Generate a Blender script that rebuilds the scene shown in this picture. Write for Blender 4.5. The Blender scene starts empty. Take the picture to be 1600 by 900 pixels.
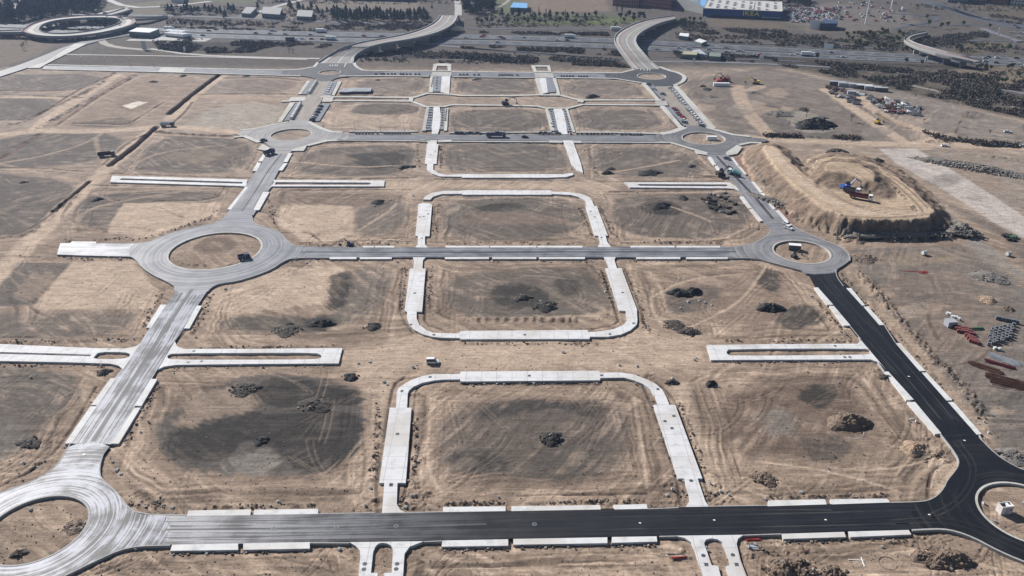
import bpy, bmesh, math, random, time
import numpy as np
from mathutils import Vector, Matrix
from mathutils.geometry import tessellate_polygon
T0 = time.time(); HAZE_D = 0.00008
random.seed(7); rng = np.random.default_rng(7)
SC = bpy.context.scene; COL = SC.collection
# ------------------------------------------------------------------ camera (survey drone, 150 m up)
F = 1285.0; CH = 150.0
PITCH = math.atan(665.0/F); SP, CP = math.sin(PITCH), math.cos(PITCH)
def at(u, v, z=0.0):
    "photo pixel (1600x900) -> point of the world at height z"
    a = (u-800.0)/F; b = (v-450.0)/F
    t = (CH-z)/(SP+b*CP)
    return (a*t, (CP-b*SP)*t, z)
def uv_of(x, y, z=0.0):
    d = z-CH
    zc = y*CP - d*SP
    yd = -y*SP - d*CP
    return 800+F*x/zc, 450+F*yd/zc
def V3(u, v, z=0.0): return Vector(at(u, v, z))
cam = bpy.data.cameras.new('camera'); cam.sensor_width = 36; cam.lens = F/1600*36
cam.clip_start = 1; cam.clip_end = 60000
co = bpy.data.objects.new('camera', cam); COL.objects.link(co)
co.location = (0, 0, CH); co.rotation_euler = (math.pi/2-PITCH, 0, 0); SC.camera = co
# ------------------------------------------------------------------ light
SUN_EL = math.radians(34); SUN_AZ = math.radians(-44)   # azimuth from +Y, negative = to the left
w = bpy.data.worlds.new('World'); SC.world = w; w.use_nodes = True
nt = w.node_tree; nt.nodes.clear()
sky = nt.nodes.new('ShaderNodeTexSky'); sky.sky_type = 'NISHITA'; sky.sun_disc = False
sky.sun_elevation = SUN_EL; sky.sun_rotation = SUN_AZ; sky.air_density = 1.0; sky.dust_density = 1.0; sky.altitude = 600
bg = nt.nodes.new('ShaderNodeBackground'); bg.inputs[1].default_value = 0.05
wo = nt.nodes.new('ShaderNodeOutputWorld')
nt.links.new(sky.outputs[0], bg.inputs[0]); nt.links.new(bg.outputs[0], wo.inputs[0])
sl = bpy.data.lights.new('sun', 'SUN'); sl.energy = 4.9; sl.angle = math.radians(0.53); sl.color = (1.0, 0.97, 0.93)
so = bpy.data.objects.new('sun', sl); COL.objects.link(so)
sd = Vector((math.sin(SUN_AZ)*math.cos(SUN_EL), math.cos(SUN_AZ)*math.cos(SUN_EL), math.sin(SUN_EL)))
so.rotation_euler = (-sd).to_track_quat('-Z', 'Y').to_euler(); so.location = (-300, 300, 400)
SC.view_settings.view_transform = 'Standard'; SC.view_settings.look = 'None'
SC.view_settings.exposure = 0.55; SC.view_settings.gamma = 1
SC.render.engine = 'CYCLES'
SC.cycles.max_bounces = 5; SC.cycles.diffuse_bounces = 2; SC.cycles.glossy_bounces = 2; SC.cycles.volume_bounces = 0
# ------------------------------------------------------------------ small helpers
def tag(o, label=None, cat=None, group=None, kind=None):
    if label: o['label'] = label
    if cat: o['category'] = cat
    if group: o['group'] = group
    if kind: o['kind'] = kind
    return o
def new_mesh(name, verts, faces, mat=None, parent=None, smooth=False, uvs=None):
    me = bpy.data.meshes.new(name); me.from_pydata([tuple(v) for v in verts], [], faces)
    for m in (mat if isinstance(mat, (list, tuple)) else [mat]):
        if m: me.materials.append(m)
    if uvs is not None:
        ul = me.uv_layers.new(name='UVMap')
        for p in me.polygons:
            for li in p.loop_indices: ul.data[li].uv = uvs[me.loops[li].vertex_index]
    if smooth: me.polygons.foreach_set('use_smooth', [True]*len(me.polygons))
    me.update()
    o = bpy.data.objects.new(name, me); COL.objects.link(o)
    if parent: o.parent = parent
    return o
def empty(name, loc, rz=0.0):
    o = bpy.data.objects.new(name, None); COL.objects.link(o); o.location = loc; o.rotation_euler = (0, 0, rz)
    o.empty_display_size = 1; return o
def copy_tree(o, parent=None):
    c = o.copy(); COL.objects.link(c)
    if parent: c.parent = parent
    for ch in list(KIDS.get(o.name, [])): copy_tree(ch, c)
    return c
KIDS = {}
def kid(root, o):
    o.parent = root; KIDS.setdefault(root.name, []).append(o); return o
class MB:
    "collects simple solids for ONE mesh"
    def __init__(s): s.v = []; s.f = []; s.m = []
    def add(s, vs, fs, m=0):
        n = len(s.v); s.v += [tuple(v) for v in vs]; s.f += [tuple(i+n for i in f) for f in fs]; s.m += [m]*len(fs); return s
    def box(s, x0, x1, y0, y1, z0, z1, m=0, taper=0.0, rot=0.0, c=(0, 0)):
        t = taper
        vs = [(x0, y0, z0), (x1, y0, z0), (x1, y1, z0), (x0, y1, z0), (x0+t, y0+t, z1), (x1-t, y0+t, z1), (x1-t, y1-t, z1), (x0+t, y1-t, z1)]
        if rot or c != (0, 0):
            cr, sr = math.cos(rot), math.sin(rot)
            vs = [(c[0]+x*cr-y*sr, c[1]+x*sr+y*cr, z) for x, y, z in vs]
        return s.add(vs, [(3, 2, 1, 0), (4, 5, 6, 7), (0, 1, 5, 4), (1, 2, 6, 5), (2, 3, 7, 6), (3, 0, 4, 7)], m)
    def tube(s, p, q, r, r2=None, n=8, m=0):
        p = Vector(p); q = Vector(q); r2 = r if r2 is None else r2
        d = (q-p).normalized(); a = d.orthogonal().normalized(); b = d.cross(a)
        vs = []
        for c, rr in ((p, r), (q, r2)):
            for i in range(n):
                t = 2*math.pi*i/n; vs.append(c+a*rr*math.cos(t)+b*rr*math.sin(t))
        fs = [(i, (i+1) % n, n+(i+1) % n, n+i) for i in range(n)] + [tuple(range(n-1, -1, -1)), tuple(range(n, 2*n))]
        return s.add(vs, fs, m)
    def prism(s, prof, y0, y1, m=0):
        "profile in x,z extruded along y"
        n = len(prof)
        vs = [(x, y0, z) for x, z in prof]+[(x, y1, z) for x, z in prof]
        fs = [(i, (i+1) % n, n+(i+1) % n, n+i) for i in range(n)] + [tuple(range(n-1, -1, -1)), tuple(range(n, 2*n))]
        return s.add(vs, fs, m)
    def build(s, name, mats, parent=None, smooth=False):
        o = new_mesh(name, s.v, s.f, mats, None, smooth)
        if any(s.m): o.data.polygons.foreach_set('material_index', s.m)
        if parent: kid(parent, o)
        return o
# ------------------------------------------------------------------ materials
def mat_new(name):
    m = bpy.data.materials.new(name); m.use_nodes = True; nt = m.node_tree
    b = nt.nodes['Principled BSDF']; return m, nt, b
def nn(nt, typ, **kw):
    n = nt.nodes.new(typ)
    for k, v in kw.items():
        if k.startswith('i_'): n.inputs[k[2:].replace('_', ' ')].default_value = v
        else: setattr(n, k, v)
    return n
def ramp(nt, src, stops):
    r = nt.nodes.new('ShaderNodeValToRGB'); e = r.color_ramp.elements
    while len(e) < len(stops): e.new(0.5)
    for el, (p, c) in zip(e, stops):
        el.position = p; el.color = (*c, 1) if len(c) == 3 else c
    nt.links.new(src, r.inputs[0]); return r
def mix(nt, fac, a, b, typ='MIX'):
    m = nt.nodes.new('ShaderNodeMix'); m.data_type = 'RGBA'; m.blend_type = typ
    for sock, val in ((m.inputs[0], fac), (m.inputs[6], a), (m.inputs[7], b)):
        if hasattr(val, 'links') or isinstance(val, bpy.types.NodeSocket): nt.links.new(val, sock)
        else: sock.default_value = val if not isinstance(val, tuple) or len(val) == 4 else (*val, 1)
    return m.outputs[2]
def plain(name, col, rough=0.7, var=0.15, scale=1.5, metal=0.0, bump=0.0):
    m, nt, b = mat_new(name)
    tc = nn(nt, 'ShaderNodeTexCoord')
    no = nn(nt, 'ShaderNodeTexNoise'); no.inputs['Scale'].default_value = scale; no.inputs['Detail'].default_value = 6
    nt.links.new(tc.outputs['Object'], no.inputs['Vector'])
    r = ramp(nt, no.outputs['Fac'], [(0.3, tuple(c*(1-var) for c in col)), (0.7, tuple(min(1, c*(1+var)) for c in col))])
    nt.links.new(r.outputs[0], b.inputs['Base Color']); b.inputs['Roughness'].default_value = rough; b.inputs['Metallic'].default_value = metal
    if bump:
        bp = nn(nt, 'ShaderNodeBump'); bp.inputs['Distance'].default_value = bump
        nt.links.new(no.outputs['Fac'], bp.inputs['Height']); nt.links.new(bp.outputs[0], b.inputs['Normal'])
    return m
def concrete(name, col=(0.62, 0.61, 0.60), rough=0.8, joint=True):
    m, nt, b = mat_new(name); tc = nn(nt, 'ShaderNodeTexCoord')
    n1 = nn(nt, 'ShaderNodeTexNoise'); n1.inputs['Scale'].default_value = 0.35; n1.inputs['Detail'].default_value = 8; n1.inputs['Roughness'].default_value = 0.65
    n2 = nn(nt, 'ShaderNodeTexNoise'); n2.inputs['Scale'].default_value = 0.05; n2.inputs['Detail'].default_value = 5
    for n in (n1, n2): nt.links.new(tc.outputs['Object'], n.inputs['Vector'])
    r1 = ramp(nt, n1.outputs['Fac'], [(0.25, tuple(c*0.66 for c in col)), (0.48, col), (0.75, tuple(min(1, c*1.1) for c in col))])
    r2 = ramp(nt, n2.outputs['Fac'], [(0.48, (0, 0, 0)), (0.68, (0.8, 0.8, 0.8))])
    c = mix(nt, r2.outputs[0], r1.outputs[0], (col[0]*0.78, col[1]*0.72, col[2]*0.65))
    if joint:
        br = nn(nt, 'ShaderNodeTexBrick'); br.offset = 0; br.inputs['Scale'].default_value = 1; br.inputs['Brick Width'].default_value = 5.0
        br.inputs['Row Height'].default_value = 5.0; br.inputs['Mortar Size'].default_value = 0.09; br.inputs['Mortar Smooth'].default_value = 0.3
        nt.links.new(tc.outputs['Object'], br.inputs['Vector'])
        c = mix(nt, br.outputs['Fac'], c, (col[0]*0.62, col[1]*0.6, col[2]*0.58))
    nt.links.new(c, b.inputs['Base Color']); b.inputs['Roughness'].default_value = rough
    return m
def asphalt(name, dark, light, lo=0.4, hi=0.7, rough=0.5, mode='uv', centre=(0, 0), grad=None, blotch=0.5, spec=0.3, fr=1.3):
    """streaks run along the road (uv) or round the centre (polar); grad=(x0,x1): dust and painted-in sun glare taper off along world X; """
    m, nt, b = mat_new(name); tc = nn(nt, 'ShaderNodeTexCoord'); L = nt.links.new
    if mode == 'uv':
        mp = nn(nt, 'ShaderNodeMapping'); mp.inputs['Scale'].default_value = (0.02, fr, 1); L(tc.outputs['UV'], mp.inputs[0]); vec = mp.outputs[0]
    else:
        sub = nn(nt, 'ShaderNodeVectorMath', operation='SUBTRACT'); sub.inputs[1].default_value = (centre[0], centre[1], 0); L(tc.outputs['Object'], sub.inputs[0])
        mz = nn(nt, 'ShaderNodeVectorMath', operation='MULTIPLY'); mz.inputs[1].default_value = (1, 1, 0); L(sub.outputs[0], mz.inputs[0])
        ln = nn(nt, 'ShaderNodeVectorMath', operation='LENGTH'); L(mz.outputs[0], ln.inputs[0])
        nm = nn(nt, 'ShaderNodeVectorMath', operation='NORMALIZE'); L(mz.outputs[0], nm.inputs[0])
        sc = nn(nt, 'ShaderNodeVectorMath', operation='SCALE'); sc.inputs['Scale'].default_value = 0.55; L(nm.outputs[0], sc.inputs[0])
        mu = nn(nt, 'ShaderNodeMath', operation='MULTIPLY'); mu.inputs[1].default_value = fr; L(ln.outputs[1], mu.inputs[0])
        cb = nn(nt, 'ShaderNodeCombineXYZ'); L(mu.outputs[0], cb.inputs[2])
        ad = nn(nt, 'ShaderNodeVectorMath', operation='ADD'); L(sc.outputs[0], ad.inputs[0]); L(cb.outputs[0], ad.inputs[1]); vec = ad.outputs[0]
    st = nn(nt, 'ShaderNodeTexNoise'); st.inputs['Scale'].default_value = 1.0; st.inputs['Detail'].default_value = 7; st.inputs['Roughness'].default_value = 0.66; st.inputs['Distortion'].default_value = 0.7; L(vec, st.inputs['Vector'])
    bl = nn(nt, 'ShaderNodeTexNoise'); bl.inputs['Scale'].default_value = 0.11; bl.inputs['Detail'].default_value = 8; bl.inputs['Roughness'].default_value = 0.6; L(tc.outputs['Object'], bl.inputs['Vector'])
    fi = nn(nt, 'ShaderNodeTexNoise'); fi.inputs['Scale'].default_value = 1.8; fi.inputs['Detail'].default_value = 4; L(tc.outputs['Object'], fi.inputs['Vector'])
    s1 = nn(nt, 'ShaderNodeMath', operation='MULTIPLY_ADD'); s1.inputs[1].default_value = blotch; L(bl.outputs['Fac'], s1.inputs[0]); L(st.outputs['Fac'], s1.inputs[2])
    s2 = nn(nt, 'ShaderNodeMath', operation='SUBTRACT'); s2.inputs[1].default_value = blotch*0.5; L(s1.outputs[0], s2.inputs[0])
    mr = nn(nt, 'ShaderNodeMapRange'); mr.inputs['From Min'].default_value = lo; mr.inputs['From Max'].default_value = hi; mr.interpolation_type = 'SMOOTHSTEP'; L(s2.outputs[0], mr.inputs['Value'])
    fac = mr.outputs[0]
    if grad:
        sx = nn(nt, 'ShaderNodeSeparateXYZ'); L(tc.outputs['Object'], sx.inputs[0])
        gr = nn(nt, 'ShaderNodeMapRange'); gr.inputs['From Min'].default_value = grad[0]; gr.inputs['From Max'].default_value = grad[1]
        gr.inputs['To Min'].default_value = 1; gr.inputs['To Max'].default_value = 0.04; gr.interpolation_type = 'SMOOTHSTEP'; L(sx.outputs[0], gr.inputs['Value'])
        mm = nn(nt, 'ShaderNodeMath', operation='MULTIPLY'); L(fac, mm.inputs[0]); L(gr.outputs[0], mm.inputs[1]); fac = mm.outputs[0]
    c = mix(nt, fac, dark, light)
    rf = ramp(nt, fi.outputs['Fac'], [(0.3, (0.85, 0.85, 0.85)), (0.7, (1.12, 1.12, 1.12))])
    c = mix(nt, 1.0, c, rf.outputs[0], 'MULTIPLY')
    L(c, b.inputs['Base Color']); b.inputs['Roughness'].default_value = rough; b.inputs['Specular IOR Level'].default_value = spec
    return m
# ------------------------------------------------------------------ ground: one graded sheet, colours = soils, heights = real relief
us = np.concatenate([np.linspace(-2600, -260, 40)[:-1], np.linspace(-260, -60, 90)[:-1], np.arange(-60, 1662, 1.5), np.linspace(1662, 1860, 90)[1:], np.linspace(1860, 4200, 40)[1:]])
vs_ = np.concatenate([-215+np.geomspace(2.5, 90, 30)[:-1], np.arange(-125, -12, 3.0), np.arange(-12, 95, 1.5), np.arange(95, 330, 0.8), np.arange(330, 912, 1.5), np.arange(914, 1000, 4.0), np.linspace(1000, 2600, 40)])
NU, NV = len(us), len(vs_)
bb = (vs_-450)/F; tt = CH/(SP+bb*CP); Yr = (CP-bb*SP)*tt
GU, GV = np.meshgrid(us, vs_)
GX = (GU-800)/F*tt[:, None]; GY = np.repeat(Yr[:, None], NU, 1); GZ = np.zeros_like(GX)
def _hash(ix, iy, s):
    h = (ix.astype(np.int64)*374761393 + iy.astype(np.int64)*668265263 + s*1442695041) & 0xffffffff
    h = ((h ^ (h >> 13))*1274126177) & 0xffffffff
    return ((h ^ (h >> 16)) & 0xffff)/65535.0
def vnoise(x, y, s):
    ix = np.floor(x); iy = np.floor(y); fx = x-ix; fy = y-iy
    fx = fx*fx*(3-2*fx); fy = fy*fy*(3-2*fy)
    a = _hash(ix, iy, s); b = _hash(ix+1, iy, s); c = _hash(ix, iy+1, s); d = _hash(ix+1, iy+1, s)
    return (a*(1-fx)+b*fx)*(1-fy)+(c*(1-fx)+d*fx)*fy
def fbm(x, y, s, o=4, g=0.5):
    t = 0; a = 1; n = 0
    for i in range(o):
        t = t+a*vnoise(x*2**i+17.3*i, y*2**i-9.1*i, s+i*13); n += a; a *= g
    return (t/n-0.5)*2
def sstep(a, b, x):
    t = np.clip((x-a)/(b-a+1e-9), 0, 1); return t*t*(3-2*t)
N60 = fbm(GX/60, GY/60, 3, 3); N20 = fbm(GX/20, GY/20, 11, 4); N6 = fbm(GX/6, GY/6, 23, 3); N2 = fbm(GX/2.0, GY/2.0, 37, 3)
WX = GX+9*fbm(GX/45, GY/45, 51, 3); WY = GY+9*fbm(GX/45, GY/45, 77, 3)
def streak(ang, a, b, s):
    c, sn = math.cos(ang), math.sin(ang)
    return fbm((WX*c+WY*sn)/a, (-WX*sn+WY*c)/b, s, 3)
ST1 = streak(0.05, 22, 1.3, 91); ST2 = streak(1.0, 18, 1.3, 92); ST3 = streak(-0.7, 18, 1.2, 93)
SELM = sstep(-0.15, 0.25, N60); SELN = sstep(-0.2, 0.2, fbm(GX/50, GY/50, 99, 2))
ST = (ST1*SELM+ST2*(1-SELM))*SELN+ST3*(1-SELN)
def S(hexs):
    "sRGB hex -> linear"
    h = hexs.lstrip('#'); r = []
    for i in (0, 2, 4):
        c = int(h[i:i+2], 16)/255; r.append(c/12.92 if c < 0.04045 else ((c+0.055)/1.055)**2.4)
    return np.array(r)
SAND = np.array([0.338, 0.256, 0.195]); PALE = np.array([0.445, 0.344, 0.264]); BROWN = np.array([0.165, 0.121, 0.096]); GREY = np.array([0.092, 0.082, 0.074])
DARK = np.array([0.030, 0.028, 0.026]); BLK = np.array([0.018, 0.018, 0.018]); WHITE = np.array([0.46, 0.42, 0.36]); TAN = np.array([0.41, 0.312, 0.222]); RED = np.array([0.17, 0.095, 0.075])
SCRUB = np.array([0.046, 0.041, 0.036]); GRASS = np.array([0.085, 0.105, 0.045]); LGREY = np.array([0.20, 0.178, 0.158])
GC = np.empty(GX.shape+(3,)); GC[:] = SAND
k = (0.5+0.5*np.clip(N20*0.9+ST*0.8, -1, 1))[..., None]; GC = GC*(1-0.30*(1-k))+ (BROWN-SAND)*0.30*(1-k)
k = sstep(0.1, 0.7, N6*0.6+ST*0.7)[..., None]; GC = GC+(PALE-GC)*0.5*k
GZ += 0.10*N6+0.12*N20+0.13*ST+0.05*N2
def win(pts, pad_m):
    P = np.array([at(u, v)[:2] for u, v in pts]); x0, y0 = P.min(0)-pad_m; x1, y1 = P.max(0)+pad_m
    r = np.where((Yr >= y0) & (Yr <= y1))[0]
    if len(r) == 0: return None
    r0, r1 = r.min(), r.max()+1
    cx = (GX[r0:r1] >= x0) & (GX[r0:r1] <= x1); c = np.where(cx.any(0))[0]
    if len(c) == 0: return None
    return P, slice(r0, r1), slice(c.min(), c.max()+1)
def seg_dist(P, x, y, closed, want_s=False):
    n = len(P); best = np.full(x.shape, 1e18); sarc = np.zeros(x.shape); acc = 0; inside = np.zeros(x.shape, bool)
    for i in range(n if closed else n-1):
        a = P[i]; b = P[(i+1) % n]; d = b-a; L2 = d@d+1e-12
        t = np.clip(((x-a[0])*d[0]+(y-a[1])*d[1])/L2, 0, 1)
        q = (x-a[0]-t*d[0])**2+(y-a[1]-t*d[1])**2
        m = q < best; best = np.where(m, q, best)
        if want_s: sarc = np.where(m, acc+t*math.sqrt(L2), sarc)
        acc += math.sqrt(L2)
        if closed:
            c = ((a[1] > y) != (b[1] > y)); xi = a[0]+(y-a[1])*d[0]/(d[1] if abs(d[1]) > 1e-9 else 1e-9); inside ^= c & (x < xi)
    dd = np.sqrt(best)
    if closed: dd = np.where(inside, dd, -dd)
    return (dd, sarc) if want_s else dd
def smooth_px(pts, closed=True, it=2):
    P = [tuple(p) for p in pts]
    for _ in range(it):
        Q = [] if closed else [P[0]]
        n = len(P)
        for i in range(n if closed else n-1):
            a = P[i]; b = P[(i+1) % n]
            Q += [(a[0]*.75+b[0]*.25, a[1]*.75+b[1]*.25), (a[0]*.25+b[0]*.75, a[1]*.25+b[1]*.75)]
        if not closed: Q.append(P[-1])
        P = Q
    return P
def paint(pts, col, k=1.0, soft=2.0, warp=0.0, brk=0.0, dz=0.0, sm=0, stk=0.0):
    if sm: pts = smooth_px(pts, True, sm)
    w_ = win(pts, soft*2+warp*1.5+1)
    if not w_: return
    P, r, c = w_; d = seg_dist(P, GX[r, c], GY[r, c], True)
    d = d+warp*(N20[r, c]*0.8+N6[r, c]*0.6)+stk*ST[r, c]
    m = sstep(-soft, soft, d)*k
    if brk: m = m*(1-brk*sstep(-0.1, 0.6, N6[r, c]*0.7+ST[r, c]*0.9+N2[r, c]*.3))
    if col is not None: GC[r, c] += (col-GC[r, c])*m[..., None]
    if dz: GZ[r, c] += dz*m
def stroke(pts, wd, col=None, k=1.0, soft=0.6, dz=0.0, bumps=0.0, sm=0, brk=0.0):
    zc_ = CH*F/(CP*(max(p[1] for p in pts)+215)); mn = 1.25*zc_*zc_/(F*CH); wd = max(wd, mn); soft = max(soft, mn*.35)
    if sm: pts = smooth_px(pts, False, sm)
    w_ = win(pts, wd+soft*2+1)
    if not w_: return
    P, r, c = w_; d = seg_dist(P, GX[r, c], GY[r, c], False)+0.35*wd*0.5*N6[r, c]
    m = 1-sstep(max(0, wd/2-soft), wd/2+soft, d)
    if bumps: m = m*sstep(-0.25, 0.45, fbm(GX[r, c]/bumps, GY[r, c]/bumps, 5, 2))
    if brk: m = m*(1-brk*sstep(-0.2, 0.5, N6[r, c]+N2[r, c]*.5))
    if col is not None: GC[r, c] += (col-GC[r, c])*(m*k)[..., None]
    if dz: GZ[r, c] += dz*m
def tracks(pts, d0=0.5, d1=14, amp=0.10, k=0.35, closed=True, s=5):
    "wheel and dozer tracks that run parallel to a lot's edge"
    w_ = win(pts, 2)
    if not w_: return
    P, r, c = w_; d, sa = seg_dist(P, GX[r, c], GY[r, c], closed, True)
    dd = d+3.0*N20[r, c]
    n = fbm(dd/0.9, sa/22, s, 3)*.8+.7*fbm(dd/2.6, sa/40, s+50, 2); m = sstep(d0, d0+2, d)*(1-sstep(d1*0.6, d1, dd))
    GZ[r, c] += amp*n*m
    GC[r, c] *= (1+k*np.clip(n, -1, 1)*m)[..., None]
# far country: olive scrub and dull fields beyond the site
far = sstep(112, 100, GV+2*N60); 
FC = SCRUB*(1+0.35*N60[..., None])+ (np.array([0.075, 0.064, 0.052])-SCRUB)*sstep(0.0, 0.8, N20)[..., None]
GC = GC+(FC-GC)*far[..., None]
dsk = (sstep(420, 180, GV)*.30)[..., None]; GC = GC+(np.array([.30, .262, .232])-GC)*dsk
#--- lots: (outline, ...)
LOT = {
 'L1': [(205, 600), (240, 575), (560, 575), (600, 600), (592, 790), (230, 797), (165, 745), (190, 700)],
 'L2': [(650, 615), (690, 598), (970, 597), (1020, 625), (1062, 780), (632, 790)],
 'L3': [(1062, 590), (1110, 570), (1350, 567), (1470, 690), (1490, 725), (1445, 778), (1110, 785)],
 'L4': [(330, 460), (400, 440), (450, 412), (635, 410), (625, 530), (300, 535), (320, 500)],
 'L5': [(672, 410), (935, 408), (970, 490), (955, 508), (690, 512), (662, 495)],
 'L6': [(970, 408), (1180, 406), (1245, 420), (1335, 530), (1110, 535), (1000, 500)],
 'L7': [(0, 405), (210, 405), (265, 450), (220, 530), (0, 530)],
 'L8': [(-60, 575), (165, 575), (90, 710), (0, 765), (-60, 780)],
 'L9': [(120, 290), (370, 292), (345, 345), (225, 378), (95, 372)],
 'L10': [(430, 293), (655, 296), (645, 383), (470, 384), (410, 345)],
 'L11': [(685, 308), (905, 306), (925, 380), (668, 383)],
 'L12': [(935, 300), (1145, 298), (1200, 360), (1150, 383), (955, 383)],
 'L13': [(480, 225), (660, 222), (655, 275), (440, 278)],
 'L14': [(690, 222), (880, 222), (893, 268), (700, 272)],
 'L15': [(912, 223), (1085, 235), (1140, 280), (915, 283)],
 'L16': [(515, 160), (664, 164), (655, 206), (497, 203)],
 'L17': [(703, 169), (850, 168), (862, 206), (700, 207)],
 'L18': [(890, 168), (1030, 163), (1066, 200), (1030, 208), (902, 207)],
 'L19': [(540, 122), (672, 120), (666, 146), (525, 149)],
 'L20': [(707, 120), (838, 121), (846, 149), (704, 149)],
 'L21': [(872, 122), (1000, 130), (1020, 155), (880, 152)],
 'L24': [(245, 208), (390, 215), (405, 250), (380, 272), (180, 272)],
 'L30': [(150, 870), (220, 858), (545, 852), (558, 920), (60, 920)],
 'L31': [(640, 860), (1060, 845), (1090, 920), (630, 920)],
 'L32': [(1160, 845), (1440, 832), (1560, 865), (1640, 900), (1640, 925), (1170, 925)],
}
for i, (kx, P) in enumerate(LOT.items()): tracks(P, 1.0, 17, 0.22, 0.68, s=200+i)
G_ = lambda p, c, k=0.85, so=2.5, wp=3.0, br=0.32, sm=1, st=3.2: paint(p, c, k, so*.5, wp*.9, br, 0, sm, st)
# L1
G_([(225, 680), (245, 640), (290, 605), (345, 592), (400, 580), (480, 578), (560, 595), (585, 640), (582, 700), (540, 745), (450, 762), (350, 755), (260, 735)], BROWN, .5, 5, 5)
G_([(245, 690), (262, 650), (300, 620), (345, 596), (400, 588), (480, 583), (545, 600), (572, 625), (575, 670), (560, 705), (520, 735), (450, 748), (380, 745), (300, 735), (262, 715)], GREY, .95, 2, 3, .2)
G_([(255, 700), (280, 668), (330, 655), (400, 640), (470, 640), (540, 640), (572, 650), (565, 695), (530, 728), (460, 745), (430, 705), (395, 692), (340, 722), (290, 720)], DARK, .78, 2, 3, .22)
G_([(280, 645), (290, 615), (340, 600), (405, 605), (452, 610), (455, 622), (400, 638), (330, 658), (285, 668)], SAND*.85, .75, 3, 3)
G_([(400, 600), (440, 592), (540, 600), (570, 625), (560, 640), (470, 635), (420, 640), (390, 630)], DARK*1.2, .9, 2, 3, .22)
G_([(352, 722), (395, 698), (430, 702), (442, 725), (400, 748), (362, 744)], LGREY, .8, 2, 2, .2)
# L2
G_([(672, 690), (695, 640), (760, 615), (930, 612), (1000, 640), (1010, 690), (990, 740), (900, 762), (760, 760), (680, 735)], BROWN, .55, 6, 5)
G_([(690, 660), (720, 635), (760, 625), (850, 618), (930, 624), (985, 645), (995, 685), (975, 715), (930, 745), (830, 752), (750, 742), (705, 730), (688, 700)], GREY, .7, 4, 4, .5)
G_([(735, 640), (800, 622), (930, 622), (948, 645), (925, 655), (850, 642), (800, 652), (755, 665)], DARK*1.7, .85, 3, 4, .4)
G_([(698, 715), (740, 700), (790, 705), (812, 728), (780, 742), (725, 738)], DARK*1.8, .8, 3, 4, .4)
G_([(830, 700), (900, 680), (960, 690), (950, 725), (880, 745), (820, 740)], GREY*.8, .6, 4, 4, .5)
# L3
G_([(1110, 640), (1150, 605), (1230, 592), (1320, 590), (1365, 640), (1385, 690), (1330, 720), (1200, 722), (1120, 690)], BROWN, .6, 6, 5)
G_([(1122, 640), (1150, 612), (1230, 598), (1320, 595), (1352, 640), (1345, 680), (1310, 705), (1250, 715), (1180, 708), (1130, 690)], BROWN*.72, .7, 4, 4, .45)
G_([(1245, 690), (1300, 680), (1335, 700), (1320, 722), (1260, 718)], GREY*.75, .7)
G_([(1190, 640), (1230, 635), (1245, 660), (1235, 685), (1195, 680)], LGREY, .7, 2.5, 3)
G_([(1240, 615), (1290, 600), (1305, 620), (1270, 645)], DARK*1.3, .9, 2, 3, .22)
# L4
G_([(345, 432), (450, 415), (545, 418), (540, 450), (520, 470), (430, 487), (350, 488), (315, 480), (322, 462)], PALE, .75, 2, 2, .1)
G_([(548, 420), (605, 418), (612, 455), (590, 485), (548, 510), (520, 500), (530, 470)], GREY*1.25, .75, 4, 4, .4)
G_([(522, 428), (548, 426), (545, 460), (535, 480), (515, 484), (512, 470)], DARK*1.1, .9, 2, 3, .22)
G_([(345, 498), (420, 492), (480, 495), (535, 490), (530, 512), (480, 522), (400, 518), (350, 512)], GREY*.8, .85, 2.5, 2, .2)
G_([(470, 500), (500, 494), (525, 500), (515, 514), (485, 518)], BLK*1.4, .8, 3, 1.5, 0)
# L5
G_([(690, 450), (720, 425), (850, 415), (930, 422), (955, 460), (940, 492), (800, 500), (720, 497), (688, 480)], GREY, .75, 4, 4)
G_([(862, 436), (885, 430), (905, 436), (910, 450), (895, 463), (875, 458)], DARK*1.5, .8, 3, 2, .2)
G_([(760, 450), (820, 438), (860, 462), (850, 482), (780, 480)], DARK*1.4, .9, 2, 3, .22)
# L6
G_([(1030, 440), (1100, 425), (1200, 425), (1240, 460), (1275, 500), (1210, 520), (1080, 505), (1035, 485)], BROWN*1.15, .55, 5, 5)
G_([(1038, 465), (1060, 448), (1110, 445), (1130, 455), (1115, 475), (1080, 492), (1045, 490)], GREY, .75, 3, 3)
G_([(1186, 425), (1205, 422), (1217, 430), (1214, 455), (1198, 455), (1188, 440)], DARK*1.3, .9, 2, 3, .22)
G_([(1212, 490), (1235, 478), (1270, 480), (1282, 500), (1250, 515), (1220, 510)], DARK*1.5, .9, 2, 3, .22)
G_([(1040, 508), (1080, 505), (1110, 515), (1090, 528), (1045, 525)], BROWN*.7, .6)
# L7
paint([(-60, 408), (112, 411), (50, 477), (-60, 480)], GREY*1.05, .85, 1.0, 1.2, .2)
G_([(25, 455), (50, 428), (80, 428), (88, 440), (50, 474), (20, 468)], SAND*.75, .7, 1.5, 2)
paint([(112, 411), (205, 408), (245, 450), (242, 482), (60, 484), (50, 478)], PALE, .8, 1.0, .8, .1)
G_([(-60, 492), (100, 485), (205, 488), (195, 508), (165, 525), (60, 532), (-60, 530)], GREY*1.2, .7, 4, 4, .5)
# L8
G_([(-60, 578), (30, 575), (105, 582), (125, 600), (105, 640), (75, 668), (40, 700), (-60, 740)], GREY*1.05, .85, 3, 3, .3)
G_([(-60, 640), (20, 650), (55, 680), (30, 705), (-60, 730)], LGREY*.75, .6, 3, 3)
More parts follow.
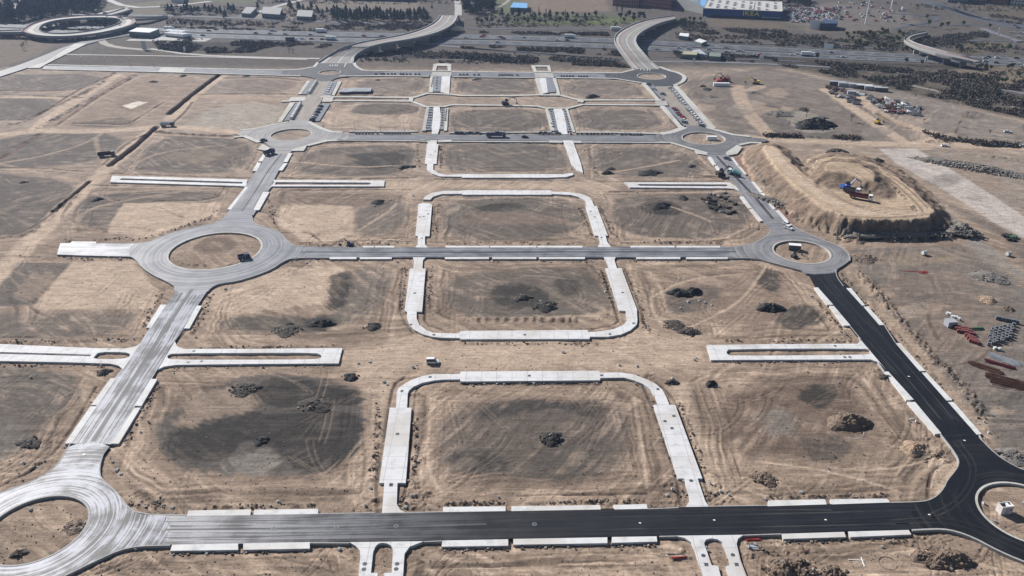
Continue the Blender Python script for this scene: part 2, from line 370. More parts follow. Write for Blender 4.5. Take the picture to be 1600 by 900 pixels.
# L9 L10
G_([(118, 330), (130, 305), (230, 298), (350, 300), (345, 316), (195, 316), (165, 360), (122, 350)], GREY, .8, 2, 2, .35)
paint([(193, 317), (345, 317), (338, 338), (300, 350), (240, 368), (163, 366)], PALE, .85, .8, .7, .1)
G_([(425, 303), (560, 300), (640, 305), (635, 330), (600, 320), (560, 322), (430, 320)], BROWN, .6, 2, 2)
paint([(437, 321), (553, 321), (552, 366), (505, 382), (472, 378), (438, 350)], PALE, .8, .8, .7, .1)
G_([(555, 328), (580, 315), (620, 312), (640, 330), (625, 360), (560, 372)], GREY*1.25, .75, 2.5, 2)
G_([(578, 318), (592, 311), (606, 318), (592, 324)], BLK*1.6, .8, 2, 1)
# L11 L12
G_([(692, 330), (710, 312), (860, 307), (905, 320), (915, 350), (880, 372), (760, 375), (690, 365)], GREY*1.05, .8, 3, 3, .3)
G_([(720, 335), (800, 330), (880, 340), (905, 355), (850, 352), (760, 350), (715, 352)], BROWN*1.2, .7, 2, 2)
G_([(738, 322), (800, 315), (830, 322), (790, 330), (740, 330)], DARK*1.5, .9, 2, 3, .22)
G_([(950, 330), (965, 305), (1100, 300), (1165, 305), (1178, 340), (1130, 372), (1010, 372), (960, 355)], GREY, .8, 3, 3, .3)
G_([(990, 325), (1020, 314), (1055, 318), (1070, 335), (1020, 338)], DARK, .9, 2, 3, .22)
G_([(1095, 305), (1135, 303), (1145, 330), (1110, 335)], DARK*1.2, .9, 2, 3, .22)
# L13-15
G_([(465, 255), (485, 235), (560, 227), (645, 228), (652, 250), (625, 272), (540, 276), (472, 270)], GREY*1.1, .8, 3, 3, .3)
G_([(530, 245), (560, 240), (640, 235), (630, 262), (585, 268)], DARK*1.7, .9, 2, 3, .22)
G_([(470, 248), (530, 240), (560, 250), (540, 258), (480, 262)], SAND*.8, .5)
G_([(693, 232), (720, 225), (870, 225), (885, 245), (885, 266), (710, 269), (695, 255)], GREY*1.2, .85, 2.5, 2, .25)
G_([(918, 240), (940, 228), (1065, 232), (1105, 262), (1090, 277), (935, 276)], GREY*1.15, .8, 3, 3, .3)
# L16-21
G_([(502, 200), (515, 165), (655, 168), (652, 205)], PALE*.93, .5, 2, 1, .1)
G_([(548, 172), (565, 162), (640, 163), (662, 171), (640, 178), (585, 180), (552, 177)], GREY*1.05, .85, 1.5, 1, .1)
G_([(703, 172), (850, 170), (860, 204), (705, 205)], GREY*1.1, .85, 2, 1.5, .2)
G_([(893, 172), (1010, 168), (1045, 200), (905, 205)], GREY*1.2, .85, 2, 1.5, .2)
G_([(940, 165), (1000, 163), (1010, 170), (940, 175)], SAND*.8, .5)
G_([(540, 130), (600, 122), (668, 122), (660, 146), (580, 148)], GREY*1.3, .7, 2, 2)
G_([(520, 148), (530, 125), (560, 122), (550, 148)], SAND, .8, 2, 2)
G_([(715, 124), (835, 123), (838, 147), (712, 147)], GREY*1.25, .85, 2, 1.5, .2)
G_([(880, 126), (960, 125), (1000, 135), (1005, 152), (885, 150)], GREY*1.35, .75, 2, 1.5, .2)
# left field
for p, c, kk in [([(-40, 112), (10, 118), (165, 114), (140, 140), (-40, 148)], GREY*1.15, .8), ([(-40, 152), (105, 150), (60, 188), (-40, 190)], GREY*1.1, .8),
        ([(70, 192), (200, 120), (330, 118), (262, 178), (220, 200), (80, 200)], SAND*.72, .6), ([(-40, 225), (60, 208), (205, 208), (165, 250), (60, 262), (-40, 262)], GREY*1.05, .85),
        ([(-40, 268), (60, 275), (125, 290), (95, 320), (55, 365), (-40, 372)], GREY, .85), ([(200, 262), (245, 215), (330, 212), (385, 222), (400, 245), (370, 268), (260, 272)], GREY*1.15, .8),
        ([(280, 200), (330, 165), (440, 160), (450, 180), (420, 203), (300, 206)], WHITE*.72, .6), ([(345, 140), (360, 120), (450, 122), (470, 130), (430, 148)], BROWN*1.1, .7),
        ([(300, 138), (340, 120), (460, 122), (440, 146), (330, 148)], LGREY*.9, .5),
        ([(175, 155), (215, 148), (250, 155), (225, 175), (185, 172)], BROWN, .5), ([(100, 195), (150, 188), (200, 182), (215, 195), (160, 200)], GREY*.8, .7)]:
    G_(p, c, kk, 3, 3, .3)
paint([(190, 165), (215, 159), (230, 160), (205, 170)], WHITE*1.3, .95, .6, 1)
G_([(250, 240), (320, 232), (370, 240), (300, 262)], SAND*.8, .45, 3, 4)
for p in ([(200, 262), (246, 238), (330, 228)], [(0, 255), (60, 246), (130, 226), (160, 208)], [(0, 256), (60, 270), (125, 283), (140, 290)], [(150, 215), (152, 235), (165, 258)],
          [(100, 312), (85, 340), (40, 400)], [(120, 350), (130, 330), (180, 315), (280, 300)]):
    stroke(p, 2.4, SAND*1.1, .6, 1.0, sm=2)
# dirt haul roads on the left, with the pipe trenches beside them
def haul(p, wd, c=PALE, k=.9): stroke(p, wd, c, k, 1.6, sm=1)
haul([(-40, 470), (0, 425), (60, 365), (105, 320), (150, 278), (200, 235), (240, 202)], 9)
haul([(-60, 212), (0, 211), (60, 204), (130, 206), (200, 203), (262, 197), (380, 207)], 8)
haul([(265, 185), (312, 142), (350, 117)], 8)
haul([(55, 203), (68, 188), (130, 150), (185, 117)], 8)
haul([(0, 152), (60, 152), (130, 155)], 5); haul([(300, 150), (460, 155)], 9, SAND)
def trench(p, wd=3.6, dep=-1.9):
    stroke(p, wd, BROWN*.55, .9, .5, dz=dep)
trench([(172, 258), (214, 226), (245, 198)]); trench([(264, 178), (300, 148), (343, 116)]); trench([(85, 330), (140, 283)], 2.4, -1.2)
for p in ([(0, 197), (40, 190), (78, 168), (140, 142), (180, 113)], [(0, 245), (30, 228), (62, 210)], [(60, 200), (100, 178), (210, 118)], [(240, 205), (300, 212), (380, 212)], [(0, 370), (40, 368), (60, 352), (120, 302)]):
    stroke(p, 4.5, DARK, .9, 1.0, dz=.5, bumps=2.6, sm=1)
stroke([(85, 196), (180, 132), (205, 118)], 2.0, RED*1.1, .8, .6); stroke([(0, 250), (25, 235), (60, 212)], 2.0, RED, .7, .6)
for p in ([(0, 141), (60, 142), (125, 140), (150, 128), (182, 113)], [(0, 187), (45, 187), (100, 158), (135, 145)], [(0, 147), (70, 150), (130, 153)], [(115, 192), (160, 193), (200, 195), (225, 178), (255, 160)], [(235, 207), (300, 211), (372, 214)], [(405, 216), (402, 240), (385, 265)],
          [(170, 270), (280, 275), (390, 278)], [(140, 289), (240, 291), (350, 290)], [(350, 293), (338, 312), (240, 314)], [(96, 338), (120, 350), (165, 362)], [(0, 368), (30, 366), (62, 350), (135, 290)], [(300, 148), (380, 146), (460, 147)], [(440, 278), (540, 280), (650, 277)], [(680, 280), (880, 282)], [(925, 284), (1130, 283)], [(455, 297), (640, 296)], [(525, 149), (660, 149)],
          [(500, 205), (650, 206)], [(705, 150), (840, 151)], [(700, 206), (860, 206)], [(890, 206), (1020, 207)], [(880, 152), (1010, 155)], [(140, 130), (110, 148), (60, 180)], [(215, 118), (190, 130), (140, 160), (90, 195)], [(300, 160), (290, 175), (270, 192)], [(350, 122), (420, 120), (470, 126)], [(0, 262), (60, 262), (130, 268)], [(160, 258), (200, 222), (232, 208)], [(0, 400), (60, 402)],
          [(110, 318), (95, 338), (100, 352)], [(445, 232), (470, 224), (650, 222)], [(690, 275), (880, 272)], [(1150, 282), (1110, 262), (1090, 240)], [(930, 300), (1140, 297)], [(1165, 305), (1195, 350), (1150, 378), (970, 380)], [(470, 380), (560, 376), (640, 378)]):
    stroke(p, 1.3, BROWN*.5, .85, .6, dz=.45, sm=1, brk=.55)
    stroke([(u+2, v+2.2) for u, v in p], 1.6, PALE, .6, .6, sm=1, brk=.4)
G_([(300, 388), (318, 374), (340, 370), (368, 374), (373, 386), (348, 396), (315, 395)], BROWN*.9, .8, 1.5, 1, .1); G_([(330, 380), (345, 377), (352, 383), (338, 388)], SAND*.8, .6, 1, 1, .1); stroke([(285, 412), (340, 418), (380, 410)], 2, BROWN*.6, .7, .6, dz=.6, bumps=1.5)
# promenade of bare sand, roads of sand round the lots
for p in ([(600, 280), (670, 287), (880, 287), (975, 283), (960, 297), (930, 300), (880, 294), (690, 294), (650, 305), (600, 296)],
          [(540, 540), (640, 530), (720, 534), (960, 532), (1010, 515), (1105, 530), (1105, 566), (1040, 580), (940, 577), (700, 577), (640, 575), (600, 620), (560, 590), (530, 570)],
          [(595, 600), (615, 600), (590, 780), (560, 780)], [(1045, 600), (1075, 600), (1125, 780), (1100, 780)]):
    paint(p, PALE, .7, 4, 3, .25)
# right hand works
paint([(1065, 128), (1200, 105), (1290, 125), (1400, 180), (1430, 225), (1180, 215), (1120, 195)], np.array([.155, .132, .115]), .9, 4, 4, .3)
paint([(1120, 108), (1230, 118), (1280, 125), (1200, 122), (1080, 112)], LGREY, .5, 3, 2)
paint([(1290, 118), (1420, 140), (1600, 195), (1700, 215), (1700, 250), (1500, 225), (1440, 200)], np.array([.19, .165, .145]), .85, 4, 4, .3)
G_([(1160, 180), (1200, 160), (1240, 175), (1310, 205), (1330, 218), (1200, 212)], GREY*1.2, .7, 4, 4)
G_([(1225, 182), (1260, 170), (1310, 195), (1300, 208), (1250, 208)], WHITE*.9, .35, 2, 2)
haul([(1290, 140), (1350, 180), (1400, 215), (1420, 226)], 9, PALE*.95); haul([(1345, 150), (1362, 172), (1420, 200), (1462, 208), (1470, 218), (1420, 226)], 8, PALE*.95)
haul([(1152, 135), (1158, 160), (1180, 190), (1205, 214)], 10, PALE*.85); haul([(1190, 135), (1158, 145)], 8, PALE*.85)
haul([(1180, 216), (1250, 220), (1400, 226), (1500, 226), (1700, 238)], 10, PALE*.9)
stroke([(1425, 168), (1370, 175), (1422, 200)], 3, SAND*.8, .8, 1)
stroke([(1372, 178), (1400, 192), (1422, 201)], 3.0, GREY*.9, .8, .6, dz=-.9)
stroke([(1200, 213), (1260, 214), (1345, 219)], 4.0, DARK, .8, 1.2, dz=.5, bumps=1.6); stroke([(1450, 222), (1500, 219), (1700, 232)], 4.5, DARK*1.2, .8, 1.2, dz=.6, bumps=1.6)
stroke([(1500, 240), (1600, 250)], 3.5, DARK*1.2, .8, 1.0, dz=.5, bumps=1.6)
paint([(1430, 238), (1460, 232), (1600, 248), (1700, 262), (1700, 420), (1600, 366), (1560, 330), (1500, 285)], np.array([.24, .20, .17]), .85, 3, 3, .3)
G_([(1460, 250), (1510, 240), (1560, 275), (1575, 300), (1520, 300), (1490, 280)], SAND*.75, .6, 3, 3)
paint([(1372, 232), (1432, 232), (1520, 285), (1640, 365), (1640, 395), (1560, 352), (1480, 300), (1400, 255)], np.array([.41, .365, .335]), .95, 1.0, .8, .05)
paint([(1440, 300), (1480, 320), (1560, 370), (1620, 440), (1700, 500), (1700, 380), (1600, 372), (1520, 335)], np.array([.15, .125, .108]), .8, 3, 3)
haul([(1380, 262), (1430, 290), (1465, 320), (1510, 365), (1560, 400), (1700, 520)], 5, LGREY*1.15)
haul([(1500, 355), (1530, 395), (1580, 440), (1605, 480), (1605, 620)], 5, LGREY*1.1)
stroke([(1376, 262), (1425, 290), (1460, 318)], 4, GREY, .8, 1.0, dz=-.7)
paint([(1320, 390), (1500, 380), (1620, 460), (1720, 560), (1720, 900), (1600, 720), (1540, 680), (1440, 560), (1340, 430)], np.array([.15, .13, .115]), .85, 3, 3, .3)
G_([(1370, 440), (1460, 420), (1500, 430), (1560, 500), (1540, 560), (1420, 560), (1380, 500)], BROWN*1.15, .4, 4, 4)
G_([(1350, 400), (1420, 397), (1500, 400), (1490, 412), (1380, 414)], TAN*.62, .55, 2, 2)
G_([(1500, 625), (1600, 600), (1720, 640), (1720, 720), (1600, 700), (1540, 660)], GREY*1.3, .7, 4, 4)
for p in ([(1345, 430), (1400, 510), (1460, 580), (1540, 680)],): stroke(p, 4, SAND, .8, 1.2)
for p in ([(1360, 440), (1400, 490), (1440, 535), (1462, 565)], [(1475, 570), (1505, 600), (1530, 640)], [(1340, 425), (1385, 480)]):
    stroke(p, 3.4, BROWN*.75, .7, .8, dz=.65, bumps=1.1)
stroke([(1448, 568), (1490, 572), (1530, 562), (1550, 545)], 1.2, BROWN*.7, .8, .3); stroke([(1455, 480), (1450, 500), (1465, 530)], 1.6, BROWN*.6, .8, .4)
paint([(1138, 236), (1150, 240), (1205, 300), (1250, 355), (1235, 357), (1190, 305)], RED*1.15, .7, 1.5, 1)
# very pale worn tracks across lots
for p in ([(1020, 463), (1060, 440), (1120, 430), (1160, 428)], [(1200, 410), (1160, 470), (1100, 500), (1060, 520)], [(1020, 450), (1015, 480), (1035, 510)], [(1040, 320), (1070, 330), (1110, 345)], [(960, 268), (1000, 262), (1060, 250)],
          [(560, 360), (600, 335), (620, 318)], [(440, 250), (560, 262), (620, 258)], [(1060, 620), (1075, 700), (1130, 775)], [(665, 690), (668, 740), (690, 770)], [(990, 620), (1000, 680), (1010, 760)],
          [(1180, 720), (1300, 735), (1400, 765)], [(1300, 730), (1380, 735), (1440, 720)]):
    for off in (-1.5, 1.5): stroke([(u+off, v) for u, v in p], .9, PALE, .55, .4, dz=-.08, sm=2)
# scattered wheel tracks, hundreds of arcs
for i in range(650):
    kx = random.choice(list(LOT)); P = np.array(LOT[kx]); cu, cv = P.mean(0)
    e = P[random.randrange(len(P))]*random.uniform(.45, .95); w0 = random.uniform(.45, .95); u0, v0 = (P[random.randrange(len(P))]-[cu, cv])*w0+[cu, cv]
    x, y, _ = at(u0, v0); a = random.uniform(0, 6.28); cur = random.gauss(0, .035); pts = []
    for s_ in range(9):
        pts.append(uv_of(x, y)); x += 2.6*math.cos(a); y += 2.6*math.sin(a); a += cur*2.6
    cc = random.choice([PALE, BROWN*.8, BROWN*.6, SAND*.6, PALE]); wd = random.uniform(.4, .8)
    kk = random.uniform(.06, .26); wd *= .7
    stroke(pts, wd, cc, kk, .25, dz=-.12); px_ = 1.9*F/(CH*F/(CP*(v0+215))); stroke([(u+px_, v+px_*.2) for u, v in pts], wd, cc, kk, .25, dz=-.12)
for p in ([(400, 331), (417, 332), (425, 340), (437, 360)], [(440, 363), (480, 362), (495, 370), (508, 385)], [(513, 386), (530, 377), (555, 377), (565, 385)], [(600, 373), (640, 370)], [(1499, 718), (1468, 728), (1452, 745), (1450, 780)],
          [(632, 590), (615, 600), (607, 640), (598, 700), (588, 756), (590, 790)], [(660, 601), (650, 608), (647, 640), (641, 700), (636, 756), (628, 790)], [(1005, 604), (1014, 622), (1035, 680), (1058, 748), (1064, 788)], [(1026, 598), (1044, 612), (1060, 634), (1100, 750), (1110, 782)],
          [(629, 420), (624, 480), (630, 500), (645, 520)], [(668, 420), (664, 480), (664, 508), (690, 514)], [(942, 425), (962, 487), (968, 507), (925, 514)], [(976, 420), (1003, 487), (1005, 505)], [(680, 322), (677, 362)], [(938, 322), (956, 366)], [(688, 228), (690, 255)],
          [(720, 601), (940, 600)], [(270, 536), (250, 560)], [(810, 775), (900, 773), (1010, 771)], [(0, 527), (60, 526)], [(275, 458), (262, 478), (235, 515)], [(150, 605), (100, 690), (60, 730), (0, 760)]):
    stroke(p, .9, BROWN*.45, .85, .3, dz=-.35, sm=1, brk=.5)
G_([(1452, 745), (1468, 728), (1498, 716), (1492, 735), (1474, 764), (1452, 780)], PALE, .7, 1, .5, 0)
# windrows of spoil (dark clods) beside the parking bays and lanes
WR = [[(305, 794), (400, 791), (490, 790)], [(268, 866), (360, 864), (480, 861)], [(690, 860), (790, 857)], [(810, 857), (950, 853), (1025, 852)], [(700, 788), (790, 786)], [(820, 787), (930, 784), (1000, 782)], [(1200, 777), (1290, 776), (1385, 774)],
      [(1225, 847), (1320, 844), (1425, 843)], [(590, 630), (588, 700), (580, 750)], [(648, 640), (650, 700), (645, 755)], [(1018, 628), (1045, 700), (1058, 745)], [(1060, 625), (1080, 680), (1100, 735)], [(722, 600), (850, 599), (935, 599)],
      [(632, 420), (625, 480)], [(672, 420), (668, 480)], [(940, 425), (958, 480)], [(978, 422), (1000, 480), (1012, 520)], [(700, 408), (840, 408), (930, 409)], [(985, 408), (1130, 407)], [(700, 380), (900, 381)], [(970, 380), (1130, 379)],
      [(685, 320), (680, 365)], [(905, 325), (925, 370)], [(938, 325), (962, 372)], [(650, 225), (655, 262)], [(692, 225), (688, 262)], [(885, 225), (898, 262)], [(915, 225), (930, 270)], [(130, 700), (170, 630), (182, 600)], [(165, 620), (120, 690)],
      [(192, 700), (225, 640), (250, 600)], [(270, 575), (400, 572), (530, 571)], [(1115, 566), (1330, 566)], [(1130, 532), (1320, 532)], [(255, 452), (225, 510)], [(330, 462), (300, 520)], [(275, 545), (530, 541)], [(720, 536), (930, 537)], [(1275, 470), (1330, 535)],
      [(1395, 595), (1460, 675)], [(1400, 520), (1540, 690)], [(1310, 425), (1395, 525)], [(480, 382), (640, 380)], [(440, 407), (640, 407)], [(100, 376), (240, 372)], [(100, 403), (205, 405)], [(0, 535), (200, 532)], [(0, 571), (160, 572)], [(415, 296), (430, 350)], [(340, 335), (240, 370)]]
for p in WR: stroke(p, 1.7, BROWN*.6, .6, .6, dz=.5, bumps=1.3, brk=.5)
for cx_, cy_, r_ in [(645, 775, 22), (610, 785, 18), (1065, 770, 25), (1115, 772, 22), (215, 790, 25), (600, 795, 20), (1465, 700, 26), (1160, 860, 18), (1090, 870, 18), (655, 500, 12), (970, 510, 12), (640, 860, 16), (560, 860, 14), (300, 560, 10), (1370, 578, 14), (1335, 520, 10), (1560, 720, 22), (640, 390, 8), (950, 395, 8), (1320, 440, 12), (460, 420, 14), (270, 440, 12), (1010, 590, 14), (640, 620, 14), (1240, 870, 22), (1450, 855, 20)]:
    # churned ground in the corners
    x, y, _ = at(cx_, cy_); pts = [uv_of(x+r_/6*1.6*math.cos(t), y+r_/6*1.6*math.sin(t)) for t in np.linspace(0, 6.28, 9)[:-1]]
    w_ = win(pts, 3)
    if w_:
        P, r, c = w_; d = seg_dist(P, GX[r, c], GY[r, c], True); m = sstep(-1.5, 1.5, d)*sstep(0, .5, fbm(GX[r, c]/1.1, GY[r, c]/1.1, 8, 3))
        GZ[r, c] += .4*m; GC[r, c] += (BROWN*.8-GC[r, c])*(m*.45)[..., None]
# --- furrowed heaps row (corduroy of dumped loads)
for p in ([(735, 500), (905, 500)], [(1225, 862), (1290, 862)]):
    w_ = win([(p[0][0], p[0][1]-5), (p[1][0], p[1][1]-5), (p[1][0], p[1][1]+5), (p[0][0], p[0][1]+5)], 1)
    P, r, c = w_; d = seg_dist(P, GX[r, c], GY[r, c], True); m = sstep(0, 2, d)
    GZ[r, c] += m*.8*(0.5+0.5*np.sin(GX[r, c]*1.9+N6[r, c]*3)); GC[r, c] += (BROWN*.95-GC[r, c])*(m*.6)[..., None]
# --- the big spoil mound on the right (7 m, second lift to 11 m)
def mound_poly(top, base, h0, h1, colr, kc):
    Pt = np.array([at(u, v, h1)[:2] for u, v in top]); Pb = np.array([at(u, v, h0)[:2] for u, v in base])
    x0, y0 = Pb.min(0)-2; x1, y1 = Pb.max(0)+2; r_ = np.where((Yr >= y0) & (Yr <= y1))[0]; r = slice(r_.min(), r_.max()+1)
    cx = (GX[r] >= x0) & (GX[r] <= x1); c_ = np.where(cx.any(0))[0]; c = slice(c_.min(), c_.max()+1)
    x, y = GX[r, c], GY[r, c]; dt = seg_dist(Pt, x, y, True); db = seg_dist(Pb, x, y, True)
    dt = dt+1.6*N6[r, c]+1.0*N20[r, c]; db = db+1.5*N6[r, c]; wob = 1.2*N6[r, c]+.8*N2[r, c]
    t = np.where(dt > 0, 1.0, np.clip(db, 0, None)/(np.clip(db, 0, None)+np.clip(-dt, 0, None)+1e-6))
    t = np.clip(t+0.10*N6[r, c]*np.clip(4*t*(1-t), 0, 1), 0, 1)
    z = (h1-h0)*t; GZ[r, c] += z
    m = sstep(-1, 1.5, db+wob)*kc; GC[r, c] += (colr-GC[r, c])*m[..., None]
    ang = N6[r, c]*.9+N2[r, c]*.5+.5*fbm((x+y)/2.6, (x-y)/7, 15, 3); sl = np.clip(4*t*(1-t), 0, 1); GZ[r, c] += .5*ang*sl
    GC[r, c] += (BROWN*.8-GC[r, c])*(sstep(.10,.6,sl)*.85*kc)[..., None]; GC[r, c] *= (1+.3*sl*ang)[..., None]  # darker brown slopes: exposed soil, with shade of the steep faces painted in
MT = [(1193, 226), (1210, 228), (1226, 243), (1250, 268), (1278, 291), (1292, 297), (1283, 283), (1268, 270), (1270, 252), (1300, 243), (1345, 249), (1385, 265), (1420, 290), (1450, 318), (1463, 332), (1452, 341), (1400, 345), (1345, 345), (1308, 335), (1272, 312), (1237, 285), (1206, 254)]
MBs = [(1172, 226), (1222, 222), (1246, 246), (1274, 284), (1264, 264), (1262, 246), (1300, 236), (1352, 241), (1402, 260), (1444, 289), (1488, 335), (1494, 364), (1450, 371), (1380, 373), (1320, 370), (1268, 354), (1226, 330), (1192, 304), (1166, 268), (1156, 242)]
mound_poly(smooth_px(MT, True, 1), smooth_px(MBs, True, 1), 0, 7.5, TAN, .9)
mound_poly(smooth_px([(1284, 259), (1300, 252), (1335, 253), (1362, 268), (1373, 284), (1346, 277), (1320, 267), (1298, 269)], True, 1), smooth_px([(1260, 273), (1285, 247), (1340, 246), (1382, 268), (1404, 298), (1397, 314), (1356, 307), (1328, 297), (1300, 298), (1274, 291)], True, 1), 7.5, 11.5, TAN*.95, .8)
def up(P, z): return [uv_of(*at(u, v, z)[:2]) for u, v in P]
stroke(up([(1203, 232), (1218, 250), (1250, 280), (1290, 308), (1325, 326), (1380, 334), (1430, 334)], 7.5), 8, PALE*1.04, .75, 1.5, sm=1)
for off in (0, 5, 9, 14): stroke(up([(1218+off, 238), (1240+off, 264), (1278+off, 296), (1320+off, 318+off*.3), (1380, 326+off*.6), (1430, 322+off)], 7.5), .7, BROWN, .5, .3, dz=.15, sm=1)
for p in ([(1320, 338), (1380, 341), (1440, 336)], [(1395, 285), (1428, 315), (1440, 330)], [(1385, 272), (1420, 296), (1448, 325)], [(1375, 262), (1415, 285), (1455, 325)]): stroke(up(p, 7.5), 1.2, BROWN*.8, .7, .4, dz=.35, sm=1)
stroke(up([(1395, 290), (1420, 318), (1428, 328)], 7.5), 2.2, BROWN*.6, .8, .5, dz=.5, bumps=1.5)
G_(up([(1275, 265), (1300, 262), (1320, 272), (1300, 290), (1282, 282)], 10), BROWN*.9, .4, 1, 1.5, .3); G_(up([(1345, 290), (1385, 285), (1392, 305), (1370, 312)], 9), BROWN*.8, .5, 1, 1.5, .3)
for p in ([(1300, 248), (1340, 255), (1372, 275)], [(1290, 256), (1330, 262), (1360, 284)]): stroke(up(p, 12), .9, BROWN, .5, .4, sm=1)
for p in ([(1300, 365), (1340, 372), (1400, 372), (1480, 368), (1510, 362)], [(1295, 358), (1320, 370), (1340, 378)], [(1480, 362), (1500, 350), (1510, 370)]): stroke(p, 6, GREY*1.2, .7, 1.5, dz=1.6, bumps=2.2)
stroke([(1200, 318), (1230, 335), (1290, 362)], 4, BROWN, .6, 1.2, dz=1.2, bumps=1.8)
stroke([(1175, 262), (1185, 285), (1215, 310)], 3.5, LGREY, .6, 1.2, dz=.8, bumps=1.5)
rr = random.Random(3)
for i in range(46): # churned, patchy ground on the right
    u0, v0 = rr.choice([(1480, 480), (1400, 470), (1540, 640), (1250, 150), (1150, 170), (1480, 190), (1350, 195), (1530, 300), (1560, 210), (1200, 185)]); u0 += rr.uniform(-70, 70); v0 += rr.uniform(-24, 24); q = rr.uniform(8, 30)
    if 1190 < u0 < 1300 and v0 > 430: continue
    paint([(u0+q*math.cos(t)*rr.uniform(.6, 1.3), v0+q*.32*math.sin(t)*rr.uniform(.6, 1.3)) for t in np.linspace(0, 5.6, 7)], rr.choice([GREY*1.2, BROWN, SAND*1.1, PALE*.85, LGREY, GREY]), rr.uniform(.35, .7), 1.2, 2, .5, rr.choice([0, .2, -.2, .4]), 1, 2)
#x
# --- background fields and the dark scrub belts (ground tone only; the scrub itself is geometry)
B_ = lambda p, c, k=.85: paint(p, c, k, 5, 6, .25)
B_([(1050, 86), (1200, 96), (1290, 116), (1440, 150), (1600, 187), (1720, 216), (1720, 118), (1600, 106), (1400, 99), (1200, 90)], np.array([.060, .052, .043]), .95)
for p in ([(1200, 100), (1320, 112), (1450, 140), (1400, 142), (1300, 122)], [(1440, 130), (1600, 165), (1640, 190), (1560, 172)], [(1500, 112), (1600, 116), (1600, 135), (1520, 128)]): B_(p, np.array([.10, .085, .066]), .7)
B_([(80, 100), (200, 80), (480, 92), (560, 104), (480, 107), (160, 105)], np.array([.115, .095, .078])); B_([(75, 104), (200, 98), (450, 103), (455, 108), (100, 104)], LGREY*.8, .6)
paint([(160, 88), (180, 68), (200, 66), (480, 84), (470, 92), (300, 90), (230, 80)], np.array([.13, .105, .085]), .8, 3, 3)
paint([(-80, 55), (40, 55), (90, 66), (60, 88), (0, 104), (-80, 108)], np.array([.21, .165, .125]), .8, 4, 4, .3)
paint([(240, 66), (395, 66), (430, 70), (400, 82), (250, 78)], SCRUB*.55, .8, 2, 2)
paint([(560, 86), (600, 80), (760, 84), (775, 90), (640, 93)], SCRUB*.75, .9, 2, 2); stroke([(605, 84), (640, 92), (760, 93), (770, 86)], 2.5, LGREY, .7, .8)
paint([(560, 96), (680, 94), (1000, 100), (975, 110), (560, 108)], np.array([.165, .13, .105]), .75, 3, 3, .3)
for p, c in [([(-200, 0), (60, -20), (160, -12), (40, 12), (0, 20), (-200, 26)], WHITE*.9), ([(250, 0), (400, 5), (420, -15), (250, -20)], np.array([.14, .15, .08])), ([(400, 15), (500, 0), (660, 4), (650, 16), (520, 14), (440, 20)], np.array([.22, .185, .145])),
        ([(800, 14), (830, 20), (960, 18), (940, -8), (820, -10)], np.array([.25, .19, .14])), ([(790, 22), (960, 22), (1000, 30), (960, 40), (800, 38)], np.array([.115, .135, .06])), ([(880, 32), (1000, 30), (1000, 34), (880, 36)], np.array([.14, .17, .06])),
        ([(1225, 12), (1300, 4), (1420, 20), (1440, 42), (1360, 48), (1300, 46), (1230, 38)], LGREY*.95), ([(1100, 28), (1230, 36), (1230, 46), (1100, 40)], np.array([.17, .135, .10])), ([(1250, 40), (1290, 48), (1420, 44), (1360, 50), (1260, 52)], np.array([.2, .165, .13])),
        ([(1320, 50), (1440, 52), (1420, 80), (1330, 76)], np.array([.12, .11, .075])), ([(1500, 60), (1580, 66), (1560, 82), (1480, 84)], np.array([.15, .13, .085])), ([(1480, 110), (1600, 100), (1720, 130), (1600, 140), (1520, 125)], np.array([.17, .14, .10])),
        ([(1500, 8), (1600, 10), (1720, 20), (1720, 60), (1600, 36)], np.array([.14, .115, .085])), ([(160, 10), (260, 0), (260, 22), (180, 24)], np.array([.19, .17, .12])), ([(1420, 70), (1500, 52), (1540, 52), (1500, 72)], SCRUB*.55), ([(60, 50), (90, 34), (185, 30), (180, 42), (100, 52)], SCRUB*.5),
        ([(260, 38), (500, 44), (500, 42), (640, 52), (520, 38), (360, 32)], np.array([.14, .11, .085])), ([(760, 0), (800, -12), (830, 14), (770, 24)], np.array([.15, .165, .08])), ([(380, 22), (430, 20), (470, 30), (380, 30)], WHITE*.7)]:
    B_(p, c)
GC *= (1-.24*far[..., None])
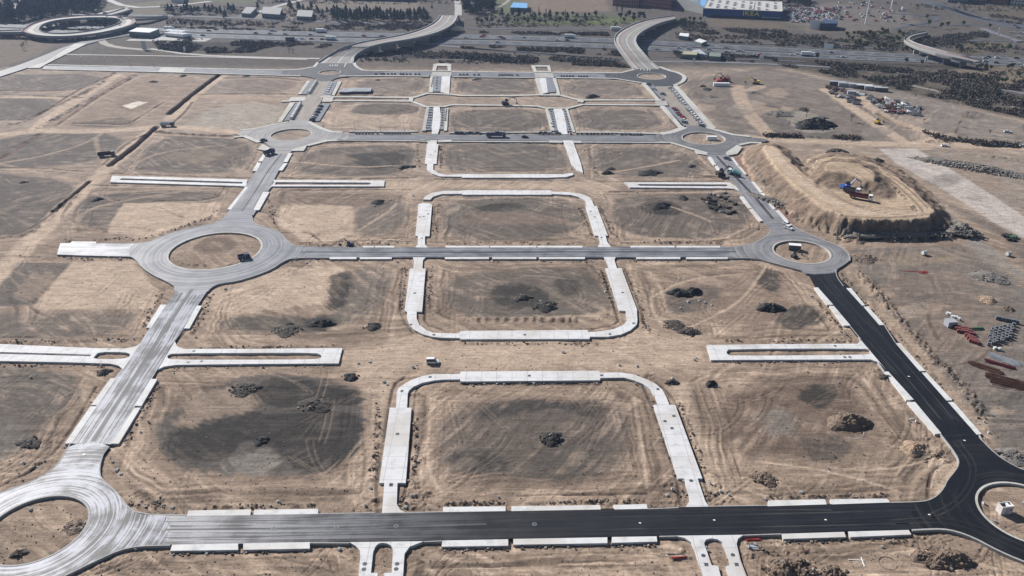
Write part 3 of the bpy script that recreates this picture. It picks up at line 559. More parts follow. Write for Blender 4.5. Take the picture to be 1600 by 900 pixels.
# colour speckle of clods and stones
GC *= (1+0.14*N2+0.16*ST+.08*N6)[..., None]
GC = np.clip(GC, 0.015, 0.8)
def zat(x, y):
    u, v = uv_of(x, y); i = int(np.clip(np.searchsorted(us, u), 1, NU-1)); j = int(np.clip(np.searchsorted(vs_, v), 1, NV-1))
    return float(GZ[j-1:j+1, i-1:i+1].mean())
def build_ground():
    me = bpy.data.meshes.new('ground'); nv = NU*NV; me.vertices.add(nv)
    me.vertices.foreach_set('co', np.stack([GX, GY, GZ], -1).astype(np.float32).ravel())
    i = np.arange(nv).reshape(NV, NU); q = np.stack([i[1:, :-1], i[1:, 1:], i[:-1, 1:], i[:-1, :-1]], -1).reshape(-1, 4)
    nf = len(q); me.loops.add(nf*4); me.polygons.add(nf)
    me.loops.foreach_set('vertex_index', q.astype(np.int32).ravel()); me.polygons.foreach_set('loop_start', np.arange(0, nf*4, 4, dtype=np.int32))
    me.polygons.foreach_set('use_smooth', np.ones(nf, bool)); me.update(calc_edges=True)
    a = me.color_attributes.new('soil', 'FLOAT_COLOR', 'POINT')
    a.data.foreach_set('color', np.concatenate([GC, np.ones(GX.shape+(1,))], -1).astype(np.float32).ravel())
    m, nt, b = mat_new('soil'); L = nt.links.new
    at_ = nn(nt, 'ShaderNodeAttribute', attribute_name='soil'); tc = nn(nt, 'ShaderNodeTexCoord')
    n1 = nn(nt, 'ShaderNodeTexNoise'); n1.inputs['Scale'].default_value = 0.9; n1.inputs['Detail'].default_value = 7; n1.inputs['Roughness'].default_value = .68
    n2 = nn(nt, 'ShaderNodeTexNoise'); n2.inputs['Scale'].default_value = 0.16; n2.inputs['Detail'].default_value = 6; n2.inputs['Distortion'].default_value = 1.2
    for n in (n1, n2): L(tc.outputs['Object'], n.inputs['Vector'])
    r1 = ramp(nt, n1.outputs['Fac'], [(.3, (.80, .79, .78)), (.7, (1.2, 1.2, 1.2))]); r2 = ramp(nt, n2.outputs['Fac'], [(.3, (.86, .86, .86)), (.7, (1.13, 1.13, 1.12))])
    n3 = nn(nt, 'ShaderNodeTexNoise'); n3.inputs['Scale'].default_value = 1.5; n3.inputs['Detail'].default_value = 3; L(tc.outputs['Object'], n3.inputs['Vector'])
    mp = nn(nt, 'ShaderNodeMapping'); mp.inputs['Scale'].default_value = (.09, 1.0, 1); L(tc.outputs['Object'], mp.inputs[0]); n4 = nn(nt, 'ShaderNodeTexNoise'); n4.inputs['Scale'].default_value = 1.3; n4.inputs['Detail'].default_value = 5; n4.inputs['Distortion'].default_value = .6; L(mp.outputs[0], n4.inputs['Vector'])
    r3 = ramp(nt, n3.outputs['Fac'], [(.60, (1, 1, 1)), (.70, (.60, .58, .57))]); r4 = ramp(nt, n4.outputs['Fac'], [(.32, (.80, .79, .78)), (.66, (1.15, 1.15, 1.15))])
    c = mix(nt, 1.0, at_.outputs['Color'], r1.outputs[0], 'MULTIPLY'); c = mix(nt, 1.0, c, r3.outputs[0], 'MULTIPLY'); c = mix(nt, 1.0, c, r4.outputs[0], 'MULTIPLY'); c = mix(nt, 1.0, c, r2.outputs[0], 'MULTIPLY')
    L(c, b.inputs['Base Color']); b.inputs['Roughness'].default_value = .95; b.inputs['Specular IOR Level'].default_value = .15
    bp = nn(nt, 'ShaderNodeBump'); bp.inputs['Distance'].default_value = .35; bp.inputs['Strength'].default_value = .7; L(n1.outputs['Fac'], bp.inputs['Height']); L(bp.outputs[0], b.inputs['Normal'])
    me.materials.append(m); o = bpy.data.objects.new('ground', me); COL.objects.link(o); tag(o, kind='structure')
# ------------------------------------------------------------------ roads, roundabouts, pavements
RZ = 0.58
ROADP = []
def slab(name, loops, z=RZ, thick=0.9, mat=None, kind='structure', sm=0):
    L = [[V3(u, v, z) for u, v in (smooth_px(l, True, sm) if sm else l)] for l in loops]
    ROADP.append(([np.array([p[:2] for p in l]) for l in L], z))
    tri = tessellate_polygon(L); vs = [v for l in L for v in l]; n = len(vs)
    f = []
    for t in tri:
        a, b, c = vs[t[0]], vs[t[1]], vs[t[2]]
        f.append(tuple(t) if (b-a).cross(c-a).z > 0 else (t[0], t[2], t[1]))
    vs += [v-Vector((0, 0, thick)) for v in vs]; k = 0
    for l in L:
        m = len(l)
        for i in range(m): f.append((k+i, k+(i+1) % m, n+k+(i+1) % m, n+k+i))
        k += m
    o = new_mesh(name, vs, f, mat); tag(o, kind=kind); return o
def resample(pts, n, z):
    P = [V3(u, v, z) for u, v in pts]; d = [0]
    for a, b in zip(P, P[1:]): d.append(d[-1]+(b-a).length)
    out = []; j = 0
    for i in range(n):
        t = d[-1]*i/(n-1)
        while j < len(d)-2 and d[j+1] < t: j += 1
        out.append(P[j].lerp(P[j+1], (t-d[j])/max(1e-6, d[j+1]-d[j])))
    return out, d[-1]
def strip(name, A, B, mat, z=RZ, thick=0.9, n=24, sm=0, zs=None, kind='structure', cross=1):
    if sm: A = smooth_px(A, False, sm); B = smooth_px(B, False, sm)
    a, la = resample(A, n, z); b, lb = resample(B, n, z); L = (la+lb)/2
    ROADP.append(([np.array([p[:2] for p in a+b[::-1]])], z))
    vs = []; uv = []; f = []
    for i in range(n):
        w = (b[i]-a[i]).length
        for (p, t) in ((a[i], 0), (b[i], w)): vs.append(p); uv.append((L*i/(n-1), t))
        for (p, t) in ((a[i], -thick), (b[i], w+thick)): vs.append(p-Vector((0, 0, thick))); uv.append((L*i/(n-1), t))
    up = None
    for i in range(n-1):
        k = 4*i; q = (k, k+1, k+5, k+4)
        if up is None: up = (vs[k+1]-vs[k]).cross(vs[k+4]-vs[k]).z > 0
        for q in ((k, k+1, k+5, k+4), (k+2, k, k+4, k+6), (k+1, k+3, k+7, k+5)): f.append(q if up else q[::-1])
    k = 4*(n-1)
    for q in ((0, 2, 3, 1), (k, k+1, k+3, k+2)): f.append(q if up else q[::-1])
    o = new_mesh(name, vs, f, mat, uvs=uv); tag(o, kind=kind); return o
def quad(name, q, mat, z=RZ+0.012, thick=0.9, kind='structure'): return slab(name, [q], z, thick, mat, kind)
def path(name, pts, wd, mat, z=RZ+0.03, thick=0.6, sm=0, closed=False, kind='structure', n=None):
    "ribbon of constant width (m) along a traced line"
    if sm: pts = smooth_px(pts, closed, sm)
    P = [V3(u, v, z) for u, v in pts]
    if closed: P = P+[P[0], P[1]]
    vs = []; uv = []; f = []; L = 0
    for i, p in enumerate(P):
        a = P[max(0, i-1)]; b = P[min(len(P)-1, i+1)]
        if closed and i in (0, len(P)-2): a = P[len(P)-3]; b = P[1]
        if closed and i == len(P)-1: a = P[0]; b = P[2]
        d = (b-a); d.z = 0; d.normalize(); nrm = Vector((-d.y, d.x, 0))*wd/2
        if i: L += (p-P[i-1]).length
        vs += [p+nrm, p-nrm, p+nrm-Vector((0, 0, thick)), p-nrm-Vector((0, 0, thick))]; uv += [(L, 0), (L, wd), (L, -thick), (L, wd+thick)]
    m = len(P)-1 if not closed else len(P)-2
    for i in range(m):
        k = 4*i; f += [(k+1, k+5, k+4, k), (k, k+4, k+6, k+2), (k+3, k+7, k+5, k+1)]
    f += [(1, 0, 2, 3)]; k = 4*m; f += [(k, k+1, k+3, k+2)]
    o = new_mesh(name, vs, f, mat, uvs=uv); tag(o, kind=kind); return o
def fit_circle(pts, z=RZ):
    P = np.array([at(u, v, z)[:2] for u, v in pts]); A = np.c_[2*P, np.ones(len(P))]; s = np.linalg.lstsq(A, (P**2).sum(1), rcond=None)[0]
    return s[0], s[1], math.sqrt(s[2]+s[0]**2+s[1]**2)
def circ_px(c, r, n=64, z=RZ):
    out = []
    for i in range(n):
        t = 2*math.pi*i/n; out.append(uv_of(c[0]+r*math.cos(t), c[1]+r*math.sin(t), z))
    return out
CON = concrete('concrete_lane', (.57, .565, .57)); CONB = concrete('concrete_bay', (.57, .565, .56), joint=False); KERB = plain('kerb_stone', (.34, .33, .32), .85, .15, 2)
PAVE = concrete('paving', (.36, .35, .335), .85); PAVG = concrete('grey_paving', (.17, .185, .21), .85); CONW = concrete('pale_walkway', (.45, .44, .41), .85)
ISL = {'BL': fit_circle([(37, 782), (75, 775), (105, 776), (125, 785), (136, 800), (139, 815), (132, 832), (117, 847), (100, 860), (75, 870), (50, 877), (25, 881)]),
       'BR': fit_circle([(1525, 775), (1530, 765), (1540, 757.5), (1557, 754), (1600, 757.5), (1527, 787), (1537, 805), (1555, 822), (1575, 835), (1600, 845)]),
       'ML': fit_circle([(265, 395), (336, 363), (407, 390), (330, 422), (285, 374), (390, 373), (290, 414), (385, 412)]),
       'MR': fit_circle([(1209, 393), (1297, 394), (1252, 376), (1253, 411)]), 'TL': fit_circle([(424, 210), (486, 210), (455, 201), (455, 219.5)]), 'TR': fit_circle([(1066, 214), (1132, 216), (1098, 206), (1102, 226)]),
       'UL': fit_circle([(497, 113), (533, 113), (515, 109.5), (515, 116.5)]), 'UR': fit_circle([(995, 118.5), (1041, 119), (1017, 114), (1020, 124)])}
for kx in ISL: print(kx, [round(t, 1) for t in ISL[kx]])
A_BLK = (.026, .027, .031); A_DK = (.055, .056, .060)
def pol(kx, dark, light, **kw): return asphalt('asphalt_ring_'+kx, dark, light, mode='polar', centre=ISL[kx][:2], **kw)
M_BR = pol('BR', (.006, .0065, .009), (.034, .033, .034), lo=.45, hi=.80, rough=.55)
M_BL = pol('BL', (.010, .010, .014), (0.352, 0.357, 0.407), lo=.40, hi=.58, rough=.52, spec=.26, fr=2.0, blotch=.8)
M_ML = pol('ML', (0.126, 0.128, 0.145), (0.277, 0.275, 0.289), lo=.35, hi=.65, rough=.5)
M_MR = pol('MR', (0.131, 0.133, 0.143), (0.262, 0.253, 0.258), lo=.35, hi=.65, rough=.55)
M_TL = pol('TL', (0.189, 0.179, 0.179), (0.315, 0.301, 0.296), lo=.35, hi=.65, rough=.7); M_TR = pol('TR', (0.118, 0.117, 0.123), (0.210, 0.199, 0.200), lo=.4, hi=.7, rough=.65)
M_UL = pol('UL', (.06, .06, .064), (.12, .117, .115), lo=.4, hi=.75, rough=.65); M_UR = pol('UR', (.05, .05, .055), (.10, .098, .095), lo=.4, hi=.75, rough=.65)
M_BOT = asphalt('asphalt_front', (.005, .0058, .009), (.29, .29, .31), lo=.34, hi=.60, rough=.52, grad=(-100, 10))  # pale left end: road dust plus sun glare put into the colour
M_RB = asphalt('asphalt_fresh', (.006, .0065, .009), (.034, .033, .034), lo=.45, hi=.80, rough=.55)
M_LR = asphalt('asphalt_left', (.022, .022, .028), (0.314, 0.319, 0.365), lo=.38, hi=.59, rough=.52, spec=.26, fr=1.8, blotch=.7)
M_MID = asphalt('asphalt_mid', (0.075, 0.076, 0.089), (0.231, 0.232, 0.249), lo=.36, hi=.6, rough=.5)
M_UP = asphalt('asphalt_up', (0.157, 0.157, 0.169), (0.275, 0.266, 0.279), lo=.36, hi=.62, rough=.55)
M_FAR = asphalt('asphalt_far', (0.131, 0.133, 0.148), (0.247, 0.244, 0.254), lo=.4, hi=.7, rough=.65); M_DUST = asphalt('dusty_road', (.22, .19, .165), (.31, .275, .24), lo=.35, hi=.65, rough=.8)
# junction aprons (each with its island cut out)
def junction(name, outer, kx, mat, z=RZ, sm=1):
    return slab(name, [smooth_px(outer, True, sm), circ_px(ISL[kx], ISL[kx][2])], z, .9, mat)
junction('roundabout_road', [(1469, 675), (1477, 687), (1487, 700), (1497, 715), (1499, 725), (1492, 735), (1480, 750), (1475, 762), (1465, 775), (1450, 782), (1425, 784.4), (1420, 827.5), (1445, 827), (1472, 826), (1495, 830), (1522, 840), (1550, 855), (1575, 867), (1600, 877), (1660, 900), (1740, 905), (1820, 885), (1850, 850), (1820, 800), (1760, 765), (1690, 752), (1640, 745), (1600, 735), (1575, 722), (1557, 710), (1535, 690), (1522, 675)], 'BR', M_BR, RZ+.004)
junction('roundabout_road', [(110, 691), (92, 722), (77, 737), (50, 752), (20, 762), (0, 771), (-50, 790), (-110, 830), (-100, 880), (-40, 930), (40, 930), (100, 899), (120, 890), (150, 875), (185, 859), (215, 852.5), (265, 851), (265, 804.5), (235, 804.5), (217, 803), (197, 790), (185, 772), (170, 757), (156, 747), (154, 730), (160, 712), (175, 693)], 'BL', M_BL, RZ+.004)
junction('roundabout_road', [(362, 322), (350, 340), (340, 347), (310, 354), (275, 361), (250, 370), (232, 378), (205, 381), (200, 399), (212, 405), (220, 417), (240, 430), (257, 437), (272, 445), (272, 457), (323, 457), (330, 449), (345, 442), (370, 439), (400, 430), (425, 420), (442, 408), (457, 402.5), (480, 402.5), (480, 386), (460, 384), (450, 377), (437, 362), (420, 356), (405, 352), (396, 346), (393, 338), (399, 325)], 'ML', M_ML, RZ+.004)
junction('roundabout_road', [(1140, 386), (1160, 384.5), (1178, 380), (1195, 371), (1204, 364), (1203, 356), (1185, 338), (1224, 338), (1236, 350), (1252, 360), (1280, 372), (1300, 380), (1317, 387), (1327, 397), (1330, 405), (1320, 413), (1307, 421), (1306, 427), (1262, 429), (1250, 421), (1228, 416), (1210, 411), (1192, 405), (1180, 402.5), (1140, 402.5)], 'MR', M_MR, RZ+.004)
junction('roundabout_road', [(376, 203.5), (400, 201), (425, 196), (450, 191), (454, 187), (482, 187), (484, 191), (500, 200), (517, 206), (545, 208), (545, 218), (527, 217.5), (510, 219), (480, 226), (457, 234), (450, 242), (422, 242), (426, 232), (412, 221), (400, 219), (370, 212)], 'TL', M_TL, RZ+.004)
junction('roundabout_road', [(1020, 210), (1050, 207), (1070, 200), (1074, 196), (1096, 196), (1103, 200), (1122, 205), (1145, 212), (1172, 215), (1200, 217), (1200, 221), (1175, 222), (1155, 226), (1140, 233), (1136, 242), (1106, 243), (1097, 236), (1082, 231), (1047, 222), (1020, 221.5)], 'TR', M_TR, RZ+.004)
junction('roundabout_road', [(440, 111), (460, 109), (478, 107.5), (492, 104), (499, 96), (551, 96), (555, 105), (568, 110.5), (600, 111.5), (600, 117.5), (570, 117.5), (540, 119), (522, 123), (518, 127), (494, 127), (492, 122), (470, 118), (440, 117)], 'UL', M_UL, RZ+.004)
junction('roundabout_road', [(945, 113.5), (970, 113), (990, 109.5), (1002, 104), (1030, 105), (1045, 111), (1060, 114), (1070, 120), (1066, 127), (1057, 131), (1046, 135), (1020, 135), (1008, 130.5), (980, 125.5), (945, 122)], 'UR', M_UR, RZ+.004)
# roads
strip('front_road', [(250, 804.6), (400, 803.6), (585, 801), (800, 797.5), (1000, 793.5), (1200, 790), (1440, 784)], [(250, 851.5), (400, 849), (485, 847.5), (800, 841.3), (1035, 837.5), (1200, 834), (1440, 827)], M_BOT, n=60)
strip('right_road', [(1262, 424), (1274, 447), (1300, 476), (1327, 509), (1345, 531), (1362, 551), (1384, 578), (1429, 630), (1469, 677)], [(1306, 424), (1311, 434), (1330, 450), (1355, 478), (1381, 507), (1405, 536), (1444, 580), (1485, 627), (1530, 679)], M_RB, n=50)
strip('left_road', [(276, 448), (272, 457), (259, 475), (234, 511), (220, 535), (180, 590), (150, 635), (110, 693)], [(328, 448), (320, 460), (309, 477), (287, 511), (268, 540), (237, 592), (211, 635), (174, 694)], M_LR, n=50, z=RZ+.001)
strip('middle_road', [(470, 386), (640, 386.2), (800, 386), (980, 385.5), (1150, 385.3)], [(470, 402.3), (640, 402), (800, 402), (980, 402), (1150, 402)], M_MID, n=40)
strip('upper_left_road', [(424, 234), (419, 240), (403, 263), (388, 284), (377, 300), (358, 329)], [(456, 236), (451, 240), (436, 265), (424, 290), (417, 302), (396, 336)], M_UP, n=30)
strip('upper_right_road', [(1104, 240), (1120, 258), (1135, 273), (1150, 288), (1157, 302), (1175, 325), (1190, 343)], [(1134, 240), (1142, 246), (1160, 267), (1172, 282), (1200, 315), (1216, 332), (1228, 344)], M_UP, n=30)
strip('upper_street', [(535, 209.5), (700, 210), (860, 210), (1032, 211)], [(535, 217.4), (700, 219), (860, 220), (1032, 221)], M_FAR, n=30)
strip('far_street', [(560, 111.6), (800, 113.5), (960, 115)], [(560, 117.4), (800, 119.5), (960, 122)], M_FAR, n=30)
strip('far_left_street', [(70, 102.5), (250, 105.5), (450, 111)], [(66, 107), (250, 111.5), (450, 117)], M_FAR, n=20)
strip('diagonal_road', [(-40, 122), (17, 106), (60, 90), (110, 69), (160, 57), (200, 52)], [(-20, 126), (40, 107), (80, 93), (120, 73), (165, 61), (205, 55)], asphalt('asphalt_diag', (.05, .05, .056), (.10, .10, .10)), n=20, sm=1)
quad('walkway', [(42, 106), (72, 96), (117, 68), (136, 68), (72, 100), (62, 106)], CONW)
strip('left_avenue', [(451, 190), (465, 167), (482, 146), (497, 125)], [(482, 190), (490, 177), (500, 162), (507, 147), (517, 125)], M_DUST, n=20)
strip('right_avenue', [(1020, 131), (1040, 155), (1060, 180), (1073, 198)], [(1044, 132), (1065, 155), (1085, 180), (1100, 198)], M_DUST, n=20)
strip('side_road', [(94, 380), (150, 380), (215, 380.5)], [(89, 397.5), (130, 399), (215, 401)], asphalt('asphalt_side', (.14, .14, .15), (.48, .48, .49), lo=.38, hi=.55, rough=.45), n=12)
quad('parking_bay', [(113, 377), (150, 377.5), (150, 380.3), (109, 380)], CONB)
SEAM = asphalt('asphalt_seam', (.02, .02, .024), (.09, .09, .095), lo=.35, hi=.6, rough=.6)
def seam(pts, wd): path('road_seam', pts, wd, SEAM, RZ+.008, .03)
seam([(300, 452), (262, 508), (210, 590), (178, 638), (145, 690)], 1.5); seam([(262, 490), (236, 528), (200, 590), (160, 645), (130, 695)], .35); seam([(298, 500), (250, 562), (215, 612), (170, 680)], .35)
seam([(470, 394), (640, 394), (800, 393.7), (980, 393.5), (1150, 393.4)], 1.3); seam([(255, 827.5), (420, 826), (600, 822.5), (760, 819)], .6); seam([(255, 815), (420, 813), (600, 810)], .25); seam([(255, 840), (420, 838), (600, 834)], .25)
seam([(1120, 244), (1150, 277), (1180, 308), (1208, 342)], 1.6); seam([(440, 240), (420, 265), (400, 297), (378, 330)], .8)
TYREM = asphalt('dusty_tyre_marks', (.012, .012, .015), (.045, .043, .042), lo=.42, hi=.62, rough=.7)
for p in ([(1490, 690), (1512, 718), (1518, 738), (1510, 762), (1487, 788), (1445, 806)], [(1500, 690), (1520, 716), (1527, 738), (1519, 764), (1496, 792), (1450, 812)], [(1400, 818), (1480, 815), (1540, 835), (1600, 862)], [(1395, 812), (1470, 806), (1530, 822), (1600, 852)], [(1285, 440), (1330, 495), (1400, 570), (1470, 655)], [(1296, 436), (1345, 495), (1415, 568), (1490, 655)], [(760, 812), (1000, 806), (1250, 802), (1430, 797)], [(760, 830), (1000, 826), (1250, 822), (1420, 818)], [(820, 800), (1100, 795), (1300, 797)]):
    path('tyre_marks', p, .45, TYREM, RZ+.008, .02, 2)
# concrete streets
def poly(name, pts, mat=CON, z=RZ+.008, holes=(), sm=0): return slab(name, [pts]+list(holes), z, .9, mat)
# front U street
poly('concrete_street', [(592.5, 754.5), (600.5, 754.5), (597, 800), (596, 801.5), (634, 801), (625, 796), (620, 787), (621, 754.5), (634, 754.5), (643, 637), (636, 637), (637, 615), (639, 610), (646, 604), (660, 598), (677, 594.5), (690, 593), (719, 592.5), (719, 596), (937.5, 594), (938, 590.5), (975, 590), (990, 594), (1005, 600), (1017, 609), (1024, 620), (1029, 632.5), (1021, 632.5), (1059.5, 747.5), (1069, 747.5), (1077, 775), (1077.5, 783), (1071, 792), (1108, 791.5), (1102, 783), (1090, 747.5), (1097.5, 747.5), (1055, 632.5), (1046, 632.5), (1041, 620), (1035, 609), (1025, 600), (1010, 592.5), (990, 585), (970, 582), (938, 582), (935, 579), (720, 580.5), (719, 584.5), (677, 584.5), (660, 587.5), (642, 594), (630, 601), (622, 607), (620, 615), (619, 637), (609, 637)])
poly('concrete_street', [(645, 402), (647, 406), (646, 419.5), (640.5, 419.5), (632, 486), (636, 487), (636, 497), (640, 507), (647, 515), (660, 522), (675, 526), (690, 527.5), (719, 528), (719, 530), (921, 529.5), (922, 526), (950, 526), (970, 522.5), (985, 516), (995, 507), (996, 500), (995, 485), (996, 485), (971, 419), (964, 419), (960, 406), (962, 401.5), (943, 401.5), (947, 406), (951, 419), (946, 419), (967.5, 485), (977.5, 486), (980, 500), (975, 507), (960, 514), (940, 517.5), (919, 519), (917.5, 515.5), (719.5, 517), (717, 521), (677, 520), (665, 515), (655, 507), (651, 497), (651, 487), (659.5, 487), (665, 419.5), (660, 419.5), (661, 406), (665, 402)])
poly('concrete_street', [(649, 386.5), (653, 381), (653, 369), (649, 368), (654, 318.5), (657, 318), (658, 317), (670, 317.5), (675, 320), (671, 369), (664, 369), (664, 381), (668, 386.5)])
poly('concrete_street', [(661, 311.5), (665, 306), (675, 301), (695, 298), (721, 298), (721, 297.2), (861, 297.4), (862, 299.3), (887, 300), (907, 302.5), (920, 307.5), (925, 313), (929, 322), (932.5, 322), (950, 368), (946, 368), (949, 378), (955, 386), (934, 386), (938, 378), (935, 368), (929, 368), (915, 322), (917, 322), (915, 314), (905, 308), (892, 304.5), (862, 303), (862, 304), (722, 304), (722, 302.5), (690, 303), (677, 307), (672, 312)])
poly('concrete_street', [(667, 219), (669, 225), (667, 225), (664, 256), (667, 256), (667, 265), (675, 271), (687, 275.5), (722, 276), (722, 277.5), (855, 277.5), (885, 276.3), (896, 273), (895, 270), (880, 272), (855, 272), (722, 272), (697, 273), (685, 270.5), (677, 265), (677, 256), (682, 256), (685, 225), (682, 225), (683, 219)])
poly('concrete_street', [(879, 219.5), (882, 225), (893, 256), (902, 266), (911, 270), (908, 256), (897, 225), (895, 219.5)])
# twin lane promenades
def hole(p): return smooth_px(p, True, 1)
poly('promenade_lanes', [(1104, 539), (1200, 537.8), (1340, 537), (1345, 531), (1362, 551), (1384, 577), (1375, 567), (1360, 561.5), (1200, 562), (1111, 562.5)], holes=[hole([(1135, 549), (1140, 545), (1350, 544.3), (1360, 547), (1361, 552), (1350, 554.5), (1142, 556), (1136, 553)])])
poly('promenade_lanes', [(273, 533), (277, 541), (287, 545), (400, 545), (535, 543.7), (529, 567.7), (400, 568.5), (275, 570), (257, 572.5), (247, 577)], holes=[hole([(262, 555), (270, 552), (400, 551.2), (490, 551), (502, 554), (502, 559), (492, 561.5), (400, 562), (268, 562), (261, 559)])])
poly('promenade_lanes', [(-90, 534), (0, 537.5), (150, 544), (195, 544.5), (212, 541), (221, 535), (192, 577), (185, 571), (172, 568), (112, 566), (0, 564), (-90, 560)], holes=[hole([(147, 557), (155, 549.5), (195, 550), (204, 553), (201, 559), (178, 561.5), (146, 560.5)]), [(-86, 546.5), (0, 549.8), (143, 554), (141, 556.6), (0, 552.9), (-86, 549.5)]])
poly('promenade_lanes', [(975, 284.6), (1140, 285), (1150, 291), (1155, 298), (1147, 295), (1135, 294), (984, 292.6)], holes=[[(999, 287.4), (1135, 288), (1138, 289.5), (1134, 291.4), (1001, 290.3), (995, 289)]])
poly('promenade_lanes', [(427, 281), (601, 282), (600, 291), (425, 291), (419, 296), (428, 285)], holes=[[(431, 284.5), (575, 285), (581, 286.6), (575, 289), (429, 288.6)]])
poly('promenade_lanes', [(175, 274.5), (387, 280.5), (384, 291.5), (375, 290.5), (172, 284.5)], holes=[[(190, 278.5), (380, 284.2), (378, 287), (186, 281)]])
# lower side streets
poly('concrete_street', [(546, 847), (556, 853), (562, 860), (563, 870), (559, 912), (590, 912), (590, 895), (579.5, 895), (583, 862), (587, 853), (592, 849), (597, 848), (605, 849), (611, 852.5), (614, 858), (612, 895), (600, 895), (600, 912), (629, 912), (632, 865), (640, 854), (662, 845.5)])
poly('concrete_street', [(1055, 837), (1070, 840.5), (1080, 847.5), (1086, 860), (1098, 898), (1103, 912), (1129, 912), (1122, 884), (1112, 883), (1104, 860), (1100, 849), (1103, 843), (1111, 841), (1121, 842.5), (1128, 847), (1134, 860), (1142, 883), (1134, 884), (1142, 912), (1171, 912), (1157, 875), (1151, 850), (1153, 841.5), (1162, 835.5)])
# white parking bays
BAYS = [[(294, 797.5), (392, 796), (391, 805), (292, 806)], [(397, 796.5), (497, 795), (497, 803), (396, 804.5)], [(692, 792), (790, 791), (790, 798.5), (692, 800)], [(799, 791), (937, 789), (939, 796), (799, 798.5)], [(958, 789), (1010, 787.5), (1012, 795), (960, 796)], [(1200, 782), (1289, 780), (1292, 788), (1199, 791)], [(1297, 780), (1386, 779), (1391, 785), (1300, 788)],
 [(269, 851), (372, 849), (372, 859), (266, 860.5)], [(380, 849), (484, 847), (484, 857), (380, 859)], [(691, 844.5), (794, 842.5), (794, 852.5), (690, 854)], [(802, 842), (949, 839.5), (949, 848.5), (802, 851)], [(956, 839), (1026, 838), (1027, 846), (956, 848)], [(1221, 834), (1319, 831), (1322, 839), (1224, 842)], [(1325, 830.5), (1420, 828), (1424, 835), (1329, 839)],
 [(1272, 449), (1278, 449), (1302, 476), (1292, 476)], [(1296, 478), (1303, 478), (1329, 508.5), (1318, 508.5)], [(1322, 450), (1330, 450), (1352, 477), (1347, 477.6)], [(1349, 479), (1356, 478.6), (1382, 507.5), (1374, 508)],
 [(1382, 580.5), (1388, 580.5), (1428, 624.5), (1416, 625)], [(1417.5, 628), (1430, 628), (1471, 677), (1461, 678)], [(1399, 536), (1407, 536), (1446, 579.5), (1437, 580)], [(1440, 582), (1448, 582), (1488, 625), (1479, 626)], [(1481, 628), (1490, 628), (1534, 678), (1526, 679)],
 [(251, 476), (260, 476), (236, 512), (228, 512)], [(308, 477.5), (315.5, 477.5), (296, 513), (287, 513)], [(172.5, 591), (181, 591), (153, 632.5), (142.5, 632.5)], [(141, 635), (151, 635), (112, 692.5), (101, 693)], [(236, 592), (246, 592), (221, 634), (210, 634)], [(210, 637), (219.5, 637), (185.5, 693), (174, 693)],
 [(383, 292), (388, 292), (361, 327), (355, 327)], [(411, 300), (421, 300), (405, 328), (396, 328)], [(413, 238), (419, 238), (410, 252), (403, 252)], [(402, 254), (408, 254), (401, 267), (394, 267)], [(451, 239), (457, 239), (449, 253), (443, 253)], [(443, 255), (449, 255), (441, 266), (435, 266)],
 [(1106, 245), (1111, 245), (1119, 257.5), (1115, 257.5)], [(1117, 259), (1121, 258.6), (1129, 269), (1125, 270)], [(1156, 307), (1161.5, 307), (1175, 325), (1170, 325)], [(1171, 326.5), (1176, 326), (1192, 345), (1187, 345.5)], [(1142, 246), (1145.6, 246), (1155, 258.6), (1151, 259)], [(1152, 260), (1156.5, 259.6), (1167, 272), (1163, 272.6)], [(1174, 283.8), (1178.5, 283.8), (1192, 300), (1187, 301)], [(1188, 302), (1193, 301), (1212, 326), (1207, 327)], [(1211, 328.5), (1217, 328), (1232.7, 345.6), (1226, 346)]]
for a, b in [(567, 584), (586, 616), (696, 764), (766, 838), (840, 910), (985, 1054), (1057, 1125)]: BAYS.append([(a, 384), (b, 384), (b, 386.6), (a, 386.6)])
for a, b in [(515, 557), (562, 612), (695, 764), (769, 838), (842, 914), (994, 1063), (1072, 1137)]: BAYS.append([(a, 401.8), (b, 401.6), (b, 404.4), (a, 404.6)])
for q in BAYS: quad('parking_bay', q, CONB)
# dark drain gaps between bays are left as bare ground. Kerb lines along the fresh roads
def kerb(p, wd=.28, z=RZ+.06, sm=0, m=KERB): path('kerb', p, wd, m, z, .9, sm)
for kx, wd in (('BL', .5), ('BR', .6), ('ML', .8), ('MR', .6), ('TL', .5), ('TR', .6), ('UL', .5), ('UR', .7)):
    path('island_kerb', circ_px(ISL[kx], ISL[kx][2]-.1, 80), wd, KERB if kx in ('BL',) else CONW, RZ+.07, .8, closed=True)
kerb([(1469, 677), (1477, 687), (1487, 700), (1497, 715), (1498.5, 725), (1492, 736), (1480, 750), (1475, 762), (1465, 774), (1450, 782), (1430, 784), (1392, 785)], sm=1)
kerb([(1530, 679), (1536, 690), (1557, 710), (1575, 722), (1600, 735), (1650, 745)], sm=1)
kerb([(1425, 828), (1445, 827), (1472, 826), (1495, 830), (1522, 840), (1550, 855), (1575, 867), (1600, 877), (1640, 893)], .5, sm=1)
kerb([(1328, 509), (1345, 530)]); kerb([(1382, 508), (1399, 535)]); kerb([(1372, 566), (1382, 580)]); kerb([(1306, 421), (1307, 432), (1318, 447)], sm=1)
kerb([(1106, 791), (1160, 790), (1199, 789.5)]); kerb([(1012, 795), (1060, 793)]); kerb([(1030, 838), (1056, 837.5)]); kerb([(1162, 836), (1221, 834)])
kerb([(497, 802.5), (585, 801)]); kerb([(632, 801), (692, 799.5)]); kerb([(484, 848), (546, 848)]); kerb([(662, 846), (691, 845)])
kerb([(160, 712), (155, 730), (157, 747), (170, 757), (185, 772), (197, 789), (215, 803), (292, 804.5)], .3, sm=1)
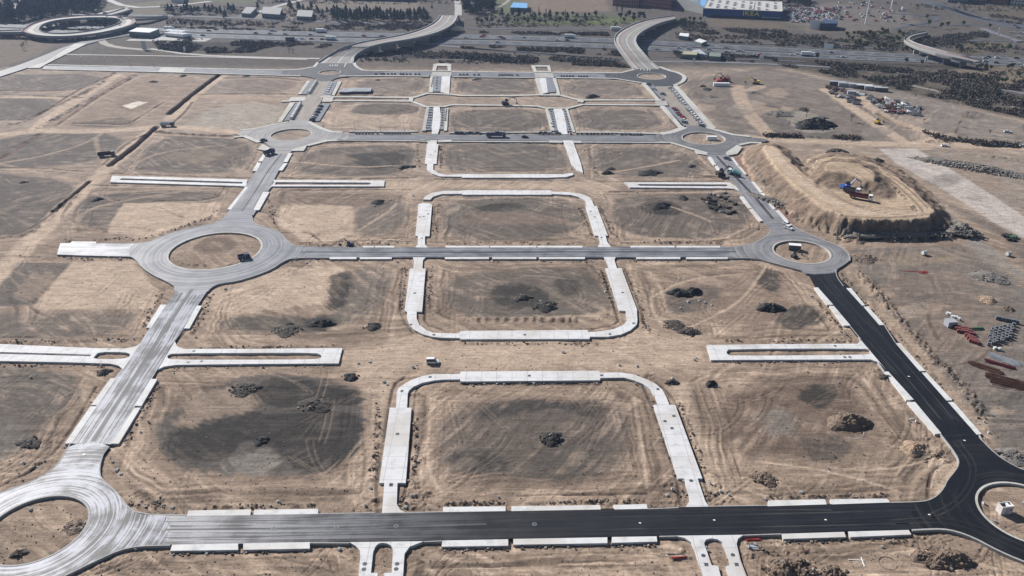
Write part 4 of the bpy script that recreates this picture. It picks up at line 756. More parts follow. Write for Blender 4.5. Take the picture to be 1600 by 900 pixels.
kerb([(110, 692), (93, 722), (77, 737), (50, 752), (20, 762), (-10, 774)], .3, sm=1); kerb([(266, 851.5), (215, 852.8), (185, 859.5), (150, 875.5), (100, 900)], .3, sm=1)
kerb([(328, 448), (345, 442), (370, 439), (400, 430), (425, 420), (442, 408), (457, 402.6), (515, 402.6)], .3, sm=1); kerb([(215, 406), (222, 418), (240, 430), (257, 437.5), (272, 446)], .3, sm=1)
kerb([(232, 378.5), (250, 370), (275, 361), (310, 354), (340, 347), (352, 340), (358, 329)], .3, sm=1); kerb([(393, 337), (396, 347), (405, 352), (420, 356), (437, 362), (450, 377), (462, 385.6), (567, 386)], .3, sm=1)
kerb([(1140, 385.6), (1160, 384.3), (1178, 379.6), (1195, 370.5), (1203, 364)], .35, sm=1); kerb([(1137, 403), (1180, 402.7), (1210, 411), (1250, 421)], .35, sm=1); kerb([(1236, 350), (1252, 360), (1280, 372), (1300, 380), (1317, 387), (1328, 398), (1328, 407)], .35, sm=1)
# pavements by the far roundabouts and streets
def walk(p, wd=2.2, m=CONW, sm=0, z=RZ+.09): path('pavement', p, wd, m, z, .8, sm)
walk([(376, 203), (400, 200.5), (425, 195), (450, 190)], 2.2); walk([(365, 214), (382, 212.5), (405, 222)], 3); walk([(482, 190), (500, 199.5), (517, 205.5), (535, 206.3)], 3); walk([(535, 218.5), (510, 219.6), (480, 227)], 3)
poly('pavement', [(455, 234), (480, 226), (477, 232), (474, 235.5), (456, 235.5)], CONW); poly('pavement', [(402, 233), (410, 225), (423, 231), (420, 236)], CONW)
walk([(527, 218.6), (600, 219.2), (667, 220)], 1.5); walk([(690, 220.5), (880, 221.5)], 1.6); walk([(898, 221.7), (1032, 222.3)], 1.6); walk([(655, 219.6), (667, 220), (668, 219)], 4); walk([(684, 220.4), (706, 219.8)], 4, z=RZ+.1); walk([(858, 221), (878, 221.4)], 3.6, z=RZ+.1); walk([(896, 221.4), (908, 221.6)], 3.6, z=RZ+.1)
walk([(1032, 222), (1048, 222.5), (1083, 233), (1105, 239)], 2.4); poly('pavement', [(1083, 232), (1104, 239), (1106, 242), (1090, 240)], CONW); walk([(1032, 209), (1050, 206), (1070, 198.5)], 4.5); poly('pavement', [(1134, 238), (1152, 226), (1160, 230), (1152, 240), (1136, 243)], CONW, RZ+.05); walk([(1155, 226), (1172, 222.5), (1190, 223)], 2.4); walk([(1103, 198.5), (1122, 203.5), (1145, 210), (1172, 213)], 3)
walk([(545, 204.8), (600, 204.8), (652, 205)], 2.2, PAVE); walk([(702, 207), (780, 206.6), (861, 206)], 2.2, PAVE); walk([(900, 206.3), (960, 206.5), (1030, 208.2)], 2.6); walk([(530, 118.6), (600, 118), (670, 119)], 2, CONW); walk([(707, 119.6), (836, 121)], 2, CONW); walk([(868, 121), (960, 122.3), (1002, 129)], 2.2, CONW)
walk([(568, 110), (620, 111), (676, 111)], 2.2); walk([(705, 111.6), (832, 113)], 2.2); walk([(862, 113), (970, 113.6), (992, 108)], 2.4); walk([(553, 97), (556, 104), (568, 110)], 2.6, sm=1); walk([(497, 97), (491, 104), (470, 107.8), (440, 109.5), (250, 105), (75, 101)], 2.4); walk([(66, 107.6), (250, 112), (440, 117.6), (470, 118)], 2.2); walk([(1030, 104), (1046, 110), (1062, 114), (1071, 120), (1066, 128), (1054, 133)], 3.2, sm=1)
quad('pavement', [(252, 105.2), (290, 106.2), (286, 112.5), (247, 111.5)], CONW, RZ+.03)
# avenues with walkways and bays
quad('walkway', [(480, 126), (484.5, 126.5), (470.5, 147), (465, 147)], CONW); quad('walkway', [(453, 160), (461, 160), (440.5, 190), (432.5, 192)], CONW); quad('walkway', [(528, 127), (534, 127), (522, 150), (517, 150)], CONW)
quad('bay_paving', [(484.6, 127), (495, 127), (481, 147), (471, 147)], PAVG); quad('bay_paving', [(461.4, 162), (470, 162), (455, 187), (443, 189)], PAVG); quad('bay_paving', [(515, 127), (527.6, 127), (516.6, 148), (504, 148)], PAVG); quad('bay_paving', [(501, 162), (516, 162), (499, 189), (486, 189)], PAVG)
quad('pavement', [(455, 152), (478, 151), (476, 157), (450, 158)], CONW); quad('pavement', [(506, 148.5), (523, 149), (518, 159), (503, 159)], CONW)
quad('walkway', [(1002, 129), (1009, 129), (1035, 157), (1028, 157)], CONW); quad('walkway', [(1031, 165), (1038, 165), (1069, 197), (1062, 199)], CONW); quad('walkway', [(1051, 132), (1057.5, 132), (1119, 200), (1110, 201)], CONW); quad('bay_paving', [(1010, 131), (1019, 131), (1038, 155), (1031, 155)], PAVG); quad('bay_paving', [(1040, 167), (1050, 167), (1072, 196), (1066, 197)], PAVG); quad('bay_paving', [(1047, 134), (1052, 135), (1106, 199), (1098, 198)], PAVG)
quad('pavement', [(1024, 157.5), (1041, 157.5), (1044, 164.5), (1028, 164.5)], PAVE, RZ+.03)
# plazas between the far blocks
poly('plaza', [(675.5, 111), (677, 100), (684, 99), (698, 99), (705, 100), (705.5, 111)], CONW, holes=[[(681, 110), (683, 103), (699, 103), (700, 110)]], z=RZ+.02)
poly('plaza', [(835, 112.5), (830, 102), (859, 102), (862, 112.5)], CONW, holes=[[(839, 111), (836, 104), (855, 104), (858, 111)]], z=RZ+.02)
for q, m in [([(672.5, 119), (678, 119), (676, 144), (670, 144)], CONW), ([(678.2, 119), (690, 119), (688, 143), (676.2, 143)], PAVG), ([(690.2, 119), (703.6, 119), (702, 146.5), (688.2, 144)], CON), ([(836, 121.5), (842, 121.5), (849, 149), (844, 149)], CONW), ([(842.2, 121.8), (853, 121.8), (856, 144.5), (848.4, 146)], CON), ([(853.2, 121.8), (863, 122), (870, 143), (856.2, 144.5)], PAVG), ([(863.3, 122), (868.8, 122), (876, 149), (870.2, 147)], CONW),
             ([(666, 167), (671, 168), (665, 204), (659.5, 204)], PAVE), ([(671.2, 169), (677.2, 169), (674.4, 203), (665.3, 203)], PAVG), ([(677.6, 167), (687, 167), (689, 182), (687, 200), (684, 209.4), (674.7, 209.4), (675, 182)], CON), ([(689.4, 170), (695.2, 170), (693.2, 202), (687.6, 202)], PAVG), ([(695.6, 168.6), (700.7, 168.6), (698.5, 204), (693.5, 204)], CONW),
             ([(852, 169), (856.8, 169), (866.2, 204), (861, 204)], CONW), ([(857, 171), (864.6, 172), (871, 204), (866.4, 204)], PAVG), ([(864.8, 170), (879.3, 170), (884, 190), (887, 209.5), (878, 209.5), (871.4, 202)], CON), ([(879.5, 171), (883.4, 171), (894, 205), (887.2, 205)], PAVG), ([(883.5, 169.3), (887, 169.3), (899, 206), (894.4, 206)], CONW), ([(835, 113.5), (862.6, 113.5), (866, 121.4), (836.4, 121)], PAVE), ([(676, 112), (705.5, 112.3), (704.5, 118.8), (673, 118.6)], PAVE)]:
    quad('plaza_paving', q, m, RZ+.02)
for p in ([(500, 151.2), (560, 151.2), (643, 152.4)], [(503, 157.2), (560, 157), (643, 158)], [(645, 152.4), (668, 145.6), (702, 147), (720, 149), (800, 149.4), (843, 148), (876, 148.4), (905, 156.3), (960, 156), (1030, 156.2)], [(645, 158.5), (665, 166.5), (695, 166), (706, 163.5), (800, 164.5), (840, 165.5), (852, 168.5), (886, 169), (910, 163), (960, 163.4), (1030, 164)], [(455, 157.6), (440, 158)]): walk(p, 2.8)
poly('pavement', [(640, 151.5), (646, 152), (645, 159), (638, 158)], CONW, RZ+.12); poly('pavement', [(903, 155), (913, 155.5), (911, 160), (902, 158.5)], CONW, RZ+.12)
# road marking: give way lines, arrows
WHT = plain('road_paint', (.75, .75, .72), .7, .1, 1)
def mark(p, wd): path('road_marking', p, wd, WHT, RZ+.03, .02)
mark([(498, 98.2), (552, 98.2)], .7); mark([(1002, 104.7), (1029, 104.7)], .7); mark([(541, 98), (538, 104)], .5); mark([(1002, 105), (1001, 109)], .6)
for u in (516, 520, 524, 527): mark([(u, 101), (u-.5, 103)], .5)
for u in (1006, 1011, 1015): mark([(u, 108), (u+.5, 110)], .5)
for u0, v0 in ((1290, 812), (1452, 804), (1507, 688), (1420, 588), (1000, 817), (1116, 812.5)): mark([(u0-1.8, v0-.3), (u0+1.8, v0+.2)], .35)

# keep the earth below every slab, then build the ground sheet
for loops, z in ROADP:
    if z > 1.5: continue
    P = loops[0]; x0, y0 = P.min(0)-1.5; x1, y1 = P.max(0)+1.5; r_ = np.where((Yr >= y0) & (Yr <= y1))[0]
    if not len(r_): continue
    r = slice(r_.min(), r_.max()+1); cx = (GX[r] >= x0) & (GX[r] <= x1); c_ = np.where(cx.any(0))[0]
    if not len(c_): continue
    c = slice(c_.min(), c_.max()+1); d = seg_dist(P, GX[r, c], GY[r, c], True)
    for h in loops[1:]: d = np.minimum(d, -seg_dist(h, GX[r, c], GY[r, c], True))
    m = sstep(-2.0, -.8, d); lim = np.clip(GZ[r, c]-.1, -.3, -.05); GZ[r, c] += (lim-GZ[r, c])*m
build_ground()
print('ground', NU*NV, round(time.time()-T0, 1))
# ------------------------------------------------------------------ loose things on the site
ORD = ['first', 'second', 'third', 'fourth', 'fifth', 'sixth', 'seventh', 'eighth', 'ninth', 'tenth', 'eleventh', 'twelfth', 'thirteenth', 'fourteenth', 'fifteenth', 'sixteenth', 'seventeenth', 'eighteenth', 'nineteenth']
TENS = ['', '', 'twenty', 'thirty', 'forty', 'fifty', 'sixty', 'seventy', 'eighty', 'ninety']; TTH = ['', '', 'twentieth', 'thirtieth', 'fortieth', 'fiftieth', 'sixtieth', 'seventieth', 'eightieth', 'ninetieth']
def ordinal(i):
    if i < 19: return ORD[i]
    n = i+1
    if n < 100: return TTH[n//10] if n % 10 == 0 else TENS[n//10]+'-'+ORD[n % 10-1]
    return 'hundred and '+ordinal(n-101) if n > 100 else 'hundredth'
ANCH = [((410, 670), 'in the dark front left lot'), ((840, 685), 'in the front centre lot'), ((1270, 660), 'in the front right lot'), ((430, 480), 'in the lot left of the second U-shaped street'), ((815, 460), 'inside the second U-shaped street'), ((1160, 460), 'in the lot left of the fresh black road'),
        ((110, 470), 'in the lot left of the big roundabout'), ((50, 650), 'at the far left front lot'), ((230, 335), 'in the lot above the big roundabout'), ((540, 335), 'in the lot right of the upper left road'), ((800, 340), 'inside the third U-shaped street'), ((1060, 340), 'in the lot left of the spoil mound'),
        ((560, 250), 'in the lot below the far left roundabout'), ((790, 247), 'inside the far U-shaped street'), ((1010, 250), 'in the lot below the far right roundabout'), ((330, 870), 'below the left front road'), ((850, 870), 'below the middle of the front road'), ((1300, 870), 'below the right end of the front road'),
        ((130, 240), 'in the left outer field'), ((60, 310), 'at the left edge field'), ((1540, 520), 'in the materials yard on the right'), ((1450, 450), 'on the bare ground below the mound'), ((1380, 150), 'in the far storage yard'), ((1240, 190), 'in the rubble field above the mound'), ((1320, 300), 'on the big spoil mound'),
        ((60, 820), 'on the front left roundabout island'), ((1570, 790), 'on the black roundabout island'), ((336, 393), 'on the big left roundabout island'), ((1253, 393), 'on the middle right roundabout island'), ((1100, 215), 'on the far right roundabout island'), ((600, 550), 'on the sand left of the promenade'), ((1040, 550), 'on the sand right of the promenade'),
        ((840, 550), 'on the sand promenade'), ((620, 700), 'along the left arm of the front street'), ((1070, 700), 'along the right arm of the front street'), ((1540, 700), 'beside the fresh black road'), ((1520, 300), 'beside the pale haul road'), ((1500, 240), 'on the far dirt road'), ((180, 150), 'in the far left field'), ((600, 150), 'in the far block of lots'), ((960, 180), 'in the far right block of lots')]
def where(u, v):
    return min(ANCH, key=lambda a: ((a[0][0]-u)**2+((a[0][1]-v)*1.6)**2))[1]
REGI = []
def reg(o, desc, cat, u, v, group=None, place=None): REGI.append((o, desc, cat, u, v, group, place if place is not None else where(u, v)))
def finish_labels():
    cl = {}
    for r in REGI: cl.setdefault((r[1], r[6]), []).append(r)
    for (desc, place), L in cl.items():
        L.sort(key=lambda r: (r[3], r[4]))
        for i, (o, _, cat, u, v, g, _p) in enumerate(L):
            if len(L) == 1: lab = desc+' '+place
            else: lab = desc+' '+place+', '+ordinal(i)+' from left'
            wd = lab.split()
            if len(wd) > 16 and len(L) > 1: lab = ' '.join((desc+' '+place).split()[:12])+', '+ordinal(i)+' from left'
            tag(o, lab.strip(), cat, g)
H_DARK = plain('dark_rubble', (.055, .046, .038), .95, .5, 1.4, bump=.3); H_BRN = plain('brown_soil', (.16, .115, .085), .95, .4, 1.2, bump=.3); H_TAN = plain('tan_soil', (.29, .205, .14), .95, .3, 1.2, bump=.3)
H_GRY = plain('grey_rubble', (.16, .145, .13), .95, .45, 1.6, bump=.3); ROCK = plain('stones', (.27, .24, .21), .9, .3, 2); BLKS = plain('black_spoil', (.026, .025, .024), .95, .4, 1.5, bump=.3); RUST = plain('rusty_steel', (.10, .045, .03), .85, .4, 2)
def rockbox(mb, p, s, m=0):
    a = [Vector((random.uniform(.6, 1)*sx, random.uniform(.6, 1)*sy, random.uniform(.5, 1)*sz))*s for sz in (-1, 1) for sx, sy in ((-1, -1), (1, -1), (1, 1), (-1, 1))]
    R = Matrix.Rotation(random.uniform(0, 6.28), 3, 'Z') @ Matrix.Rotation(random.uniform(-.5, .5), 3, 'X')
    mb.add([p+R @ q for q in a], [(3, 2, 1, 0), (4, 5, 6, 7), (0, 1, 5, 4), (1, 2, 6, 5), (2, 3, 7, 6), (3, 0, 4, 7)], m)
def heap(u, v, rx, h, mat, desc, ry=None, rot=0.0, rocks=0, rs=.45, rough=.25, place=None, name='spoil_heap', cat='heap', rock=None, peaks=0):
    x, y, _ = at(u, v); z = zat(x, y); ry = ry or rx*.8; s = random.randrange(9999); K, M = 14, 34
    cr, sr = math.cos(rot), math.sin(rot); vs = []; fs = []
    pk = [(0, 0, 1.0)]+[(random.uniform(-.5, .5), random.uniform(-.4, .4), random.uniform(.5, .9)) for _ in range(peaks)]
    def hz(a, b):
        return max(p[2]*((max(0, 1-(a*a+b*b)))**1.15 if i == 0 else max(0, 1-math.hypot(a-p[0], b-p[1])/.5)**.9) for i, p in enumerate(pk))*(.8 if peaks else 1)
    for i in range(K+1):
        for j in range(M):
            t = 2*math.pi*j/M; r = i/K; ed = 1+.22*math.sin(2*t+s)+.13*math.sin(5*t+s*2)
            a, b = r*math.cos(t), r*math.sin(t); n = float(fbm(np.array([a*2.6+s]), np.array([b*2.6]), s, 3)[0]); n2 = float(fbm(np.array([a*8+s]), np.array([b*8]), s, 2)[0])
            zz = h*hz(a, b)*(1+rough*1.6*n)+h*rough*.55*n2*(1-r**4)-(.35 if i == K else 0)
            lx, ly = a*rx*ed, b*ry*ed; vs.append((lx*cr-ly*sr, lx*sr+ly*cr, max(zz, -.35)))
    for i in range(K):
        for j in range(M):
            a, b, c, d = i*M+j, i*M+(j+1) % M, (i+1)*M+(j+1) % M, (i+1)*M+j; fs.append((a, d, c, b))
    mb = MB(); mb.add(vs, fs, 0)
    for _ in range(int(rocks*1.6)):
        r = random.random()**.7*1.15; t = random.uniform(0, 6.28); a, b = r*math.cos(t), r*math.sin(t)
        lx, ly = a*rx, b*ry; rockbox(mb, Vector((lx*cr-ly*sr, lx*sr+ly*cr, h*hz(a, b)*.92)), rs*.62*random.uniform(.3, 1.3), 1 if random.random() < .22 else 0)
    o = mb.build(name, [mat, rock or ROCK]); o.location = (x, y, z); reg(o, desc, cat, u, v, 'heaps of soil and rubble on the lots', place); return o
HP = [(503, 506, 4.5, 1.5, BLKS, 'very dark wide spoil heap', 0), (448, 517, 5, .8, H_DARK, 'low stony rubble heap', 40), (583, 510, 3.2, .9, H_DARK, 'small round brown heap', 8), (817, 466, 3.6, 1.3, H_DARK, 'dark clod heap, the smaller left one', 14), (853, 479, 5, 1.5, BLKS, 'black clod heap, the larger right one', 24),
 (862, 686, 3.8, 1.8, BLKS, 'dark rubble heap with pale stones', 26), (492, 633, 5, 1.4, H_DARK, 'dark leafy brush heap', 20), (409, 689, 2.6, .9, BLKS, 'small dark heap on dark soil', 4), (380, 609, 4.6, 1.3, H_DARK, 'dark broken heap at the lot top', 26), (548, 590, 2.8, 1.0, BLKS, 'small black heap beside the sand', 3), (1062, 459, 4.6, 2, BLKS, 'wide black heap', 4), (1083, 457, 3.5, 2.2, BLKS, 'taller black heap', 6),
 (1204, 482, 4.8, 2.2, BLKS, 'dark cone heap near the black road', 8), (1325, 661, 6.2, 3.6, H_BRN, 'large brown heap with steep dark side', 24), (1427, 701, 4.2, 1.5, H_TAN, 'low tan soil heap', 4), (1192, 748, 3.8, 1.6, H_BRN, 'small brown stony heap', 26), (1111, 601, 1.9, 1.5, BLKS, 'small round black heap', 2), (1050, 598, 2.2, 1.2, H_DARK, 'small dark heap beside the street curve', 12),
 (1078, 519, 4, 1.5, H_DARK, 'dark stony heap', 24), (1054, 508, 4.4, .9, H_DARK, 'low brown heap', 20), (590, 316, 4, 1.2, BLKS, 'black flat heap', 0), (1031, 322, 6, 1.7, BLKS, 'wide black heap', 4), (1067, 310, 3.2, 1.4, H_DARK, 'small dark cone heap', 3), (1015, 271, 6.5, 1.4, BLKS, 'long black heap', 3), (949, 271, 3, 1.2, BLKS, 'small black heap', 2), (955, 264, 2.4, .9, H_DARK, 'smaller dark heap', 2),
 (1081, 260, 2.6, .9, BLKS, 'black flat heap', 0), (633, 261, 3.6, 1.2, BLKS, 'larger of two black heaps', 0), (645, 261, 2.4, 1, BLKS, 'smaller of two black heaps', 0), (925, 152, 5, 1.8, BLKS, 'black heap by the far street', 0), (1216, 179, 9, 2.6, H_GRY, 'wide grey rubble heap', 70), (1307, 239, 5.5, 2.2, H_DARK, 'dark heap on the mound top edge', 14),
 (1350, 404, 6, 1.8, H_BRN, 'broken brown rubble heap', 46), (1547, 434, 7, 1.8, H_GRY, 'wide pale rubble heap', 60), (1543, 469, 4.0, 1.3, H_TAN, 'orange-tan soil heap', 16), (1575, 483, 2.4, 1.4, H_BRN, 'small brown heap with stones', 14), (1580, 713, 4.5, 1.4, H_GRY, 'pale rubble heap beside the black road', 46), (163, 582, 2.6, .9, H_DARK, 'small dark heap', 6), (45, 693, 3.5, .9, H_DARK, 'low dark heap', 10), (115, 824, 3, .7, H_BRN, 'low rubble heap', 24), (30, 865, 2, .7, H_DARK, 'small dark heap', 8),
 (152, 312, 3, 1, BLKS, 'black round heap', 0), (450, 508, 2.2, .7, H_DARK, 'tiny dark heap', 3), (1385, 590, 2.6, .8, H_DARK, 'small dark heap beside the black road', 10), (1283, 185, 5, 1.5, H_GRY, 'pale grey heap', 20), (1331, 215, 3, .9, H_DARK, 'low dark heap', 5), (1255, 172, 4, 1.6, H_DARK, 'dark round heap', 8), (1105, 140, 4, 1.6, H_DARK, 'dark brush heap beside the far avenue', 14), (1097, 135, 3, 1.2, H_BRN, 'brown heap beside the far avenue', 10), (1331, 155, 3, 1, H_DARK, 'dark flat heap', 4), (1138, 262, 2.6, .9, H_BRN, 'brown heap beside the upper right road', 8), (1176, 145, 5, 1.2, H_GRY, 'grey rubble heap', 26), (1113, 151, 4, 1.0, H_GRY, 'grey stony heap', 30),
 (37, 285, 2.2, .7, H_DARK, 'small dark heap', 3), (400, 606, 2, .7, H_DARK, 'small dark heap', 3), (1395, 375, 3, 1, H_BRN, 'brown heap at the mound foot', 10), (1330, 374, 5, 1.4, H_TAN, 'pale sand heap at the mound foot', 4), (1535, 262, 2.2, .7, RUST, 'small red soil heap', 0), (1370, 256, 3.2, 1.2, H_DARK, 'dark heap behind the mound', 6), (240, 128, 3.6, 1, H_DARK, 'dark round heap', 0), (385, 119, 3.6, 1, BLKS, 'black heap by the far left street', 0), (286, 119, 3.4, 1, H_DARK, 'dark grey heap by the far left street', 0), (590, 125, 3, .9, H_DARK, 'dark flat heap', 0), (745, 124, 4, .9, H_DARK, 'dark flat heap', 0)]
for (u, v, r, h, m, desc, rk) in HP: heap(u, v, r, h, m, desc, rocks=rk, peaks=2 if rk > 10 else 0)
for (u, v, r, h, d) in [(1224, 892, 5.2, 3.4, 'tall dark heap, the largest'), (1248, 889, 4.2, 2.8, 'round brown heap beside the largest'), (1262, 898, 3.4, 2.0, 'small brown heap'), (1300, 897, 3.8, 1.9, 'low brown heap'), (1450, 872, 4.2, 2.0, 'left heap of the boulder group'), (1474, 876, 4.6, 2.8, 'middle heap of the boulder group'), (1494, 876, 4.4, 2.9, 'right heap of the boulder group')]:
    heap(u, v, r*.9, h*.75, H_BRN, d, rocks=26, rs=.55, peaks=3, rough=.45)
heap(1273, 197, 12.5, 4.8, BLKS, 'big dark shrubby heap with pale crest', ry=10, rot=-.2, rocks=60, rs=.8, rough=.5, peaks=4, rock=H_DARK)
heap(1518, 262, 27, 2.6, H_GRY, 'long bank of pale broken stones', ry=6, rot=-.62, rocks=620, rs=1.0, rough=.5, peaks=6, name='stone_bank', cat='stone bank', place='beside the pale haul road')
heap(1400, 371, 26, 1.6, H_GRY, 'long low bank of mixed rubble', ry=3.2, rot=.02, rocks=160, rs=.7, rough=.6, peaks=6, name='rubble_bank', cat='rubble bank', place='at the foot of the big mound')
heap(1500, 366, 8, 2.4, H_GRY, 'stony heap', ry=4, rot=-.5, rocks=90, rs=.8, rough=.6, peaks=4, place='at the right foot of the big mound')
heap(1210, 318, 16, 1.8, H_GRY, 'long rubble slope', ry=3.6, rot=-.95, rocks=140, rs=.7, rough=.6, peaks=6, name='rubble_bank', cat='rubble bank', place='between upper right road and big mound')
# --- vehicles
WHITE_P = plain('white_paint', (.75, .75, .74), .35, .05, 1); DKGLASS = plain('dark_glass', (.03, .035, .045), .1, .1, 1); TYRE = plain('tyre', (.025, .025, .025), .9, .1, 1); BLUE_P = plain('blue_paint', (.03, .08, .32), .4, .15, 1); MAROON = plain('maroon_paint', (.12, .02, .03), .45, .15, 1); TEAL = plain('teal_paint', (.10, .28, .27), .5, .15, 1)
YEL = plain('yellow_paint', (.55, .36, .05), .5, .15, 1); RED_P = plain('red_paint', (.42, .05, .04), .5, .2, 1); DGREY = plain('dark_grey_paint', (.07, .075, .085), .4, .15, 1); SILV = plain('silver_paint', (.42, .43, .45), .35, .1, 1); DBLUE = plain('dark_blue_paint', (.03, .045, .10), .35, .15, 1); GREEN = plain('green_cover', (.06, .17, .09), .7, .2, 2); TIMB = plain('pallet_wood', (.30, .22, .14), .9, .2, 4)
def wheels(root, pts, r=.33, w=.24):
    for x, y in pts:
        mb = MB(); mb.tube((x, y-w/2, r), (x, y+w/2, r), r, n=14); o = mb.build('wheel', [TYRE], root)
        mb = MB(); mb.tube((x, y-w/2-.02, r), (x, y+w/2+.02, r), r*.5, n=10); hb = mb.build('hub', [SILV]); kid(o, hb)
CARP = {}
def make_car(paint, van=False):
    root = empty('parked_car', (0, 0, 0)); mb = MB(); L = 2.15
    hgt = 1.0 if not van else 1.1
    prof = [(-L, .35), (-L, .75), (-L+.1, .92), (-1.2, 1.0) if not van else (-L+.1, 1.0), (.95, 1.0), (L-.15, .85), (L, .65), (L, .35)]
    mb.prism(prof, -.86, .86); mb.build('body', [paint], root)
    mb = MB()
    b0, b1, t0, t1 = (-1.75, 1.0, -1.25, .35) if not van else (-2.1, 1.2, -2.0, .7); z1 = 1.45 if not van else 1.95
    for s in (0,): mb.add([(b0, -.8, 1.0), (b1, -.8, 1.0), (b1, .8, 1.0), (b0, .8, 1.0), (t0, -.64, z1), (t1, -.64, z1), (t1, .64, z1), (t0, .64, z1)], [(4, 5, 6, 7), (0, 1, 5, 4), (1, 2, 6, 5), (2, 3, 7, 6), (3, 0, 4, 7)])
    mb.build('windows', [DKGLASS], root)
    mb = MB(); mb.box(t0-.02, t1+.02, -.66, .66, z1, z1+.05, taper=.03); mb.build('roof', [paint], root)
    wheels(root, [(-1.3, -.8), (-1.3, .8), (1.3, -.8), (1.3, .8)])
    for s in (-1, 1):
        mb = MB(); mb.box(L-.04, L+.03, s*.62-.16, s*.62+.16, .6, .76); mb.build('headlight', [WHITE_P], root)
    return root
def place(o, u, v, z=None, rz=0.0, dz=0.0):
    x, y, _ = at(u, v, z or 0)
    if z is None: z = zat(x, y)
    o.location = (x, y, z+dz); o.rotation_euler = (0, 0, rz); return o
def first_or_copy(key, fn):
    if key in CARP: return copy_tree(CARP[key])
    CARP[key] = fn(); return CARP[key]
COLN = {'white': WHITE_P, 'dark grey': DGREY, 'silver': SILV, 'dark blue': DBLUE, 'red': RED_P}
def car_at(u, v, col, rz, z=None, desc=None, place_=None, grp='cars on the site', van=False):
    o = first_or_copy(('car', col, van), lambda: make_car(COLN[col], van)); place(o, u, v, z, rz)
    reg(o, desc or col+(' van' if van else ' car'), 'van' if van else 'car', u, v, grp, place_); return o
RZc = RZ+.01
car_at(1230, 352, 'white', -.95, RZc, 'white car parked at the end of the upper right road', ''); car_at(1232, 357.5, 'white', -.95, RZc, 'second white car just below the first on the right road', '')
car_at(1136, 249, 'dark grey', -.9, RZc, 'dark car driving off the far right roundabout', ''); car_at(412, 220, 'dark grey', .2, RZ+.05, 'dark car stopped on the rim of the far left roundabout', '')
car_at(820, 215, 'dark grey', .0, RZc, 'dark car driving along the upper cross street', ''); car_at(1476, 229, 'white', -.1, desc='white car', van=False); car_at(1557, 229, 'dark grey', -.1, desc='dark car'); car_at(1577, 229.5, 'dark blue', -.1, desc='dark blue car')
car_at(676, 567, 'white', .05, desc='white van parked', van=True); car_at(1574, 207, 'white', -.3, desc='small white car'); car_at(1582, 150, 'dark grey', -.3, desc='dark car'); car_at(1598, 229, 'white', -.1, desc='white car at the right edge')
for i, (u, v, c) in enumerate([(1048, 139, 'silver'), (1052, 143.5, 'white'), (1056, 147, 'white'), (1058, 151, 'white'), (1062, 155, 'silver'), (1064, 159, 'white'), (1068, 162.5, 'white'), (1075, 171, 'white'), (1078, 174.5, 'silver'), (1081, 178, 'white'), (1085, 181, 'white'), (1087, 185, 'white'), (1091, 189, 'silver'), (1095, 194, 'white'), (1097, 197.5, 'dark grey')]):
    car_at(u, v, c, -.9, RZ+.03, c+' car', 'in the parked row along the far right avenue', 'cars parked along the far right avenue')
for i, (u, v, c) in enumerate([(1014, 133, 'dark blue'), (1022, 140, 'silver'), (1036, 148, 'dark grey'), (1054, 171, 'red'), (1057, 173.5, 'dark grey'), (1060, 178, 'red'), (1063, 181, 'dark grey'), (1067, 184, 'red'), (1069, 189, 'white'), (1070, 192.5, 'dark grey'), (493, 180, 'silver'), (496, 176, 'dark grey'), (490, 184, 'white'), (499, 171, 'silver'), (501, 167, 'dark grey'), (488, 187.5, 'dark grey')]):
    car_at(u, v, c, -.9 if u > 800 else 1.05, RZ+.03, c+' vehicle', 'beside the kerb of the far '+('right' if u > 800 else 'left')+' avenue', 'vehicles beside the avenues')
for u, v, c in [(715, 209, 'dark blue'), (722, 209.2, 'dark grey'), (731, 209, 'silver'), (737, 209.3, 'dark grey'), (747, 209.5, 'dark blue'), (778, 209, 'dark grey'), (786, 209, 'silver'), (846, 209.4, 'dark grey'), (853, 209.4, 'dark blue'), (861, 209.6, 'silver'), (872, 209.7, 'dark grey')]:
    car_at(u, v, c, 0, RZc, c+' car', 'in the bays of the upper cross street', 'cars parked on the upper cross street')
def make_truck(cabm, bedm, L=8.0, mixer=False):
    root = empty('dump_truck', (0, 0, 0))
    mb = MB(); mb.box(-L/2, L/2-.3, -.5, .5, .7, 1.0); mb.build('chassis', [DGREY], root)
    mb = MB(); mb.prism([(L/2-2.0, .6), (L/2-2.0, 2.9), (L/2-.35, 2.9), (L/2, 1.8), (L/2, .6)], -1.2, 1.2); cab = mb.build('cab', [cabm], root)
    mb = MB(); mb.add([(L/2-.32, -1.05, 2.75), (L/2-.32, 1.05, 2.75), (L/2+.02, 1.05, 1.85), (L/2+.02, -1.05, 1.85)], [(0, 3, 2, 1)])
    for s in (-1, 1): mb.box(L/2-1.5, L/2-.5, s*1.21-.01, s*1.21+.01, 1.8, 2.6)
    wn = mb.build('windows', [DKGLASS]); kid(cab, wn)
    if mixer:
        mb = MB(); mb.tube((-L/2+.3, 0, 1.7), (-.2, 0, 2.2), .75, 1.25, 14); mb.tube((-.2, 0, 2.2), (L/2-2.3, 0, 1.9), 1.25, .7, 14); mb.build('drum', [bedm], root)
    else:
        x0, x1 = -L/2, L/2-2.3; mb = MB()
        mb.box(x0, x1, -1.25, 1.25, 1.05, 1.2); mb.box(x0, x1, -1.25, -1.15, 1.2, 2.5); mb.box(x0, x1, 1.15, 1.25, 1.2, 2.5); mb.box(x1-.1, x1+.02, -1.15, 1.15, 1.2, 2.8); mb.box(x0, x0+.1, -1.15, 1.15, 1.2, 2.4); mb.build('dump_bed', [bedm], root)
    wheels(root, [(x, s*1.0) for x in (-L/2+1, -L/2+2.4, L/2-1.2) for s in (-1, 1)], .52, .35)
    return root
